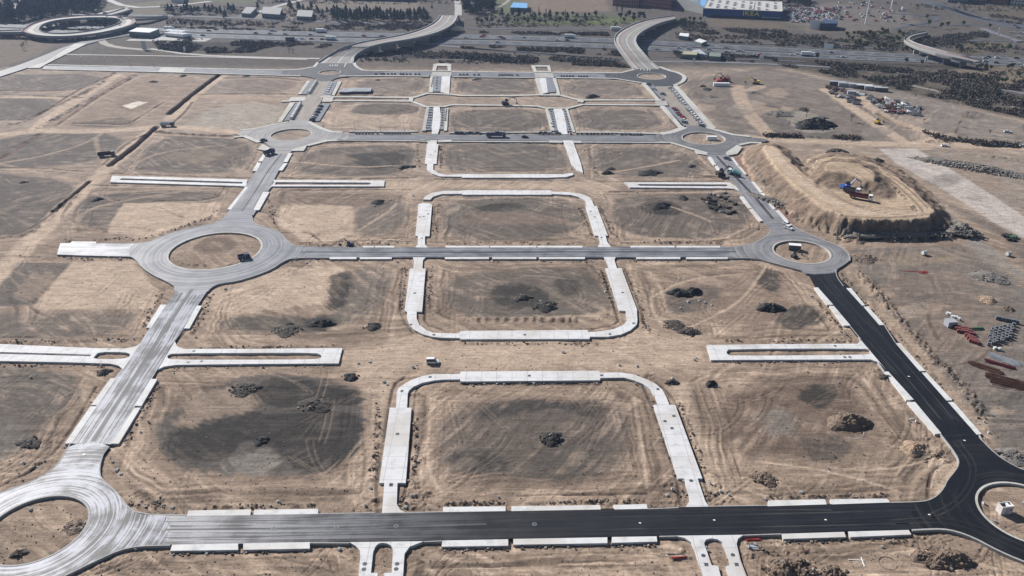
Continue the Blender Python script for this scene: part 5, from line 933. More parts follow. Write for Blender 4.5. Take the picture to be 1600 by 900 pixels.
def truck_at(u, v, cabm, bedm, rz, z, label, cat='truck', L=8., mixer=False, name=None):
    o = make_truck(cabm, bedm, L, mixer); place(o, u, v, z, rz)
    if name: o.name = name
    tag(o, label, cat)
truck_at(1345, 311, WHITE_P, MAROON, -.55, 7.6, 'dump truck with maroon bed and white cab on the spoil mound', L=10.5)
truck_at(1331, 301.5, WHITE_P, DGREY, -.75, 7.6, 'white truck with grey bed waiting behind the maroon dump truck', L=8)
truck_at(1147, 274, WHITE_P, TEAL, 2.3, RZc, 'teal and white mixer truck standing on the upper right road', 'mixer truck', 8, True, 'mixer_truck')
truck_at(421, 241, DBLUE, DBLUE, 1.0, RZc, 'dark blue lorry leaving the far left roundabout', L=7)
truck_at(775, 214, DBLUE, DBLUE, .0, RZc, 'large dark lorry standing on the upper cross street', L=12)
truck_at(382, 406, DBLUE, DBLUE, .5, None, 'dark blue lorry parked on the big left roundabout island', L=5)
truck_at(262, 197.5, DGREY, SILV, .1, None, 'grey lorry parked at the left haul road junction', L=8.5)
truck_at(167, 244, DGREY, BLKS, .3, None, 'dark lorry beside the trench in the left field', L=9)
def make_digger(bodym, armm):
    root = empty('excavator', (0, 0, 0))
    for s in (-1, 1):
        mb = MB(); mb.prism([(-1.9, .25), (-1.6, 0), (1.6, 0), (1.9, .25), (1.9, .6), (1.6, .85), (-1.6, .85), (-1.9, .6)], s*1.05-.3, s*1.05+.3); mb.build('track', [TYRE], root)
    mb = MB(); mb.box(-2.2, 1.0, -1.2, 1.2, .9, 2.0, taper=.08); mb.build('body', [bodym], root)
    mb = MB(); mb.box(-.2, 1.3, .2, 1.15, 2.0, 3.0, taper=.1); mb.build('cab', [DKGLASS], root)
    mb = MB(); mb.tube((.8, -.3, 1.7), (3.2, -.3, 4.2), .26, .2, 6); mb.tube((3.2, -.3, 4.2), (5.6, -.3, 3.0), .2, .2, 6); arm = mb.build('boom', [armm], root)
    mb = MB(); mb.tube((5.6, -.3, 3.05), (6.1, -.3, 1.0), .17, .13, 6); st = mb.build('stick', [armm], root)
    mb = MB(); mb.prism([(5.7, 1.1), (6.5, 1.0), (6.6, .4), (6.0, .1), (5.6, .5)], -.75, .15); bk = mb.build('bucket', [DGREY], root)
    return root
def digger_at(u, v, bodym, rz, z, label, s=1.0):
    o = make_digger(bodym, bodym); place(o, u, v, z, rz); o.scale = (s, s, s); tag(o, label, 'excavator')
digger_at(1322, 296, BLUE_P, .2, 8.2, 'blue excavator loading on top of the spoil mound', 1.25)
digger_at(1371, 193, YEL, .6, None, 'yellow and white excavator beside the far ramp'); digger_at(790, 163.5, DGREY, .1, RZ, 'dark excavator with long arm on the far promenade', 1.3); digger_at(1125, 129, RED_P, .1, None, 'red excavator in the far right field', 1.3); digger_at(1133, 127, MAROON, 2.6, None, 'dark red excavator beside the red one in the far field', 1.4)
digger_at(1181, 131, YEL, 2.8, None, 'yellow excavator beside the curving dirt track', 1.3); digger_at(1126, 274, H_DARK, .4, RZ, 'rusty dark excavator beside the promenade end', 1.2); digger_at(547, 384.5, DBLUE, 3.0, None, 'dark blue mini excavator at the edge of middle road', .8); digger_at(1241, 402, DGREY, .5, None, 'dark mini excavator on the middle right roundabout island', .7)
digger_at(1107, 868, H_DARK, .4, None, 'small dark excavator by the lower right side street', .01) if False else None
# --- sheds, containers, huts
def box_thing(name, u, v, L, W, H, rz, mat, label, cat, z=None, roofm=None, door=True):
    root = empty(name, (0, 0, 0)); mb = MB(); mb.box(-L/2, L/2, -W/2, W/2, 0, H)
    nr = max(4, int(L/.4))
    for s in (-1, 1):
        for i in range(nr): mb.box(-L/2+.1+i*(L-.2)/nr, -L/2+.1+i*(L-.2)/nr+.12, s*W/2-.03, s*W/2+.03, .08, H-.08)
    mb.build('shell', [mat], root); mb = MB(); mb.box(-L/2-.06, L/2+.06, -W/2-.06, W/2+.06, H+.003, H+.09); mb.build('roof', [roofm or mat], root)
    if door:
        mb = MB(); mb.box(L/2+.005, L/2+.05, -W/2*.7, W/2*.7, .1, H*.88); mb.build('door', [DGREY if mat is not DGREY else SILV], root)
    place(root, u, v, z, rz); tag(root, label, cat); return root
GREYM = plain('grey_metal', (.33, .34, .37), .6, .15, 1)
box_thing('site_container', 1241, 390, 5, 2.4, 2.4, -.2, DGREY, 'dark container with white panels on the middle right roundabout island', 'container', roofm=WHITE_P)
box_thing('site_container', 1112, 218.5, 6, 2.2, 2.2, -.05, WHITE_P, 'white container on the far right roundabout island', 'container')
box_thing('site_shed', 1484, 509, 3.4, 3.0, 2.2, .1, GREYM, 'small grey shed at the top of the brick pallets', 'shed')
box_thing('site_container', 1127, 134.5, 12, 2.5, 2.4, -.05, WHITE_P, 'white container beside the red excavators in the far field', 'container')
for i, (u, v, L, m, r) in enumerate([(1308, 133, 12, DGREY, GREYM), (1322, 135.5, 12, GREYM, GREYM), (1338, 137, 12, GREYM, SILV), (1350, 138.5, 12, DGREY, WHITE_P), (1363, 140.5, 12, GREYM, SILV), (1376, 142.5, 10, DGREY, GREYM), (1330, 148, 6, GREYM, SILV)]):
    o = box_thing('site_cabin', u, v, L*.95, 3.2, 2.8, -.2, m, '', 'cabin', roofm=r); reg(o, 'long flat site cabin', 'cabin', u, v, 'site cabins in the far storage yard', 'in the row at the back of the far storage yard')
# transformer hut on the black island, open parapet roof
def hut():
    A, B, C = V3(1556.6, 797.2), V3(1562.9, 805.4), V3(1581, 803); z = 0.05
    L = (C-B).length; W = (A-B).length; rz = math.atan2(C.y-B.y, C.x-B.x); H = 2.6
    root = empty('transformer_hut', (B.x, B.y, z), rz); PW = plain('hut_render', (.62, .58, .55), .8, .08, 1); t = .16; s = 1
    mb = MB(); mb.box(0, L, 0, t, 0, H); mb.box(0, L, W-t, W, 0, H); mb.box(0, t, t, W-t, 0, H-.002); mb.box(L-t, L, t, W-t, 0, H-.002); mb.build('wall', [PW], root)
    mb = MB(); mb.box(t, L-t, t, W-t, 0, H-.65); rf = mb.build('roof', [DGREY], root)
    mb = MB(); mb.box(L*.55, L*.72, t+.1, W-t-.2, H-.64, H-.05); mb.box(L*.55, L*.95, t+.1, t+.5, H-.64, H-.10); h = mb.build('roof_hatch', [WHITE_P]); kid(rf, h)
    mb = MB(); mb.box(L*.35, L*.6, -.03, .0, .05, 2.0); d = mb.build('door', [SILV], root)
    mb = MB(); mb.box(L*.7, L*.85, -.03, .0, 1.2, 1.7); d = mb.build('vent_grille', [DGREY], root)
    tag(root, 'pale flat-roofed transformer hut casting a shadow on the black roundabout island', 'hut')
hut()
# --- pallets and stacks
def make_pallet(mat, h=1.1, L=1.2, W=1.1, gap=True):
    root = empty('pallet_stack', (0, 0, 0)); mb = MB()
    for i in range(5): mb.box(-L/2+i*L/5+.02, -L/2+(i+1)*L/5-.03, -W/2, W/2, .10, .13)
    for y in (-W/2, -.05, W/2-.1): mb.box(-L/2, L/2, y, y+.1, 0, .098)
    mb.build('pallet', [TIMB], root); mb = MB(); n = 4
    for k in range(n): mb.box(-L/2+.03, L/2-.03, -W/2+.03, W/2-.03, .14+k*h/n+.003, .14+(k+1)*h/n-.02, taper=.012)
    mb.box(-L/2+.06, L/2-.06, -W/2+.06, W/2-.06, .15, h+.10); mb.build('load', [mat], root); return root
PVR = plain('grey_pavers', (.27, .27, .27), .9, .25, 2); PVW = plain('white_pavers', (.60, .61, .60), .85, .12, 2); BRK = plain('red_bricks', (.16, .045, .045), .85, .3, 3); PVD = plain('dark_kerb_stones', (.13, .135, .15), .9, .2, 2)
def pallets(key, pts, mat, desc, grp, place_, h=1.1, L=1.2, W=1.1, rz=0., z=None):
    for u, v in pts:
        o = first_or_copy(('pal', key), lambda: make_pallet(mat, h, L, W)); place(o, u, v, z, rz+random.uniform(-.15, .15)); reg(o, desc, 'pallet', u, v, grp, place_)
def line_pts(a, b, n): return [(a[0]+(b[0]-a[0])*i/max(1, n-1), a[1]+(b[1]-a[1])*i/max(1, n-1)) for i in range(n)]
for (u0, u1, v) in [(557, 577, 209), (582, 590, 209), (601, 622, 209), (626, 640, 209), (892, 902, 210), (909, 916, 210), (918, 934, 210), (940, 956, 210), (970, 983, 210.5), (986, 1001, 210.8), (764, 770, 209.5)]:
    pallets('dk', line_pts((u0, v), (u1, v), max(2, int((u1-u0)/3.4))), PVD, 'dark kerbstone stack', 'kerbstone stacks in the street bays', 'in the bays of the upper cross street', 1.0, 1.25, 1.6, 0, RZc)
for (u0, u1, v) in [(587, 596, 116), (600, 612, 116), (617, 626, 116.2), (630, 641, 116.4), (649, 655, 116.5), (719, 730, 117), (741, 748, 117.3), (780, 796, 117.6), (800, 808, 118), (877, 895, 119.5), (904, 917, 120)]:
    pallets('dk2', line_pts((u0, v), (u1, v), max(2, int((u1-u0)/3.2))), PVD, 'dark kerbstone stack', 'kerbstone stacks in the street bays', 'in the bays of the farthest street', 1.0, 1.5, 1.6, 0, RZc)
pallets('wl', line_pts((494, 129), (483, 146), 9), PVW, 'white paver stack', 'white paver stacks on the far left avenue', 'in the upper bay of the far left avenue', 1.7, 2.0, 1.7, 1.05, RZ+.03); pallets('wl', line_pts((469, 163.5), (456, 186), 12), PVW, 'white paver stack', 'white paver stacks on the far left avenue', 'in the lower bay of the far left avenue', 1.7, 2.0, 1.7, 1.05, RZ+.03)
pallets('wr', line_pts((518, 131), (512, 143), 5), PVW, 'low white paver stack', 'white paver stacks on the far left avenue', 'in the right bay of the far left avenue', .5, 1.9, 1.7, 1.15, RZ+.03)
for (x0, x1) in [(672.5, 668.5)]: pallets('pd', line_pts((677, 121), (674, 135), 7), PVD, 'dark paver bundle', 'paver bundles on the plazas', 'on the upper left plaza walkway', .5, .6, 1.6, 0, RZ+.03)
pallets('pd', line_pts((697.5, 171), (695.6, 188), 7), PVD, 'dark paver bundle', 'paver bundles on the plazas', 'on the lower left plaza walkway', .5, .6, 1.6, 0, RZ+.03); pallets('pd', [(861.5, 193), (863.3, 198), (857, 172), (879, 171.5)], PVD, 'dark paver bundle', 'paver bundles on the plazas', 'on the right plaza walkway', .5, .8, 1., 0, RZ+.03)
pallets('bay', [(u+random.uniform(-.5, .5)+(v-170)*-.14, v) for v in range(172, 203, 4) for u in (671, 674.5)]+[(691.5-(v-170)*.06, v) for v in range(172, 200, 4)]+[(683-(v-120)*.06, v) for v in range(122, 142, 4)]+[(860+(v-170)*.2, v) for v in range(174, 202, 4)]+[(882+(v-170)*.24, v) for v in range(174, 204, 4)], PVR, 'grey paver pallet', 'paver pallets in the plaza bays', 'in the plaza bays', .6, 1., 1., 0, RZ+.03)
# seventeen long wrapped bundles
for i in range(17):
    u = 534+i*2.75; root = empty('pipe_bundle', (0, 0, 0)); mb = MB()
    for a, b in ((-.28, .35), (.28, .35), (-.28, .95), (.28, .95), (0, 1.5)): mb.tube((a, -5.5, b), (a, 5.5, b), .29, n=10)
    mb.build('pipes', [PVD if i % 5 else DBLUE], root); mb = MB()
    for y in (-5, -1.7, 1.7, 5): mb.box(-.6, .6, y-.08, y+.08, 0, .06); mb.box(-.62, .62, y-.05, y+.05, 1.80, 1.84)
    mb.box(-.5, .5, -5.4, 5.4, 1.82, 1.9); mb.build('strap', [SILV], root); place(root, u+1, 144.5-(i*.05), None, -.02-.012*(8-i)); reg(root, 'long dark bundle with pale top', 'pipe bundle', u, 144, 'bundles stored beside the far left avenue', 'in the row beside far left avenue')
Y1 = [(1490+i*4.6+j*3.4, 512+i*1.0+j*3.6+random.uniform(-.4, .4)) for i in range(6) for j in range(3)]+[(1509+i*4.2+j*3.2, 526+i*1.6+j*4) for i in range(4) for j in range(3)]
pallets('brk', Y1, BRK, 'red brick pallet', 'red brick pallets in the materials yard', 'in the materials yard', 1.1, 1.1, 1.0, -.2)
Y2 = [(1557+i*4.6, 499+i*.9+random.uniform(-.3, .3)) for i in range(8)]+[(1550+j*6.4-i*1.0+random.uniform(-1.3, 1.3), 516+i*4.0-j*1.3+random.uniform(-.5, .5)) for j in range(6) for i in range(7) if not (i > 5 and j > 3)]
pallets('gry', Y2, PVD, 'grey block pallet', 'grey block pallets in the materials yard', 'in the materials yard', 1.25, 1.1, 1.0, -.25)
Y3 = [(1480+i*3.6, 492+i*1.5+random.uniform(-1.5, 1.5)) for i in range(6)]; pallets('wht', Y3, PVW, 'white and blue wrapped pallet', 'wrapped pallets in the materials yard', 'above the brick pallets', .9, 1., .9, .5)
pallets('wht', [(1554, 546), (1561, 547)], PVW, 'white wrapped pallet', 'wrapped pallets in the materials yard', 'below the grey block pallets', .9, 1., .9, .2)
def bundle(name, u, v, L, W, rz, mat, label, cat, n=40, r=.05, h=.8):
    mb = MB()
    for _ in range(n):
        a = random.gauss(0, W/4); b = random.uniform(-L*.12, L*.12); z = .05+abs(random.gauss(0, h/2.5))*(1-abs(a)/(W*.8)) if abs(a) < W*.8 else .05; d = random.gauss(0, .05)
        mb.tube((-L/2+b, a-d*L/2, z), (L/2+b, a+d*L/2, z+random.uniform(-.03, .05)), r, n=5)
    o = mb.build(name, [mat]); place(o, u, v, None, rz); tag(o, label, cat); return o
bundle('rebar_pile', 1540, 575, 9, 2.2, -.75, RUST, 'narrow rusty reinforcement pile, the left one beside the black road', 'rebar pile', 90, .09); bundle('rebar_pile', 1582, 600, 11, 5, -.45, RUST, 'wide rusty reinforcement pile at the right edge', 'rebar pile', 170, .1)
bundle('rebar_pile', 1565, 592, 8, 3, -.5, RUST, 'rusty reinforcement pile between narrow and wide ones', 'rebar pile', 110, .1); bundle('rebar_pile', 1562, 570, 8, 1.4, -.6, MAROON, 'dark red reinforcement bundle below the grey pallets', 'rebar pile', 60, .08); bundle('tube_pile', 1570, 562, 9, 3, -.75, GREYM, 'silvery heap of steel tubes below the grey pallets', 'tube pile', 60, .08)
bundle('green_bundle', 1526, 514.5, 4.2, 1.3, .06, GREEN, 'long green bundle beside the red brick pallets', 'bundle', 30, .15, .7); bundle('red_barriers', 1061, 872.5, 3.6, .6, .1, RED_P, 'red barrier bundle by the lower right side street', 'barriers', 12, .08, .5); bundle('red_barriers', 1176, 843, 3.4, 1.0, .1, RED_P, 'red barrier pile right of the lower right side street', 'barriers', 14, .08, .5)
bundle('dark_pipe', 1052, 866.5, 5, .2, .02, DGREY, 'thin dark pipe lying beside the red barrier bundle', 'pipe', 3, .08, .1); bundle('site_scrap', 1176, 855, 2.6, 1.2, -.2, SILV, 'pale scrap sheets right of the lower right side street', 'scrap', 12, .12, .5)
bundle('white_pipe', 1337, 875.5, 3.4, .15, -.1, WHITE_P, 'white pipe lying flat below the right front road', 'pipe', 2, .12, .05); bundle('white_pipe', 1348, 878, 2.6, .15, 1.45, WHITE_P, 'white pipe crossing the flat one below the right front road', 'pipe', 2, .12, .05)
bundle('red_barriers', 1420, 424, 6, .4, -.05, RED_P, 'thin red barrier line on bare ground below the mound', 'barriers', 4, .08, .2); bundle('red_barriers', 1443, 426, 3.5, 2.2, .4, RED_P, 'faded red mesh pile on bare ground below the mound', 'barriers', 24, .05, .2)
bundle('scrap_pile', 1303, 713, .5, 2.6, .25, BLKS, 'upright dark stake lying in the front right lot', 'stake', 3, .1, .2)
mb = MB()
for i in range(30):
    a, b = 2*math.pi*i/32, 2*math.pi*(i+1)/32; mb.tube((2.1*math.cos(a), 2.1*math.sin(a), .08), (2.1*math.cos(b), 2.1*math.sin(b), .08), .06, n=5)
o = mb.build('hose_loop', [DGREY]); place(o, 1387, 880.5); tag(o, 'round loop of dark hose below the right front road', 'hose')
mb = MB()
for i in range(16):
    a, b = math.pi*(.9+i/16), math.pi*(.9+(i+1)/16); mb.tube((3*math.cos(a), 1.9*math.sin(a), .08), (3*math.cos(b), 1.9*math.sin(b), .08), .07, n=5)
o = mb.build('hose_loop', [SILV]); place(o, 1337, 679); o.rotation_euler.z = .6; tag(o, 'curved pale hose below the large brown heap', 'hose')
# storage tanks
for u, v, lb in ((1443.5, 398.5, 'white cylindrical tank on bare ground below the mound'), (1575, 400, 'pale cylindrical tank beside the pale haul road')):
    root = empty('water_tank', (0, 0, 0)); mb = MB(); mb.tube((-1.1, 0, 1.15), (1.1, 0, 1.15), .8, n=18); mb.build('tank', [WHITE_P if u < 1500 else PVW], root); mb = MB(); mb.box(-.9, -.6, -.6, .6, 0, .5); mb.box(.6, .9, -.6, .6, 0, .5); mb.build('cradle', [DGREY], root)
    mb = MB(); mb.tube((0, 0, 1.9), (0, 0, 2.1), .25, n=10); mb.build('cap', [DGREY], root); place(root, u, v, None, .4); tag(root, lb, 'tank')
# small pale inspection chambers standing proud of the earth, and stones beside the kerbs
def chamber():
    root = empty('inspection_chamber', (0, 0, 0)); mb = MB(); mb.box(-.42, .42, -.42, .42, -.3, .55, taper=.02); mb.build('body', [PVW], root); mb = MB(); mb.box(-.33, .33, -.33, .33, .552, .60); mb.build('lid', [PVR], root); return root
CH_ = [(434, 784), (571, 791), (579, 763), (634, 793), (638, 751), (643, 776), (779, 777), (1042, 774), (1050, 766), (1068, 752), (1109, 756), (1126, 768), (1139, 774), (1252, 769), (1293, 732), (1600, 788), (220, 676), (100, 699), (70, 720), (59, 729), (37, 723), (182, 736), (189, 741), (184, 733), (245, 783), (270, 793), (273, 802), (252, 852), (212, 858), (323, 866), (542, 849), (530, 859), (757, 599), (834, 599), (993, 600), (600, 597), (605, 601), (651, 571), (645, 574), (1088, 560), (1085, 563), (1144, 565), (1051, 592), (497, 570), (377, 571), (158, 573), (48, 590), (306, 527), (209, 530), (232, 660), (352, 451), (330, 434), (333, 460), (307, 448), (479, 411), (497, 409), (621, 458), (674, 460), (621, 410), (675, 417), (170, 403), (188, 406), (32, 400), (339, 329), (1268, 463), (1075, 472), (1101, 473), (1063, 482), (1112, 477), (1092, 470), (946, 456), (1001, 470), (1538, 660), (1545, 677), (1420, 658), (1425, 655), (1432, 659), (1195, 780), (1107, 861), (1103, 856), (1378, 855), (1170, 856), (1180, 852), (1470, 829), (1550, 650), (1525, 640), (610, 312), (995, 301), (645, 306), (565, 387), (1545, 740), (176, 722), (48, 797), (1537, 787), (1555, 815), (560, 568), (578, 566), (880, 551), (957, 549), (967, 571), (995, 572), (858, 385), (728, 386), (1123, 605), (1310, 598), (585, 322), (1336, 605)]
for u, v in CH_:
    o = first_or_copy('chamber', chamber); place(o, u, v, None, random.uniform(0, 1.5)); s = random.uniform(.5, 1.05); o.scale = (s, s, random.uniform(.6, 1.2)); reg(o, 'small pale concrete chamber', 'inspection chamber', u, v, 'pale inspection chambers standing in the dirt')
def cover(sq):
    root = empty('manhole_cover', (0, 0, 0)); mb = MB()
    if sq: mb.box(-.4, .4, -.4, .4, 0, .03)
    else: mb.tube((0, 0, 0), (0, 0, .03), .5, n=16)
    mb.build('lid', [DGREY], root); mb = MB()
    if sq:
        mb.box(-.48, .48, -.48, -.403, 0, .022); mb.box(-.48, .48, .403, .48, 0, .022)
    else: mb.tube((0, 0, 0), (0, 0, .02), .6, n=16)
    mb.build('frame', [PVR], root); return root
MC = [(672, 589, 1), (628, 611, 1), (621, 678, 1), (611, 758, 1), (611, 757, 1), (827, 587, 1), (940, 586.5, 1), (1028, 608, 1), (1053, 650, 1), (1039, 658, 0), (1050, 669, 1), (1080, 751, 0), (570, 881, 0), (568.5, 889.5, 0), (620.5, 881, 0), (619, 889, 0), (1099, 868, 0), (1145, 867, 0), (1103.5, 882, 1), (1151, 882, 1), (642, 507, 0), (678, 523, 0), (820, 523, 0), (953, 522, 0), (990, 505, 0), (973, 457, 0), (648, 458, 0), (656, 339, 0), (662, 338, 0), (669, 334, 0), (659, 372, 0), (929, 339, 1), (923, 330, 0), (940, 371, 0), (1305, 540.5, 0), (1320, 558, 1), (1328, 558, 1), (42, 544.5, 0), (105, 546, 0), (170, 546, 0), (157, 564.5, 0), (303, 548.5, 0), (294, 566, 0), (315, 564.5, 0), (680, 237, 0), (673, 242, 0), (673, 215.5, 0), (131, 710, 0), (255, 827, 0), (427.5, 825.5, 0), (525.5, 824, 0), (619, 822, 0), (835, 819, 0)]
for u, v, sq in MC:
    o = first_or_copy(('cover', sq), lambda: cover(sq)); place(o, u, v, RZ+.012); s = 1.15 if sq else 1.0; o.scale = (s, s, 1); reg(o, ('square' if sq else 'round')+' dark manhole cover', 'manhole cover', u, v, 'manhole covers on the new lanes', where(u, v).replace('in the', 'near the').replace('inside the', 'on the'))
# odds and ends of the far storage yard: stacks and cribs
SM = [PVD, PVR, BRK, PVW, H_DARK, DBLUE, RUST, GREEN]; SN = ['dark', 'grey', 'rusty red', 'white', 'brown', 'blue', 'rust brown', 'green']
n_ = 0
for i in range(230):
    t = random.random(); s_ = random.random()
    u = 1292+t*140+s_*6; v = 136+t*33+s_*(14+8*math.sin(t*3.1))-2
    if 1345 < u < 1372 and 150 < v < 175 and v > 150+(u-1345)*.6: continue
    if random.random() < .25: continue
    k_ = random.choice([0, 0, 0, 1, 1, 0, 4, 4, 4, 5, 6, 0, 3, 2])
    def mk(k_=k_):
        mb = MB(); W = 2.6
        for j in range(3): mb.box(-1.5, 1.5, -W/2+j*W/3+.04, -W/2+(j+1)*W/3-.04, .1, .5+.25*((j*7+k_) % 3), taper=.03)
        for j in range(2): mb.box(-1.0+j*1.6, -.8+j*1.6, -1.3, 1.3, 0, .098)
        return mb.build('material_stack', [SM[k_]])
    o = first_or_copy(('ms', k_), mk); place(o, u, v, None, random.choice([-.25, 1.3])+random.uniform(-.1, .1)); s = random.uniform(.6, 1.5); o.scale = (s*random.uniform(.8, 1.6), s, s*random.uniform(.8, 1.5))
    reg(o, SN[k_]+' material stack', 'stack', u, v, 'material stacks in the far storage yard', 'in the far storage yard')
for i in range(26): # broken blocks dumped on the lot left of the mound
    u = random.uniform(1098, 1150); v = 302+random.random()*32; v = v if (v-300) < (u-1080)*.6+8 else v-12
    mb = MB(); [rockbox(mb, Vector((random.uniform(-1, 1), random.uniform(-.8, .8), .25)), random.uniform(.4, .9)) for _ in range(4)]
    o = mb.build('broken_blocks', [random.choice([BLKS, H_DARK, H_BRN, ROCK])]); place(o, u, v); reg(o, 'dark clump of broken blocks', 'rubble', u, v, 'broken blocks dumped left of the mound', 'on the lot left of the mound')
for i, (u, v) in enumerate([(1576, 370), (1582, 372), (1571, 368), (1580, 375)]):
    mb = MB(); [rockbox(mb, Vector((random.uniform(-1.4, 1.4), random.uniform(-1, 1), .4)), random.uniform(.5, 1.0)) for _ in range(7)]
    o = mb.build('scrap_pile', [[BLKS, GREEN, H_DARK, BLKS][i]]); place(o, u, v); reg(o, ['black', 'green', 'brown', 'black'][i]+' scrap pile', 'scrap', u, v, 'scrap beside the pale haul road', 'beside the pale haul road')
# loose stones over the ground: nobody could count them
def stones():
    vs = []; fs = []; n = 0
    rows = []
    for i in range(3600):
        u = random.uniform(-40, 1640); v = 160+740*random.random()**.8
        rows.append((u, v, random.uniform(.06, .20)))
    for P in WR+[[(610, 795), (640, 770)], [(1060, 770), (1125, 775)], [(190, 790), (260, 790)], [(1440, 720), (1490, 700)], [(1170, 850), (1240, 880)], [(1360, 440), (1460, 565)], [(1480, 575), (1540, 660)]]:
        for k_ in range(40):
            j = random.randrange(len(P)-1); t = random.random(); a, b = P[j], P[j+1]; rows.append((a[0]+(b[0]-a[0])*t+random.gauss(0, 2.5), a[1]+(b[1]-a[1])*t+random.gauss(0, 1.8), random.uniform(.1, .38)))
    mb = MB()
    for u, v, s in rows:
        x, y, _ = at(u, v); z = zat(x, y)
        bad = False
        for (loops, zz), (x0, y0, x1, y1) in zip(ROADP, RB):
            if x0 < x < x1 and y0 < y < y1 and inpoly(x, y, loops[0]) and not any(inpoly(x, y, h) for h in loops[1:]): bad = True; break
        if bad: continue
        rockbox(mb, Vector((x, y, z+s*.2)), s, random.choice([0, 1, 1, 2, 2]))
    o = mb.build('loose_stones', [ROCK, H_BRN, H_DARK]); tag(o, 'loose stones and clods scattered over the bare lots', 'stones', kind='stuff')
def inpoly(x, y, P):
    c = False; n = len(P); j = n-1
    for i in range(n):
        if (P[i][1] > y) != (P[j][1] > y) and x < (P[j][0]-P[i][0])*(y-P[i][1])/(P[j][1]-P[i][1])+P[i][0]: c = not c
        j = i
    return c
RB = [(*l[0].min(0), *l[0].max(0)) for l, z in ROADP]
stones()
print('site', round(time.time()-T0, 1))
# ------------------------------------------------------------------ beyond the site: motorway, bridges, trees, shops
M_HW = asphalt('asphalt_motorway', (.06, .066, .078), (.11, .115, .125), lo=.4, hi=.7, rough=.75); M_BR_T = asphalt('asphalt_bridge', (.21, .20, .19), (.29, .275, .255), lo=.3, hi=.7, rough=.8); BWALL = plain('bridge_concrete', (.30, .30, .30), .9, .12, .6); REDL = plain('red_cycle_lane', (.26, .12, .10), .85, .1, 1)
HWT = [(-260, 30), (0, 37), (260, 44), (530, 50), (780, 55), (960, 60), (1200, 73.5), (1410, 84), (1600, 91), (1860, 100)]
HWB = [(-260, 42), (0, 50), (260, 57), (530, 66.5), (780, 70), (960, 76), (1200, 88), (1410, 96), (1600, 103), (1860, 113)]
def lerp_edge(A, B, t): return [(a[0]+(b[0]-a[0])*t, a[1]+(b[1]-a[1])*t) for a, b in zip(A, B)]
ZH = .30
strip('motorway', lerp_edge(HWT, HWB, 0), lerp_edge(HWT, HWB, .44), M_HW, z=ZH, n=40); strip('motorway', lerp_edge(HWT, HWB, .56), lerp_edge(HWT, HWB, 1), M_HW, z=ZH, n=40)
for t in (.02, .42, .58, .98): path('road_marking', lerp_edge(HWT, HWB, t), .35, WHT, ZH+.03, .02)
for i in range(60): # dashed lane lines
    for t in (.15, .29, .71, .85):
        pass
LINE = MB()
for t in (.15, .29, .71, .85):
    E = lerp_edge(HWT, HWB, t); R_, L_ = resample(E, 160, ZH+.03)
    for i in range(0, 159, 2):
        a, b = R_[i], R_[i].lerp(R_[i+1], .8); d = (b-a).normalized(); nrm = Vector((-d.y, d.x, 0))*.14
        LINE.add([a+nrm, a-nrm, b-nrm, b+nrm], [(0, 1, 2, 3)])
o = LINE.build('lane_markings', [WHT]); tag(o, kind='structure')
GUARD = plain('guard_rail', (.42, .43, .44), .5, .1, 1)
for t, lb in ((.5, 'steel guard rail along the middle of the motorway'), (1.05, 'steel guard rail along the near side of the motorway'), (-.06, 'steel guard rail along the far side of the motorway')):
    E = lerp_edge(HWT, HWB, t); R_, _ = resample(E, 60, 0); mb = MB()
    for a, b in zip(R_, R_[1:]): mb.tube((a.x, a.y, .75), (b.x, b.y, .75), .16, n=4); mb.tube((a.x, a.y, 0), (a.x, a.y, .75), .08, n=4)
    tag(mb.build('guard_rail', [GUARD]), lb, 'guard rail')
def lane(pts, wd, m=M_HW, name='service_road', z=.25): path(name, pts, wd, m, z, .5, 1)
lane([(-200, 18), (260, 24), (400, 29), (530, 35), (700, 39)], 9); lane([(730, 44), (900, 46), (1000, 44)], 7); lane([(1060, 62), (1150, 66), (1400, 76)], 6); lane([(640, 66), (790, 80.5), (900, 88), (1000, 96), (1100, 96), (1300, 104), (1450, 118), (1600, 146), (1700, 165)], 5, M_FAR)
lane([(720, 74), (850, 84), (980, 93)], 6); lane([(235, 76), (300, 86), (420, 90), (500, 91.5)], 4.5, PAVE); lane([(160, 56), (158, 66), (180, 74), (230, 78)], 7, M_DUST); lane([(100, 85), (300, 88), (480, 93)], 3, PAVE)
lane([(1040, 88), (1100, 91), (1200, 94), (1260, 96)], 5); lane([(1400, 128), (1500, 150), (1640, 178)], 4, M_DUST)
for off in (0, 7.5, 13): lane([(1430+off*2, 2), (1478+off, 14), (1520+off, 28), (1600+off, 47-off*.4), (1700+off, 62)], 8)
lane([(1390, 20), (1440, 24), (1470, 28), (1455, 34), (1420, 40), (1395, 46)], 6); lane([(1410, 36), (1440, 42), (1500, 38), (1540, 38)], 6); lane([(1446, 78), (1470, 70), (1510, 64), (1550, 62), (1700, 74)], 7)
lane([(1535, 44), (1580, 60), (1640, 80)], 6, M_FAR); lane([(160, -4), (200, 12), (260, 10), (330, 2)], 8, PAVE); lane([(120, 30), (160, 20), (200, 12)], 7, PAVE); lane([(400, 20), (430, 10), (470, 0)], 8, PAVE); lane([(716, 24), (716, 10), (714, -8)], 8, PAVE); lane([(760, 20), (790, 6), (800, -6)], 5, M_DUST)
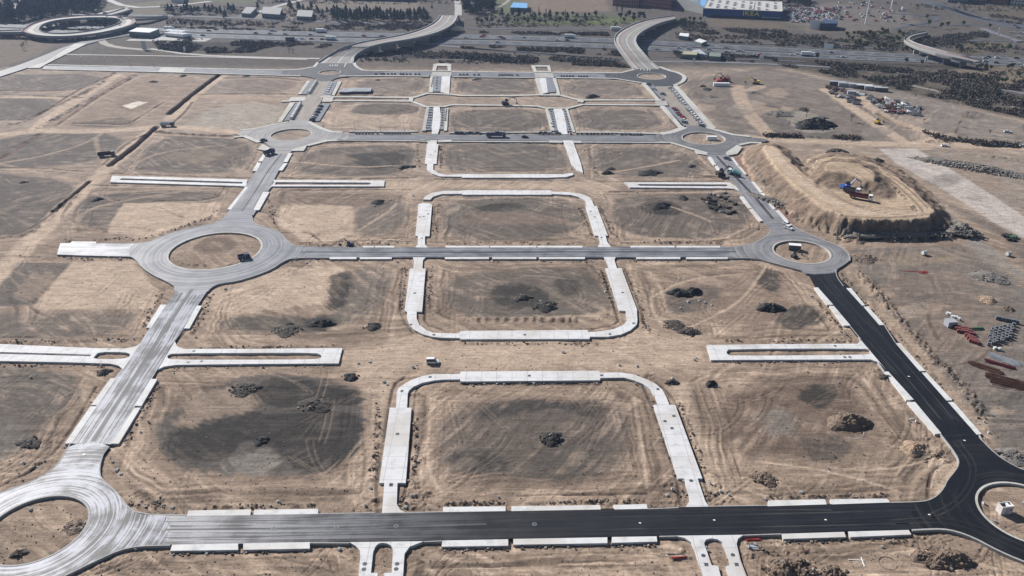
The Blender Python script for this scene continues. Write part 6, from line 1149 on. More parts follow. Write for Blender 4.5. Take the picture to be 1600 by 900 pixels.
def bridge(label, Lp, Rp, Z, wallR=True, n=40, name='road_bridge', piers=(), lanes=()):
    "deck whose two edges are traced; Z = deck height along it"
    a0, _ = resample(smooth_px(Lp, False, 1), n, 0); root = None
    def edge(P):
        P = smooth_px(P, False, 1); out = []; m = len(P)
        # arc parameter in pixels -> height -> point
        q = [0]
        for s, t in zip(P, P[1:]): q.append(q[-1]+math.hypot(t[0]-s[0], (t[1]-s[1])*3))
        for i in range(n):
            d = q[-1]*i/(n-1); j = max(k for k in range(m-1) if q[k] <= d+1e-9); f = (d-q[j])/max(1e-6, q[j+1]-q[j]); z = np.interp(i/(n-1), [k/(len(Z)-1) for k in range(len(Z))], Z)
            out.append(V3(P[j][0]+(P[j+1][0]-P[j][0])*f, P[j][1]+(P[j+1][1]-P[j][1])*f, float(z)))
        return out
    A, B = edge(Lp), edge(Rp); root = empty(name, (A[0].x, A[0].y, 0)); O = Vector((A[0].x, A[0].y, 0))
    def rib(nm, f0, f1, up, dn, mat, thick=None):
        vs = []; fs = []; uv = []; L = 0
        for i in range(n):
            p = A[i].lerp(B[i], f0)-O; q = A[i].lerp(B[i], f1)-O; w = (B[i]-A[i]).length
            if i: L += (A[i]-A[i-1]).length
            vs += [p+Vector((0, 0, up)), q+Vector((0, 0, up)), q-Vector((0, 0, dn)), p-Vector((0, 0, dn))]; uv += [(L, f0*w), (L, f1*w)]*2
        s = (vs[1]-vs[0]).cross(vs[4]-vs[0]).z > 0
        for i in range(n-1):
            k = 4*i
            for a, b in ((0, 1), (1, 2), (2, 3), (3, 0)):
                f = (k+a, k+b, k+4+b, k+4+a); fs.append(f if s else f[::-1])
        fs += [(0, 3, 2, 1), (4*n-4, 4*n-3, 4*n-2, 4*n-1)]
        o = new_mesh(nm, vs, fs, mat, uvs=uv); kid(root, o); return o
    rib('deck', 0, 1, 0, 1.3, M_BR_T); rib('parapet', 0, .03, 1.0, -.002, BWALL); rib('parapet', .97, 1, 1.0, -.002, BWALL)
    for f0, f1, m, nm in lanes: rib(nm, f0, f1, .04, -.004, m)
    for i in piers:
        c = A[i].lerp(B[i], .5)-O; d = (B[i]-A[i]); w = d.length; d.normalize(); hz = c.z-1.3; mb = MB(); mb.box(-w*.3, w*.3, -.7, .7, -.5, hz+.1, rot=math.atan2(d.y, d.x), c=(c.x, c.y)); mb.build('pier', [BWALL], root)
    tag(root, label, 'bridge'); return root, A, B
LN = [(.05, .2, PAVE, 'footway'), (.22, .27, REDL, 'cycle_lane'), (.56, .575, WHT, 'centre_line'), (.88, .96, PAVE, 'footway')]
bridge('long curving road bridge rising over the motorway from the far left roundabout', [(497, 98), (512, 88), (530, 77), (554, 69), (587, 62.5), (621, 57), (647, 50), (668, 42), (682, 33), (688, 24)], [(553, 98), (554, 88), (571, 77), (596, 69), (628, 64.5), (655, 59.5), (680, 53), (699, 45), (711, 36), (716, 24)], [.55, 1.5, 4.5, 7.5, 8.5, 8.5, 8, 7, 6.5, 6, 5.5], piers=(10, 14, 18, 22, 26, 30, 34), lanes=LN)
bridge('S-shaped road bridge over the motorway from the far right roundabout', [(990, 108), (974, 88), (964, 74), (959, 64), (961, 55), (971, 47), (991, 37), (1016, 30), (1052, 25)], [(1031, 108), (1019, 99), (1006, 84), (995, 71), (993, 62), (999, 53), (1016, 43), (1033, 36), (1058, 30)], [.55, 2, 5, 7.5, 8.5, 8.5, 8, 7, 6, 4], piers=(9, 13, 17, 21, 25, 29, 33), lanes=LN)
# embankment wedge that carries the far end of the left bridge
def wedge(pts, zs, mat, name, label, cat):
    B0 = [V3(u, v, z) for (u, v), z in zip(pts, zs)]; B1 = [Vector((p.x, p.y, -.5)) for p in B0]; n = len(pts)
    tri = tessellate_polygon([B0]); f = [tuple(t) for t in tri]+[(i, (i+1) % n, n+(i+1) % n, n+i) for i in range(n)]
    o = new_mesh(name, B0+B1, f, mat); tag(o, label, cat); return o
EMB = plain('earth_embankment', (.06, .06, .047), .95, .3, .5)
o = wedge([(716, 24), (716.5, 30), (711.5, 40), (703, 46), (727, 50), (722, 36)], [5.3, 5.9, 6.3, 6.5, .2, .2], EMB, 'embankment', None, None); tag(o, kind='structure')
# ring ramp on the left
ro = [(34, 49), (42, 42), (56, 35.5), (76, 30), (101, 26.5), (135, 24.2), (169, 24), (194, 25.5), (211, 30), (213, 37), (196, 43.5), (169, 50), (135, 55.5), (101, 58), (67, 57.5), (45, 54), (34, 49)]
ri = [(61, 47), (63, 42), (70, 37.5), (86, 33), (106, 30.3), (135, 28.4), (160, 28), (180, 29), (190, 32), (188, 36), (176, 41), (154, 46.5), (125, 51), (100, 53), (80, 52.5), (66, 50.5), (61, 47)]
bridge('elevated ring ramp circling a dark planted hollow at far left', ro, ri, [5.5, 6, 6.5, 6.5, 6, 5.5, 5, 4.5, 4.5, 5, 5.5], n=64, name='ring_ramp', piers=(4, 9, 14, 20, 26, 32, 38, 44, 50, 56), lanes=[(.08, .24, REDL, 'cycle_lane'), (.3, .62, CONW, 'footway')])
bridge('elevated slip road leaving the ring ramp to the upper right', [(150, 25), (175, 19.5), (195, 13)], [(166, 26), (185, 22), (207, 15)], [6, 5, 1], n=10, name='slip_road_bridge'); bridge('elevated slip road running right from the ring ramp', [(182, 27.5), (225, 28.5), (262, 25.5)], [(190, 30.5), (226, 30.5), (262, 27.5)], [5.5, 4.5, 1], n=12, name='slip_road_bridge')
bridge('low viaduct entering the ring ramp from the left edge', [(-60, 49), (0, 48.5), (34, 47.5)], [(-60, 51.5), (0, 51.3), (40, 51)], [5, 5, 5.5], n=10, name='slip_road_bridge')
bridge('curved flyover ramp with a red parapet at upper right', [(1520, 97.5), (1470, 87), (1436, 77), (1416, 68), (1411, 61), (1420, 54), (1446, 49)], [(1534, 95), (1482, 83), (1448, 74), (1427, 67), (1419, 62), (1426, 57), (1450, 52)], [5.5, 7, 7.5, 7, 6, 4.5, 3], n=34, name='flyover_ramp', piers=(4, 9, 14, 19, 24), lanes=[(.86, .96, REDL, 'red_edge')])
# --- trees
LEAF_D = plain('dark_pine_leaf', (.028, .042, .024), .9, .45, .8); LEAF_G = plain('green_leaf', (.05, .07, .03), .9, .4, .8); LEAF_B = plain('bare_twigs', (.105, .084, .072), .95, .35, .8); BARK = plain('bark', (.10, .075, .055), .95, .3, 2); CYP = plain('cypress_leaf', (.022, .034, .018), .9, .4, .8)
def leaf_cloud(mb, c, rx, ry, rz, n, s, R, m=0):
    for _ in range(n):
        d = Vector((R.gauss(0, 1), R.gauss(0, 1), R.gauss(0, 1))).normalized()*R.random()**.35
        p = Vector(c)+Vector((d.x*rx, d.y*ry, d.z*rz)); a = Vector((R.gauss(0, 1), R.gauss(0, 1), R.gauss(0, 1))).normalized(); b = a.orthogonal().normalized(); k = s*R.uniform(.6, 1.3); c2 = a.cross(b)
        mb.add([p+b*k, p+c2*k*.8, p-b*k*.9, p-c2*k], [(0, 1, 2, 3)], m)
def make_tree(kind, seed):
    R = random.Random(seed); root = empty({'pine': 'pine_tree', 'round': 'round_tree', 'bare': 'bare_tree', 'cypress': 'cypress_tree'}[kind], (0, 0, 0)); H = {'pine': 9, 'round': 6.5, 'bare': 6, 'cypress': 10}[kind]*R.uniform(.9, 1.15)
    mb = MB(); mb.tube((0, 0, -.4), (0, 0, H*.45), .22, .15, 7); mb.tube((0, 0, H*.45), (R.uniform(-.3, .3), 0, H*.85), .15, .05, 6)
    for k in range(6):
        a = R.uniform(0, 6.28); z = H*R.uniform(.3, .7); l = H*.22; mb.tube((0, 0, z), (l*math.cos(a), l*math.sin(a), z+l*.6), .09, .03, 5)
    mb.build('trunk', [BARK], root); mb = MB()
    if kind == 'pine':
        for k in range(8):
            t = k/7; z = H*(.28+.68*t); r = H*.27*(1-t)**.7+.35
            for _ in range(3): a = R.uniform(0, 6.28); leaf_cloud(mb, (r*.5*math.cos(a), r*.5*math.sin(a), z), r*.75, r*.75, H*.09, 26, .42, R)
    elif kind == 'round':
        for _ in range(11): a = R.uniform(0, 6.28); q = R.uniform(.2, 1.5); leaf_cloud(mb, (q*math.cos(a), q*math.sin(a), H*R.uniform(.45, .85)), 1.25, 1.25, 1.0, 34, .38, R)
    elif kind == 'cypress':
        for k in range(9): t = k/8; leaf_cloud(mb, (R.uniform(-.1, .1), R.uniform(-.1, .1), H*(.1+.85*t)), .95*(1-.7*t), .95*(1-.7*t), H*.08, 34, .32, R)
    else:
        for _ in range(9): a = R.uniform(0, 6.28); q = R.uniform(.2, 1.6); leaf_cloud(mb, (q*math.cos(a), q*math.sin(a), H*R.uniform(.45, .85)), 1.4, 1.4, 1.1, 14, .22, R)
    mb.build('crown', [{'pine': LEAF_D, 'round': LEAF_G, 'bare': LEAF_B, 'cypress': CYP}[kind]], root); return root
TREEN = [0]
def tree_at(u, v, kind, place_, s=1.0, z=None, desc=None):
    if TREEN[0] >= 560: return
    TREEN[0] += 1
    vv = TREEN[0] % 3; o = first_or_copy((kind, vv), lambda: make_tree(kind, hash((len(kind), vv, kind[0] == 'p')) % 1000)); place(o, u, v, z, random.uniform(0, 6.28)); s *= random.uniform(.8, 1.2); o.scale = (s, s, s*random.uniform(.9, 1.12))
    reg(o, desc or {'pine': 'dark pine tree', 'round': 'rounded green tree', 'bare': 'brown leafless tree', 'cypress': 'slender dark cypress'}[kind], 'tree', u, v, {'pine': 'pines', 'round': 'round trees', 'bare': 'leafless trees', 'cypress': 'cypresses'}[kind]+' beyond the site', place_)
for r_ in range(6): # grove at top left
    for i in range(21):
        u = 2+i*7.6+random.uniform(-3, 3); v = 6+r_*4.8+random.uniform(-2, 2)+max(0, (70-u))*.06*(r_ > 2)
        if v > 37-u*.10 or (u < 40 and v < 14) or (u > 160): continue
        tree_at(u, v, 'pine', 'in the grove above the ring ramp', 1.35)
for u, v in [(264, 20), (270, 22), (284, 22), (289, 21), (294, 20), (300, 22), (305, 20), (311, 21), (321, 16), (328, 22), (333, 18), (339, 20), (345, 22), (352, 30), (358, 18), (363, 20), (366, 17), (403, 15)]: tree_at(u, v, 'pine', 'in the row left of the small warehouses', .9)
for i in range(14): tree_at(452+i*6+random.uniform(-2, 2), 16+random.uniform(-3, 3)+(i > 7)*8, 'pine', 'in the row right of the small warehouses', .9)
for i in range(58): tree_at(522+(i%29)*5.2+random.uniform(-1.5, 1.5), 26+(i//29)*7+random.uniform(-2, 2), 'pine', 'in the belt left of the bridge end', 1.0)
for u, v in [(527, 18), (541, 16), (573, 15), (590, 19), (640, 20), (675, 14), (655, 18)]: tree_at(u, v, 'pine', 'on the open slope left of the bridge end', .7)
for i in range(44): tree_at(724+random.random()*48, 4+random.random()*18, 'pine', 'in the grove right of the bridge end', 1.1)
for i in range(22): tree_at(745+i*8.2+random.uniform(-2, 2), 37+random.uniform(-2, 2), 'round', 'in the front row between the two bridges', .9)
for i in range(18): tree_at(785+i*8.5+random.uniform(-3, 3), 29+random.uniform(-3, 2), 'round' if i % 3 else 'pine', 'in the back row between the two bridges', .95)
for u, v in [(832, 27), (842, 26), (883, 26), (853, 27), (964, 17), (972, 18)]: tree_at(u, v, 'cypress', 'between the two bridges', .9)
for i in range(14): tree_at(962+random.random()*50, 24+random.random()*12, 'round', 'left of the S-shaped bridge head', 1.0)
for i in range(14): tree_at(1062+random.random()*34-i*.3, 34+random.random()*9, 'round', 'right of the S-shaped bridge head', .9)
for u, v in [(1322, 60), (1326, 62), (1334, 56), (1340, 57), (1347, 59), (1352, 62), (1358, 58), (1364, 60), (1376, 56), (1382, 58), (1341, 70), (1355, 72), (1364, 66), (1372, 78), (1380, 77), (1390, 64), (1395, 67), (1400, 62), (1405, 66), (1410, 60), (1390, 78), (1402, 75), (1405, 55), (1378, 50), (1331, 66), (1415, 80), (1386, 53)]: tree_at(u, v, 'round', 'on the scrubby slope below the car park', .85)
for u, v in [(1276, 95), (1415, 100), (1440, 102), (1487, 76), (1494, 80), (1498, 76), (1500, 83), (1525, 110), (1531, 108), (1538, 113), (1548, 110), (1575, 108), (1580, 110), (1565, 130), (1570, 131), (1558, 133), (1558, 154), (1540, 113), (1575, 80), (1535, 76)]: tree_at(u, v, 'round', 'near the motorway at upper right', .85)
for i in range(14): tree_at(1410+random.random()*190, 140+random.random()*66+(0 if i % 2 else 10), 'bare', 'on the rough ground at right', .6)
for u, v in [(1260, 182), (1330, 190), (38, 74), (42, 70), (36, 78), (452, 82), (458, 84), (352, 46), (360, 44), (346, 42), (300, 44), (290, 42), (283, 40), (1505, 40), (1480, 44), (1448, 30), (1546, 44), (1450, 42), (1470, 45)]: tree_at(u, v, 'bare' if v > 60 else 'round', 'scattered by the far roads', .9)
for i in range(26): tree_at(60+random.random()*120, 36+random.random()*10, 'round', 'inside the ring ramp hollow', .75)
for i in range(34): tree_at(400+random.random()*320+(0), -4+random.random()*6, 'pine', 'at the top edge left of centre', 1.1)
for i in range(20): tree_at(1208+random.random()*60, 2+random.random()*9, 'pine', 'behind the blue store at right', 1.0)
# scrub: countless bushes in belts
def scrub():
    R = random.Random(5); mb = MB(); ms = []
    belts = [([(1050, 90), (1200, 99), (1290, 116), (1440, 148), (1600, 184), (1700, 210), (1700, 150), (1600, 125), (1440, 108), (1200, 92)], 1500), ([(700, 84), (830, 90), (960, 98), (985, 106), (900, 102), (800, 98), (700, 92)], 500), ([(560, 84), (640, 78), (960, 92), (980, 104), (560, 96)], 260), ([(240, 66), (390, 66), (430, 72), (400, 82), (300, 84), (250, 78)], 500),
             ([(0, 50), (60, 56), (140, 60), (60, 64), (0, 58)], 160), ([(1050, 44), (1200, 50), (1320, 60), (1400, 82), (1200, 72), (1060, 62)], 420), ([(1050, 80), (1200, 90), (1420, 108), (1420, 122), (1200, 97), (1060, 92)], 500), ([(0, 40), (60, 30), (20, 45)], 90), ([(260, 30), (520, 38), (700, 44), (680, 49), (520, 47), (260, 38)], 260), ([(720, 50), (950, 52), (955, 56), (720, 53)], 200), ([(1425, 66), (1500, 52), (1540, 50), (1545, 58), (1460, 74)], 260), ([(1440, 206), (1500, 219), (1620, 228), (1620, 232), (1480, 226)], 70), ([(1190, 211), (1345, 215), (1345, 219), (1200, 214)], 45), ([(1340, 50), (1430, 50), (1420, 80), (1330, 74)], 140), ([(1500, 118), (1600, 108), (1700, 120), (1600, 140)], 90), ([(60, 52), (80, 34), (188, 30), (150, 50)], 320), ([(262, 46), (530, 53), (520, 50), (262, 42)], 90), ([(264, 60), (520, 70), (500, 76), (400, 70), (280, 64)], 140), ([(720, 71), (960, 78), (975, 88), (900, 84), (720, 76)], 260), ([(0, 22), (60, 30), (30, 44), (-20, 40)], 120), ([(1100, 44), (1230, 48), (1230, 60), (1100, 54)], 200), ([(480, 34), (700, 40), (680, 46), (480, 42)], 160)]+[([(440, 14), (670, 20), (680, 38), (440, 38)], 130), ([(0, 5), (170, 0), (160, 20), (60, 34), (0, 40)], 170), ([(740, 24), (960, 26), (1010, 40), (745, 44)], 130), ([(720, 0), (775, 4), (770, 26), (725, 24)], 90), ([(1050, 32), (1110, 36), (1100, 44), (1050, 44)], 60), ([(1200, 0), (1280, 0), (1270, 12), (1210, 12)], 80), ([(400, -4), (720, -6), (720, 7), (400, 6)], 150), ([(1420, 6), (1600, 8), (1600, 20), (1430, 14)], 60), ([(1430, 60), (1600, 70), (1600, 86), (1500, 82)], 90), ([(250, 8), (420, 12), (430, 22), (255, 26)], 90), ([(1540, 20), (1600, 30), (1620, 44), (1560, 34)], 50)]
    for P, n in belts:
        n = int(n*2.6)
        us_ = [p[0] for p in P]; vv = [p[1] for p in P]; Q = np.array([at(*p)[:2] for p in P]); k = 0; tries = 0
        while k < n and tries < n*20:
            tries += 1; u = R.uniform(min(us_), max(us_)); v = R.uniform(min(vv), max(vv)); x, y, _ = at(u, v)
            if not inpoly(x, y, Q) or vnoise(np.array([x/14]), np.array([y/14]), 4)[0] < .38: continue
            if any(x0 < x < x1 and y0 < y < y1 and inpoly(x, y, l[0][0]) and not any(inpoly(x, y, h) for h in l[0][1:]) for l, (x0, y0, x1, y1) in zip(ROADP, RB2)): continue
            k += 1; s = R.uniform(.8, 2.3); m = R.choice([0, 0, 0, 1, 2]); leaf_cloud(mb, (x, y, zat(x, y)+s*.45), s, s, s*.55, 11, .42*s**.5, R, m)
    o = mb.build('scrub', [LEAF_B, LEAF_D, EMB]); tag(o, 'dull brown and olive scrub along the motorway and slopes', 'scrub', kind='stuff')
RB2 = [(*l[0].min(0), *l[0].max(0)) for l, z in ROADP]
scrub()
# --- shops and sheds beyond the motorway
def blk(root, nm, pts, z0, z1, mat, zt=None):
    "extruded footprint traced at ground level (local to root)"
    O = root.location if root else Vector((0, 0, 0)); P = [V3(u, v, 0)-Vector((O.x, O.y, 0)) for u, v in pts]; n = len(P)
    if sum(P[i].x*P[(i+1) % n].y-P[(i+1) % n].x*P[i].y for i in range(n)) < 0: P = P[::-1]
    vs = [Vector((p.x, p.y, z0)) for p in P]+[Vector((p.x, p.y, z1)) for p in P]
    o = new_mesh(nm, vs, [tuple(range(n-1, -1, -1)), tuple(range(n, 2*n))]+[(i, (i+1) % n, n+(i+1) % n, n+i) for i in range(n)], mat)
    if root: kid(root, o)
    return o, P
BLUEW = plain('blue_cladding', (.012, .05, .20), .55, .12, .4); ROOFG = plain('gravel_roof', (.42, .41, .38), .9, .12, .3); YTXT = plain('yellow_letters', (.85, .66, .08), .5, .05, 1); LBLUE = plain('light_blue_roof', (.16, .36, .62), .5, .1, .3); ROOFL = plain('grey_blue_roof', (.33, .38, .42), .5, .1, .3)
def store():
    x0, y0, _ = at(1098, 26); root = empty('furniture_store', (x0, y0, 0)); A = Vector(at(1098, 26.5)); B = Vector(at(1221, 32)); d = (B-A); W = d.length; a = math.atan2(d.y, d.x); root.rotation_euler = (0, 0, a); D = 72.; H = 8.6
    mb = MB(); mb.box(0, W, 0, D, 0, H); mb.build('wall', [BLUEW], root); mb = MB(); mb.box(.4, W-.4, .4, D-.4, H+.003, H+.25); rf = mb.build('roof', [ROOFG], root)
    mb = MB(); mb.box(0, W, -.25, -.003, H-.1, H+.5); mb.box(0, .35, 0, D, H+.26, H+.6); mb.box(W-.8, W, 0, D, H+.01, H+.7); mb.box(W*.62, W*.64, 5, D-8, H+.26, H+.9); mb.build('parapet', [CONW], root)
    mb = MB()
    for i in range(9):
        for j in range(6):
            if (i*7+j*3) % 4 == 0: continue
            mb.box(4+i*W/9.5, 6+i*W/9.5+1, 6+j*10, 9+j*10, H+.26, H+1.3)
    s = mb.build('roof_unit', [SILV]); kid(rf, s)
    mb = MB(); mb.box(W*.75, W*.985, -.5, -.02, 1.8, 2.5); mb.build('canopy', [CONW], root)
    mb = MB(); mb.box(W*.10, W*.94, -.12, -.01, .2, 2.0); mb.build('loading_doors', [DKGLASS], root)
    cu = bpy.data.curves.new('sign_text', 'FONT'); cu.body = 'IKEA'; cu.size = 6.2; cu.extrude = .25; cu.offset = .10; cu.align_x = 'CENTER'; cu.space_character = 1.12
    t = bpy.data.objects.new('sign_letters', cu); COL.objects.link(t); bpy.context.view_layer.update(); dg = bpy.context.evaluated_depsgraph_get(); me = bpy.data.meshes.new_from_object(t.evaluated_get(dg)); bpy.data.objects.remove(t)
    me.materials.clear(); me.materials.append(YTXT); t = bpy.data.objects.new('sign_letters', me); COL.objects.link(t); t.rotation_euler = (math.pi/2, 0, 0); t.location = (W*.61, -.35, 3.4); t.scale = (1.25, 1, 1); kid(root, t)
    tag(root, 'big dark blue box store with yellow letters on its wall', 'store')
    # light blue neighbour with curved roof
    n = 10; root = empty('shopping_hall', tuple(at(1040, 12))); O = root.location; mb = MB(); P0, P1, P2, P3 = V3(1050, 10), V3(1098, 22), V3(1100, -14), V3(1040, -16)
    rows = []
    for i in range(n+1):
        t = i/n; a_ = P0.lerp(P1, t)-O; b_ = P3.lerp(P2, t)-O; z = 6+5.5*math.sin(math.pi*t); rows.append((a_, b_, z))
    vs = []; fs = []
    for a_, b_, z in rows: vs += [(a_.x, a_.y, z), (b_.x, b_.y, z), (a_.x, a_.y, 0), (b_.x, b_.y, 0)]
    for i in range(n):
        k = 4*i; fs += [(k, k+4, k+5, k+1)]
    mb.add(vs, fs); mb.build('roof', [ROOFL], root); mb = MB(); fs = []
    for i in range(n): k = 4*i; fs += [(k+2, k+6, k+4, k), (k+1, k+5, k+7, k+3)]
    fs += [(3, 2, 0, 1), (4*n+2, 4*n+3, 4*n+1, 4*n)]; mb.add([(x, y, z-.05) for x, y, z in vs], fs); mb.build('wall', [plain('grey_wall', (.28, .28, .27), .7, .1, .5)], root); mb = MB()
    tag(root, 'grey-blue curved-roof hall to the left of the blue store', 'hall')
    root = empty('glass_pavilion', tuple(at(1088, 12))); blk(root, 'wall', [(1078, 14), (1100, 20), (1106, 4), (1082, 0)], 0, 7, LBLUE); blk(root, 'roof', [(1078, 14), (1100, 20), (1106, 4), (1082, 0)], 7.003, 7.6, LBLUE); tag(root, 'light blue pavilion between curved hall and blue store', 'pavilion')
store()
def house(name, pts, H, wm, rm, label, cat='building', win_=None, ridge=False):
    cu_, cv_ = pts[0]; root = empty(name, tuple(at(cu_, cv_))); w_, P = blk(root, 'wall', pts, -.3, H, wm); blk(root, 'roof', pts, H+.003, H+.5, rm)
    if win_:
        mb = MB(); A, B = P[0], P[1]; e = sorted([(abs((P[i]+P[(i+1) % len(P)]).y), i) for i in range(len(P))])
        i = min(range(len(P)), key=lambda k: (P[k]+P[(k+1) % len(P)]).y); A, B = P[i], P[(i+1) % len(P)]; d = (B-A).normalized(); L = (B-A).length; nr = Vector((d.y, -d.x, 0)); nfl = max(1, int(H/3.2)); nw = max(2, int(L/3.2)); k = 0
        for f in range(nfl):
            for j in range(nw):
                if k >= 60: break
                k += 1; c = A+d*(L*(j+.5)/nw)+nr*.02; mb = MB(); z = .9+f*H/nfl; mb.add([(c-d*.8)+Vector((0, 0, z)), (c+d*.8)+Vector((0, 0, z)), (c+d*.8)+Vector((0, 0, z+1.4)), (c-d*.8)+Vector((0, 0, z+1.4)), (c-d*.8)+Vector((0, 0, z))+nr*.06, (c+d*.8)+Vector((0, 0, z))+nr*.06, (c+d*.8)+Vector((0, 0, z+1.4))+nr*.06, (c-d*.8)+Vector((0, 0, z+1.4))+nr*.06], [(4, 5, 6, 7), (0, 1, 5, 4), (1, 2, 6, 5), (2, 3, 7, 6), (3, 0, 4, 7)]); mb.build('window', [DKGLASS], root)
    tag(root, label, cat); return root
CREAM = plain('cream_wall', (.52, .50, .45), .85, .08, .5); BRICKW = plain('brick_wall', (.24, .11, .08), .85, .15, .5); GREENW = plain('green_wall', (.13, .17, .15), .8, .12, .5); TERR = plain('brown_wall', (.28, .19, .13), .85, .15, .5)
house('petrol_station', [(203, 58), (235, 60), (250, 54), (216, 52)], 5, GREENW, WHITE_P, 'white-roofed petrol station kiosk beside the truck park', 'petrol station', True)
house('brick_building', [(957, 9), (998, 12), (1004, 0), (960, -4)], 12, BRICKW, TERR, 'brown brick block at the top edge right of centre', 'building', True); house('brick_building', [(1001, 11), (1048, 16), (1052, 2), (1004, -3)], 12, BRICKW, ROOFL, 'dark brick block next to the curved hall', 'building', True)
house('warehouse', [(378, 27), (392, 28), (402, 18), (386, 17)], 4, GREENW, PVR, 'green-grey small warehouse beside the pine row', 'warehouse', True); house('warehouse', [(410, 29), (438, 31), (442, 20), (412, 18)], 5, GREENW, PVR, 'dark warehouse with grey roof right of the green one', 'warehouse', True); house('warehouse', [(464, 32), (488, 33), (490, 23), (466, 22)], 4, GREENW, PVR, 'third small warehouse beside the right pine row', 'warehouse', True)
house('greenhouse', [(797, 18), (824, 19), (824, 11), (802, 10)], 4, GREENW, LBLUE, 'pale green glasshouse on the far fields', 'greenhouse', None)
house('blue_building', [(545, 0), (640, 2), (650, -14), (550, -16)], 9, DBLUE, ROOFL, 'long dark blue building at the top edge', 'building', None)
house('sales_pavilion', [(1280, 47), (1306, 47), (1308, 42), (1286, 40)], 6, DBLUE, DBLUE, 'small dark blue pavilion behind the white panel', 'pavilion', True)
DULLY = plain('faded_yellow_roof', (.33, .31, .20), .8, .15, 1); DULLG = plain('faded_green_roof', (.15, .19, .16), .8, .15, 1)
for q in [([(1065, 92), (1088, 93), (1090, 88), (1068, 87)], 'yellow-roofed yard shed below the motorway', TAN), ([(1107, 95), (1125, 96), (1126, 90), (1108, 89)], 'green yard shed below the motorway', None), ([(1060, 62), (1075, 64), (1076, 59), (1062, 58)], 'dark shed with white roof edge above the motorway', 1)]:
    house('yard_shed', q[0], 3.5, GREENW, DULLY if q[1][0] == 'y' else (DULLG if q[1][0] == 'g' else WHITE_P), q[1], 'shed')
house('canopy', [(1080, 85), (1092, 90), (1105, 92), (1092, 83)], 3, GREYM, SILV, 'silver canopy between the two yard sheds', 'canopy'); house('canopy', [(1085, 70), (1096, 73), (1104, 70), (1092, 66)], 3, GREENW, PVW, 'pale roofed shelter above the motorway', 'shelter')
for i, p in enumerate([[(1520, 4), (1540, 6), (1542, -4), (1522, -6)], [(1546, 6), (1572, 8), (1574, -4), (1548, -6)], [(1578, 8), (1610, 10), (1612, -4), (1580, -6)], [(1480, 4), (1512, 6), (1514, -6), (1482, -8)]]): house('apartment_block', p, 13, [TERR, BRICKW, CREAM, GREENW][i], ROOFL, ['brown apartment block', 'red brick apartment block', 'cream apartment block', 'grey apartment block'][i]+' at the top right edge', 'building', True)
for i, p in enumerate([[(0, 2), (22, 4), (28, -8), (4, -10)], [(30, 0), (60, 2), (64, -10), (34, -12)], [(-60, 10), (-30, 12), (-24, 0), (-54, -2)], [(268, 4), (286, 6), (290, -3), (272, -5)]]): house('industrial_hall', p, 7, CREAM, WHITE_P, ['leftmost white-roofed hall', 'second white-roofed hall', 'white-roofed hall outside left', 'small white-roofed hall above the pine row'][i]+' at the top edge', 'hall')
def billboard(u, v, w_, h, leg, mat, label, rz=0., disc=False, name='billboard', cat='billboard'):
    root = empty(name, (0, 0, 0)); mb = MB()
    for s in (-.35, .35): mb.tube((s*w_, .2, -.3), (s*w_, .2, leg+h*.6), .12, n=6)
    mb.build('post', [GUARD], root); mb = MB()
    if disc: mb.tube((0, -.15, leg+h/2), (0, .15, leg+h/2), h/2, n=24)
    else: mb.box(-w_/2, w_/2, -.1, .1, leg, leg+h)
    mb.build('panel', [mat], root); mb = MB(); mb.box(-w_/2-.05, w_/2+.05, .105, .15, leg-.1, leg+.05); mb.build('rail', [GUARD], root); place(root, u, v, None, rz); tag(root, label, cat)
billboard(1293, 82, 8, 4, 3.5, WHITE_P, 'white tilted billboard beside the motorway', -.45); billboard(1275, 46, 13, 8.5, 0.5, WHITE_P, 'large white panel in front of the dark blue pavilion', -.2); billboard(226, 78, 4.4, 7.5, .5, plain('poster', (.55, .6, .6), .5, .1, 1), 'oval pale sign by the winding lane', 0, False)
for u, v, h, lb in [(1044, 62, 6, 'tall narrow white sign right of the S-shaped bridge'), (1084, 99, 4, 'thin white sign below the yard sheds'), (1188, 93, 4, 'left one of two white signs beside the motorway'), (1191.5, 93.5, 4.5, 'right one of two white signs beside the motorway'), (1446, 98, 5, 'white sign under the curved flyover'), (1497, 11, 5, 'white sign at the top right road'), (1559, 58, 9, 'tall pale sign beside the right slip road'), (1584, 76, 7, 'narrow white sign at the far right'), (289, 82, 5, 'thin white sign on the dark slope'), (712, 48, 7, 'pale sign post beside the bridge embankment'), (1101, 33, 5, 'white sign left of the blue store lawn')]:
    billboard(u, v, 1.6, h*.75, h*.25, WHITE_P, lb, random.uniform(-.3, .3), name='road_sign', cat='sign')
for u, v, h, lb in [(1352, 38, 33, 'tall tapering white mast at the car park edge'), (1392, 16, 30, 'second tall white mast farther behind the car park')]:
    root = empty('sign_mast', (0, 0, 0)); mb = MB(); mb.tube((0, 0, 0), (0, 0, h), .75, .5, 12); mb.build('mast', [WHITE_P], root); mb = MB(); mb.box(-3.5, 3.5, -.4, .4, h+.003, h+5); mb.build('sign_panel', [BLUEW if u < 1380 else WHITE_P], root); place(root, u, v); tag(root, lb, 'mast')
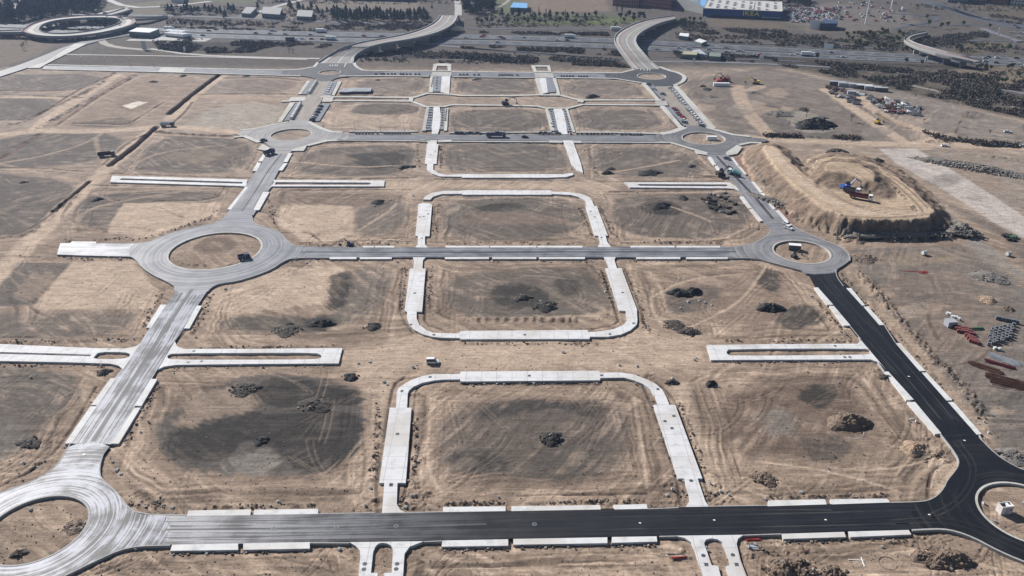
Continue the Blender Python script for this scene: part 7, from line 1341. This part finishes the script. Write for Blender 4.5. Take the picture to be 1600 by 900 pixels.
# lamp posts along far streets and bridges
def lamp():
    root = empty('lamp_post', (0, 0, 0)); mb = MB(); mb.tube((0, 0, 0), (0, 0, 8), .13, .08, 6); mb.build('pole', [GUARD], root); mb = MB(); mb.tube((0, 0, 8), (1.2, 0, 8.3), .06, .05, 5); mb.box(1.0, 1.8, -.15, .15, 8.22, 8.36); mb.build('lamp_head', [GUARD], root); return root
LP_ = [(u, 207.6) for u in (555, 595, 632, 655, 710, 745, 790, 830, 905, 940, 975, 1010)]+[(u, 110.5) for u in (585, 620, 655, 730, 770, 810, 885, 925)]+[(u, 102+u*.018) for u in range(90, 440, 38)]+[(u, 58+u*.012) for u in range(280, 520, 60)]+[(u, 92+(u-1060)*.03) for u in range(1070, 1400, 70)]
for u, v in LP_: o = first_or_copy('lamp', lamp); place(o, u, v, None, 1.57); reg(o, 'thin grey lamp post', 'lamp post', u, v, 'lamp posts on the far streets', 'along the '+('upper cross street' if v > 200 else 'farthest streets'))
# cars: traffic and the big store's car park
def minicar(col, truck=False):
    mb = MB(); L = 2.2
    if truck: mb.box(-5, 3.4, -1.25, 1.25, .9, 3.6, 0, .05); mb.box(3.6, 5.6, -1.2, 1.2, .7, 3.0, 1, .12); mb.box(-4.8, 5.2, -1.0, 1.0, .25, .9, 2)
    else: mb.box(-L, L, -.88, .88, .3, .95, 0, .08); mb.box(-1.5, .95, -.78, .78, .953, 1.42, 1, .22); mb.box(-1.1, .5, -.52, .52, 1.423, 1.46, 0)
    if not truck:
        for x in (-1.35, 1.35):
            for s in (-1, 1): mb.tube((x, s*.9-.1, .32), (x, s*.9+.1, .32), .32, n=8, m=2)
    return mb.build('lorry' if truck else 'car', [col, DKGLASS if not truck else WHITE_P, TYRE])
def mini_at(u, v, cn, rz, z, place_, grp, truck=False):
    o = first_or_copy(('mini', cn, truck), lambda: minicar(COLN[cn], truck)); place(o, u, v, z, rz); reg(o, cn+(' lorry' if truck else ' car'), 'lorry' if truck else 'car', u, v, grp, place_)
CN = ['white', 'dark grey', 'silver', 'dark blue', 'white', 'silver', 'dark grey', 'red']
ux = [p[0] for p in HWT]
for i in range(64):
    u = random.uniform(250, 1640); t = random.choice([.08, .22, .36, .64, .78, .92]); v = np.interp(u, ux, [p[1] for p in HWT])*(1-t)+np.interp(u, ux, [p[1] for p in HWB])*t; du = 8; dv = np.interp(u+du, ux, [p[1] for p in HWT])-np.interp(u, ux, [p[1] for p in HWT])
    p, q = V3(u, v), V3(u+du, v+dv*1.0); mini_at(u, float(v), random.choice(CN) if i % 11 else 'white', math.atan2(q.y-p.y, q.x-p.x), ZH+.02, 'driving on the motorway', 'traffic on the motorway', i % 11 == 0)
mini_at(962, 47.5, 'white', 0, .3, 'on the road above the motorway near the bridge', 'traffic', True); mini_at(455, 64, 'dark grey', 0, .3, 'beside the motorway left of the bridge', 'traffic', True)
for u, v, rz in ((130, 26, .2), (188, 28, -.2), (186, 38, -.8), (164, 21, .8)): mini_at(u, v, 'dark grey' if u != 130 else 'white', rz, 5.9, 'on the ring ramp', 'traffic on the ring ramp')
for u, v, c in ((1520, 18, 'silver'), (1538, 30, 'white'), (1550, 26, 'dark grey'), (1586, 40, 'silver'), (1595, 52, 'white'), (1472, 15, 'red'), (1591, 44, 'dark grey'), (1460, 17, 'white'), (1582, 51, 'white'), (1592, 58, 'white')): mini_at(u, v, c, -.6, .3, 'on the diagonal motorway at upper right', 'traffic at upper right')
n = 0
for r_ in range(13):
    for k_ in range(26):
        v = 13+r_*1.95+random.uniform(-.15, .15); u = 1226+k_*3.5+r_*.9+random.uniform(-.6, .6)
        if v > 40-(u-1226)*.05 or u > 1312-r_*0.2 or random.random() < .22 or n > 215: continue
        if r_ > 9 and u > 1300: continue
        n += 1; mini_at(u, v, random.choice(['white', 'silver', 'dark grey', 'white', 'silver', 'dark blue', 'red']), random.choice([1.35, 1.45]), .2, 'in the store car park', 'cars in the store car park')
for k_ in range(60):
    u = random.uniform(1310, 1420); v = random.uniform(3, 34); mini_at(u, v, random.choice(CN), random.choice([0., .1, 1.4]), .2, 'on the open ground beyond the store car park', 'cars beyond the store car park')
for k_ in range(12): mini_at(263+(k_ % 6)*5+(k_//6)*3, 52+(k_//6)*4+(k_ % 6)*.5, 'white', .9, .2, 'in the truck park beside the petrol station', 'lorries in the truck park', True)
for k_ in range(14): mini_at(random.uniform(0, 70), random.uniform(-6, 8), random.choice(CN), .3, .2, 'at the far left industrial halls', 'cars by the far halls')
ob = path('forecourt', [(250, 58), (300, 60), (330, 61)], 26, PAVE, .15, .3); path('forecourt', [(200, 62), (240, 63), (262, 60)], 9, PAVE, .152, .3)
# --- the air between here and there
mb = MB(); mb.box(-1900, 1900, -260, 4200, -4, 175); hz = mb.build('haze', []); m = bpy.data.materials.new('haze'); m.use_nodes = True; nt = m.node_tree; nt.nodes.clear(); pv = nt.nodes.new('ShaderNodeVolumePrincipled'); pv.inputs['Color'].default_value = (.50, .66, 1, 1); pv.inputs['Density'].default_value = HAZE_D; pv.inputs['Anisotropy'].default_value = .3
mo = nt.nodes.new('ShaderNodeOutputMaterial'); nt.links.new(pv.outputs[0], mo.inputs['Volume']); hz.data.materials.append(m); tag(hz, 'thin bluish haze over the far land', 'haze', kind='stuff')
print('far', round(time.time()-T0, 1))
finish_labels()
print('done', round(time.time()-T0, 1), len(bpy.data.objects))
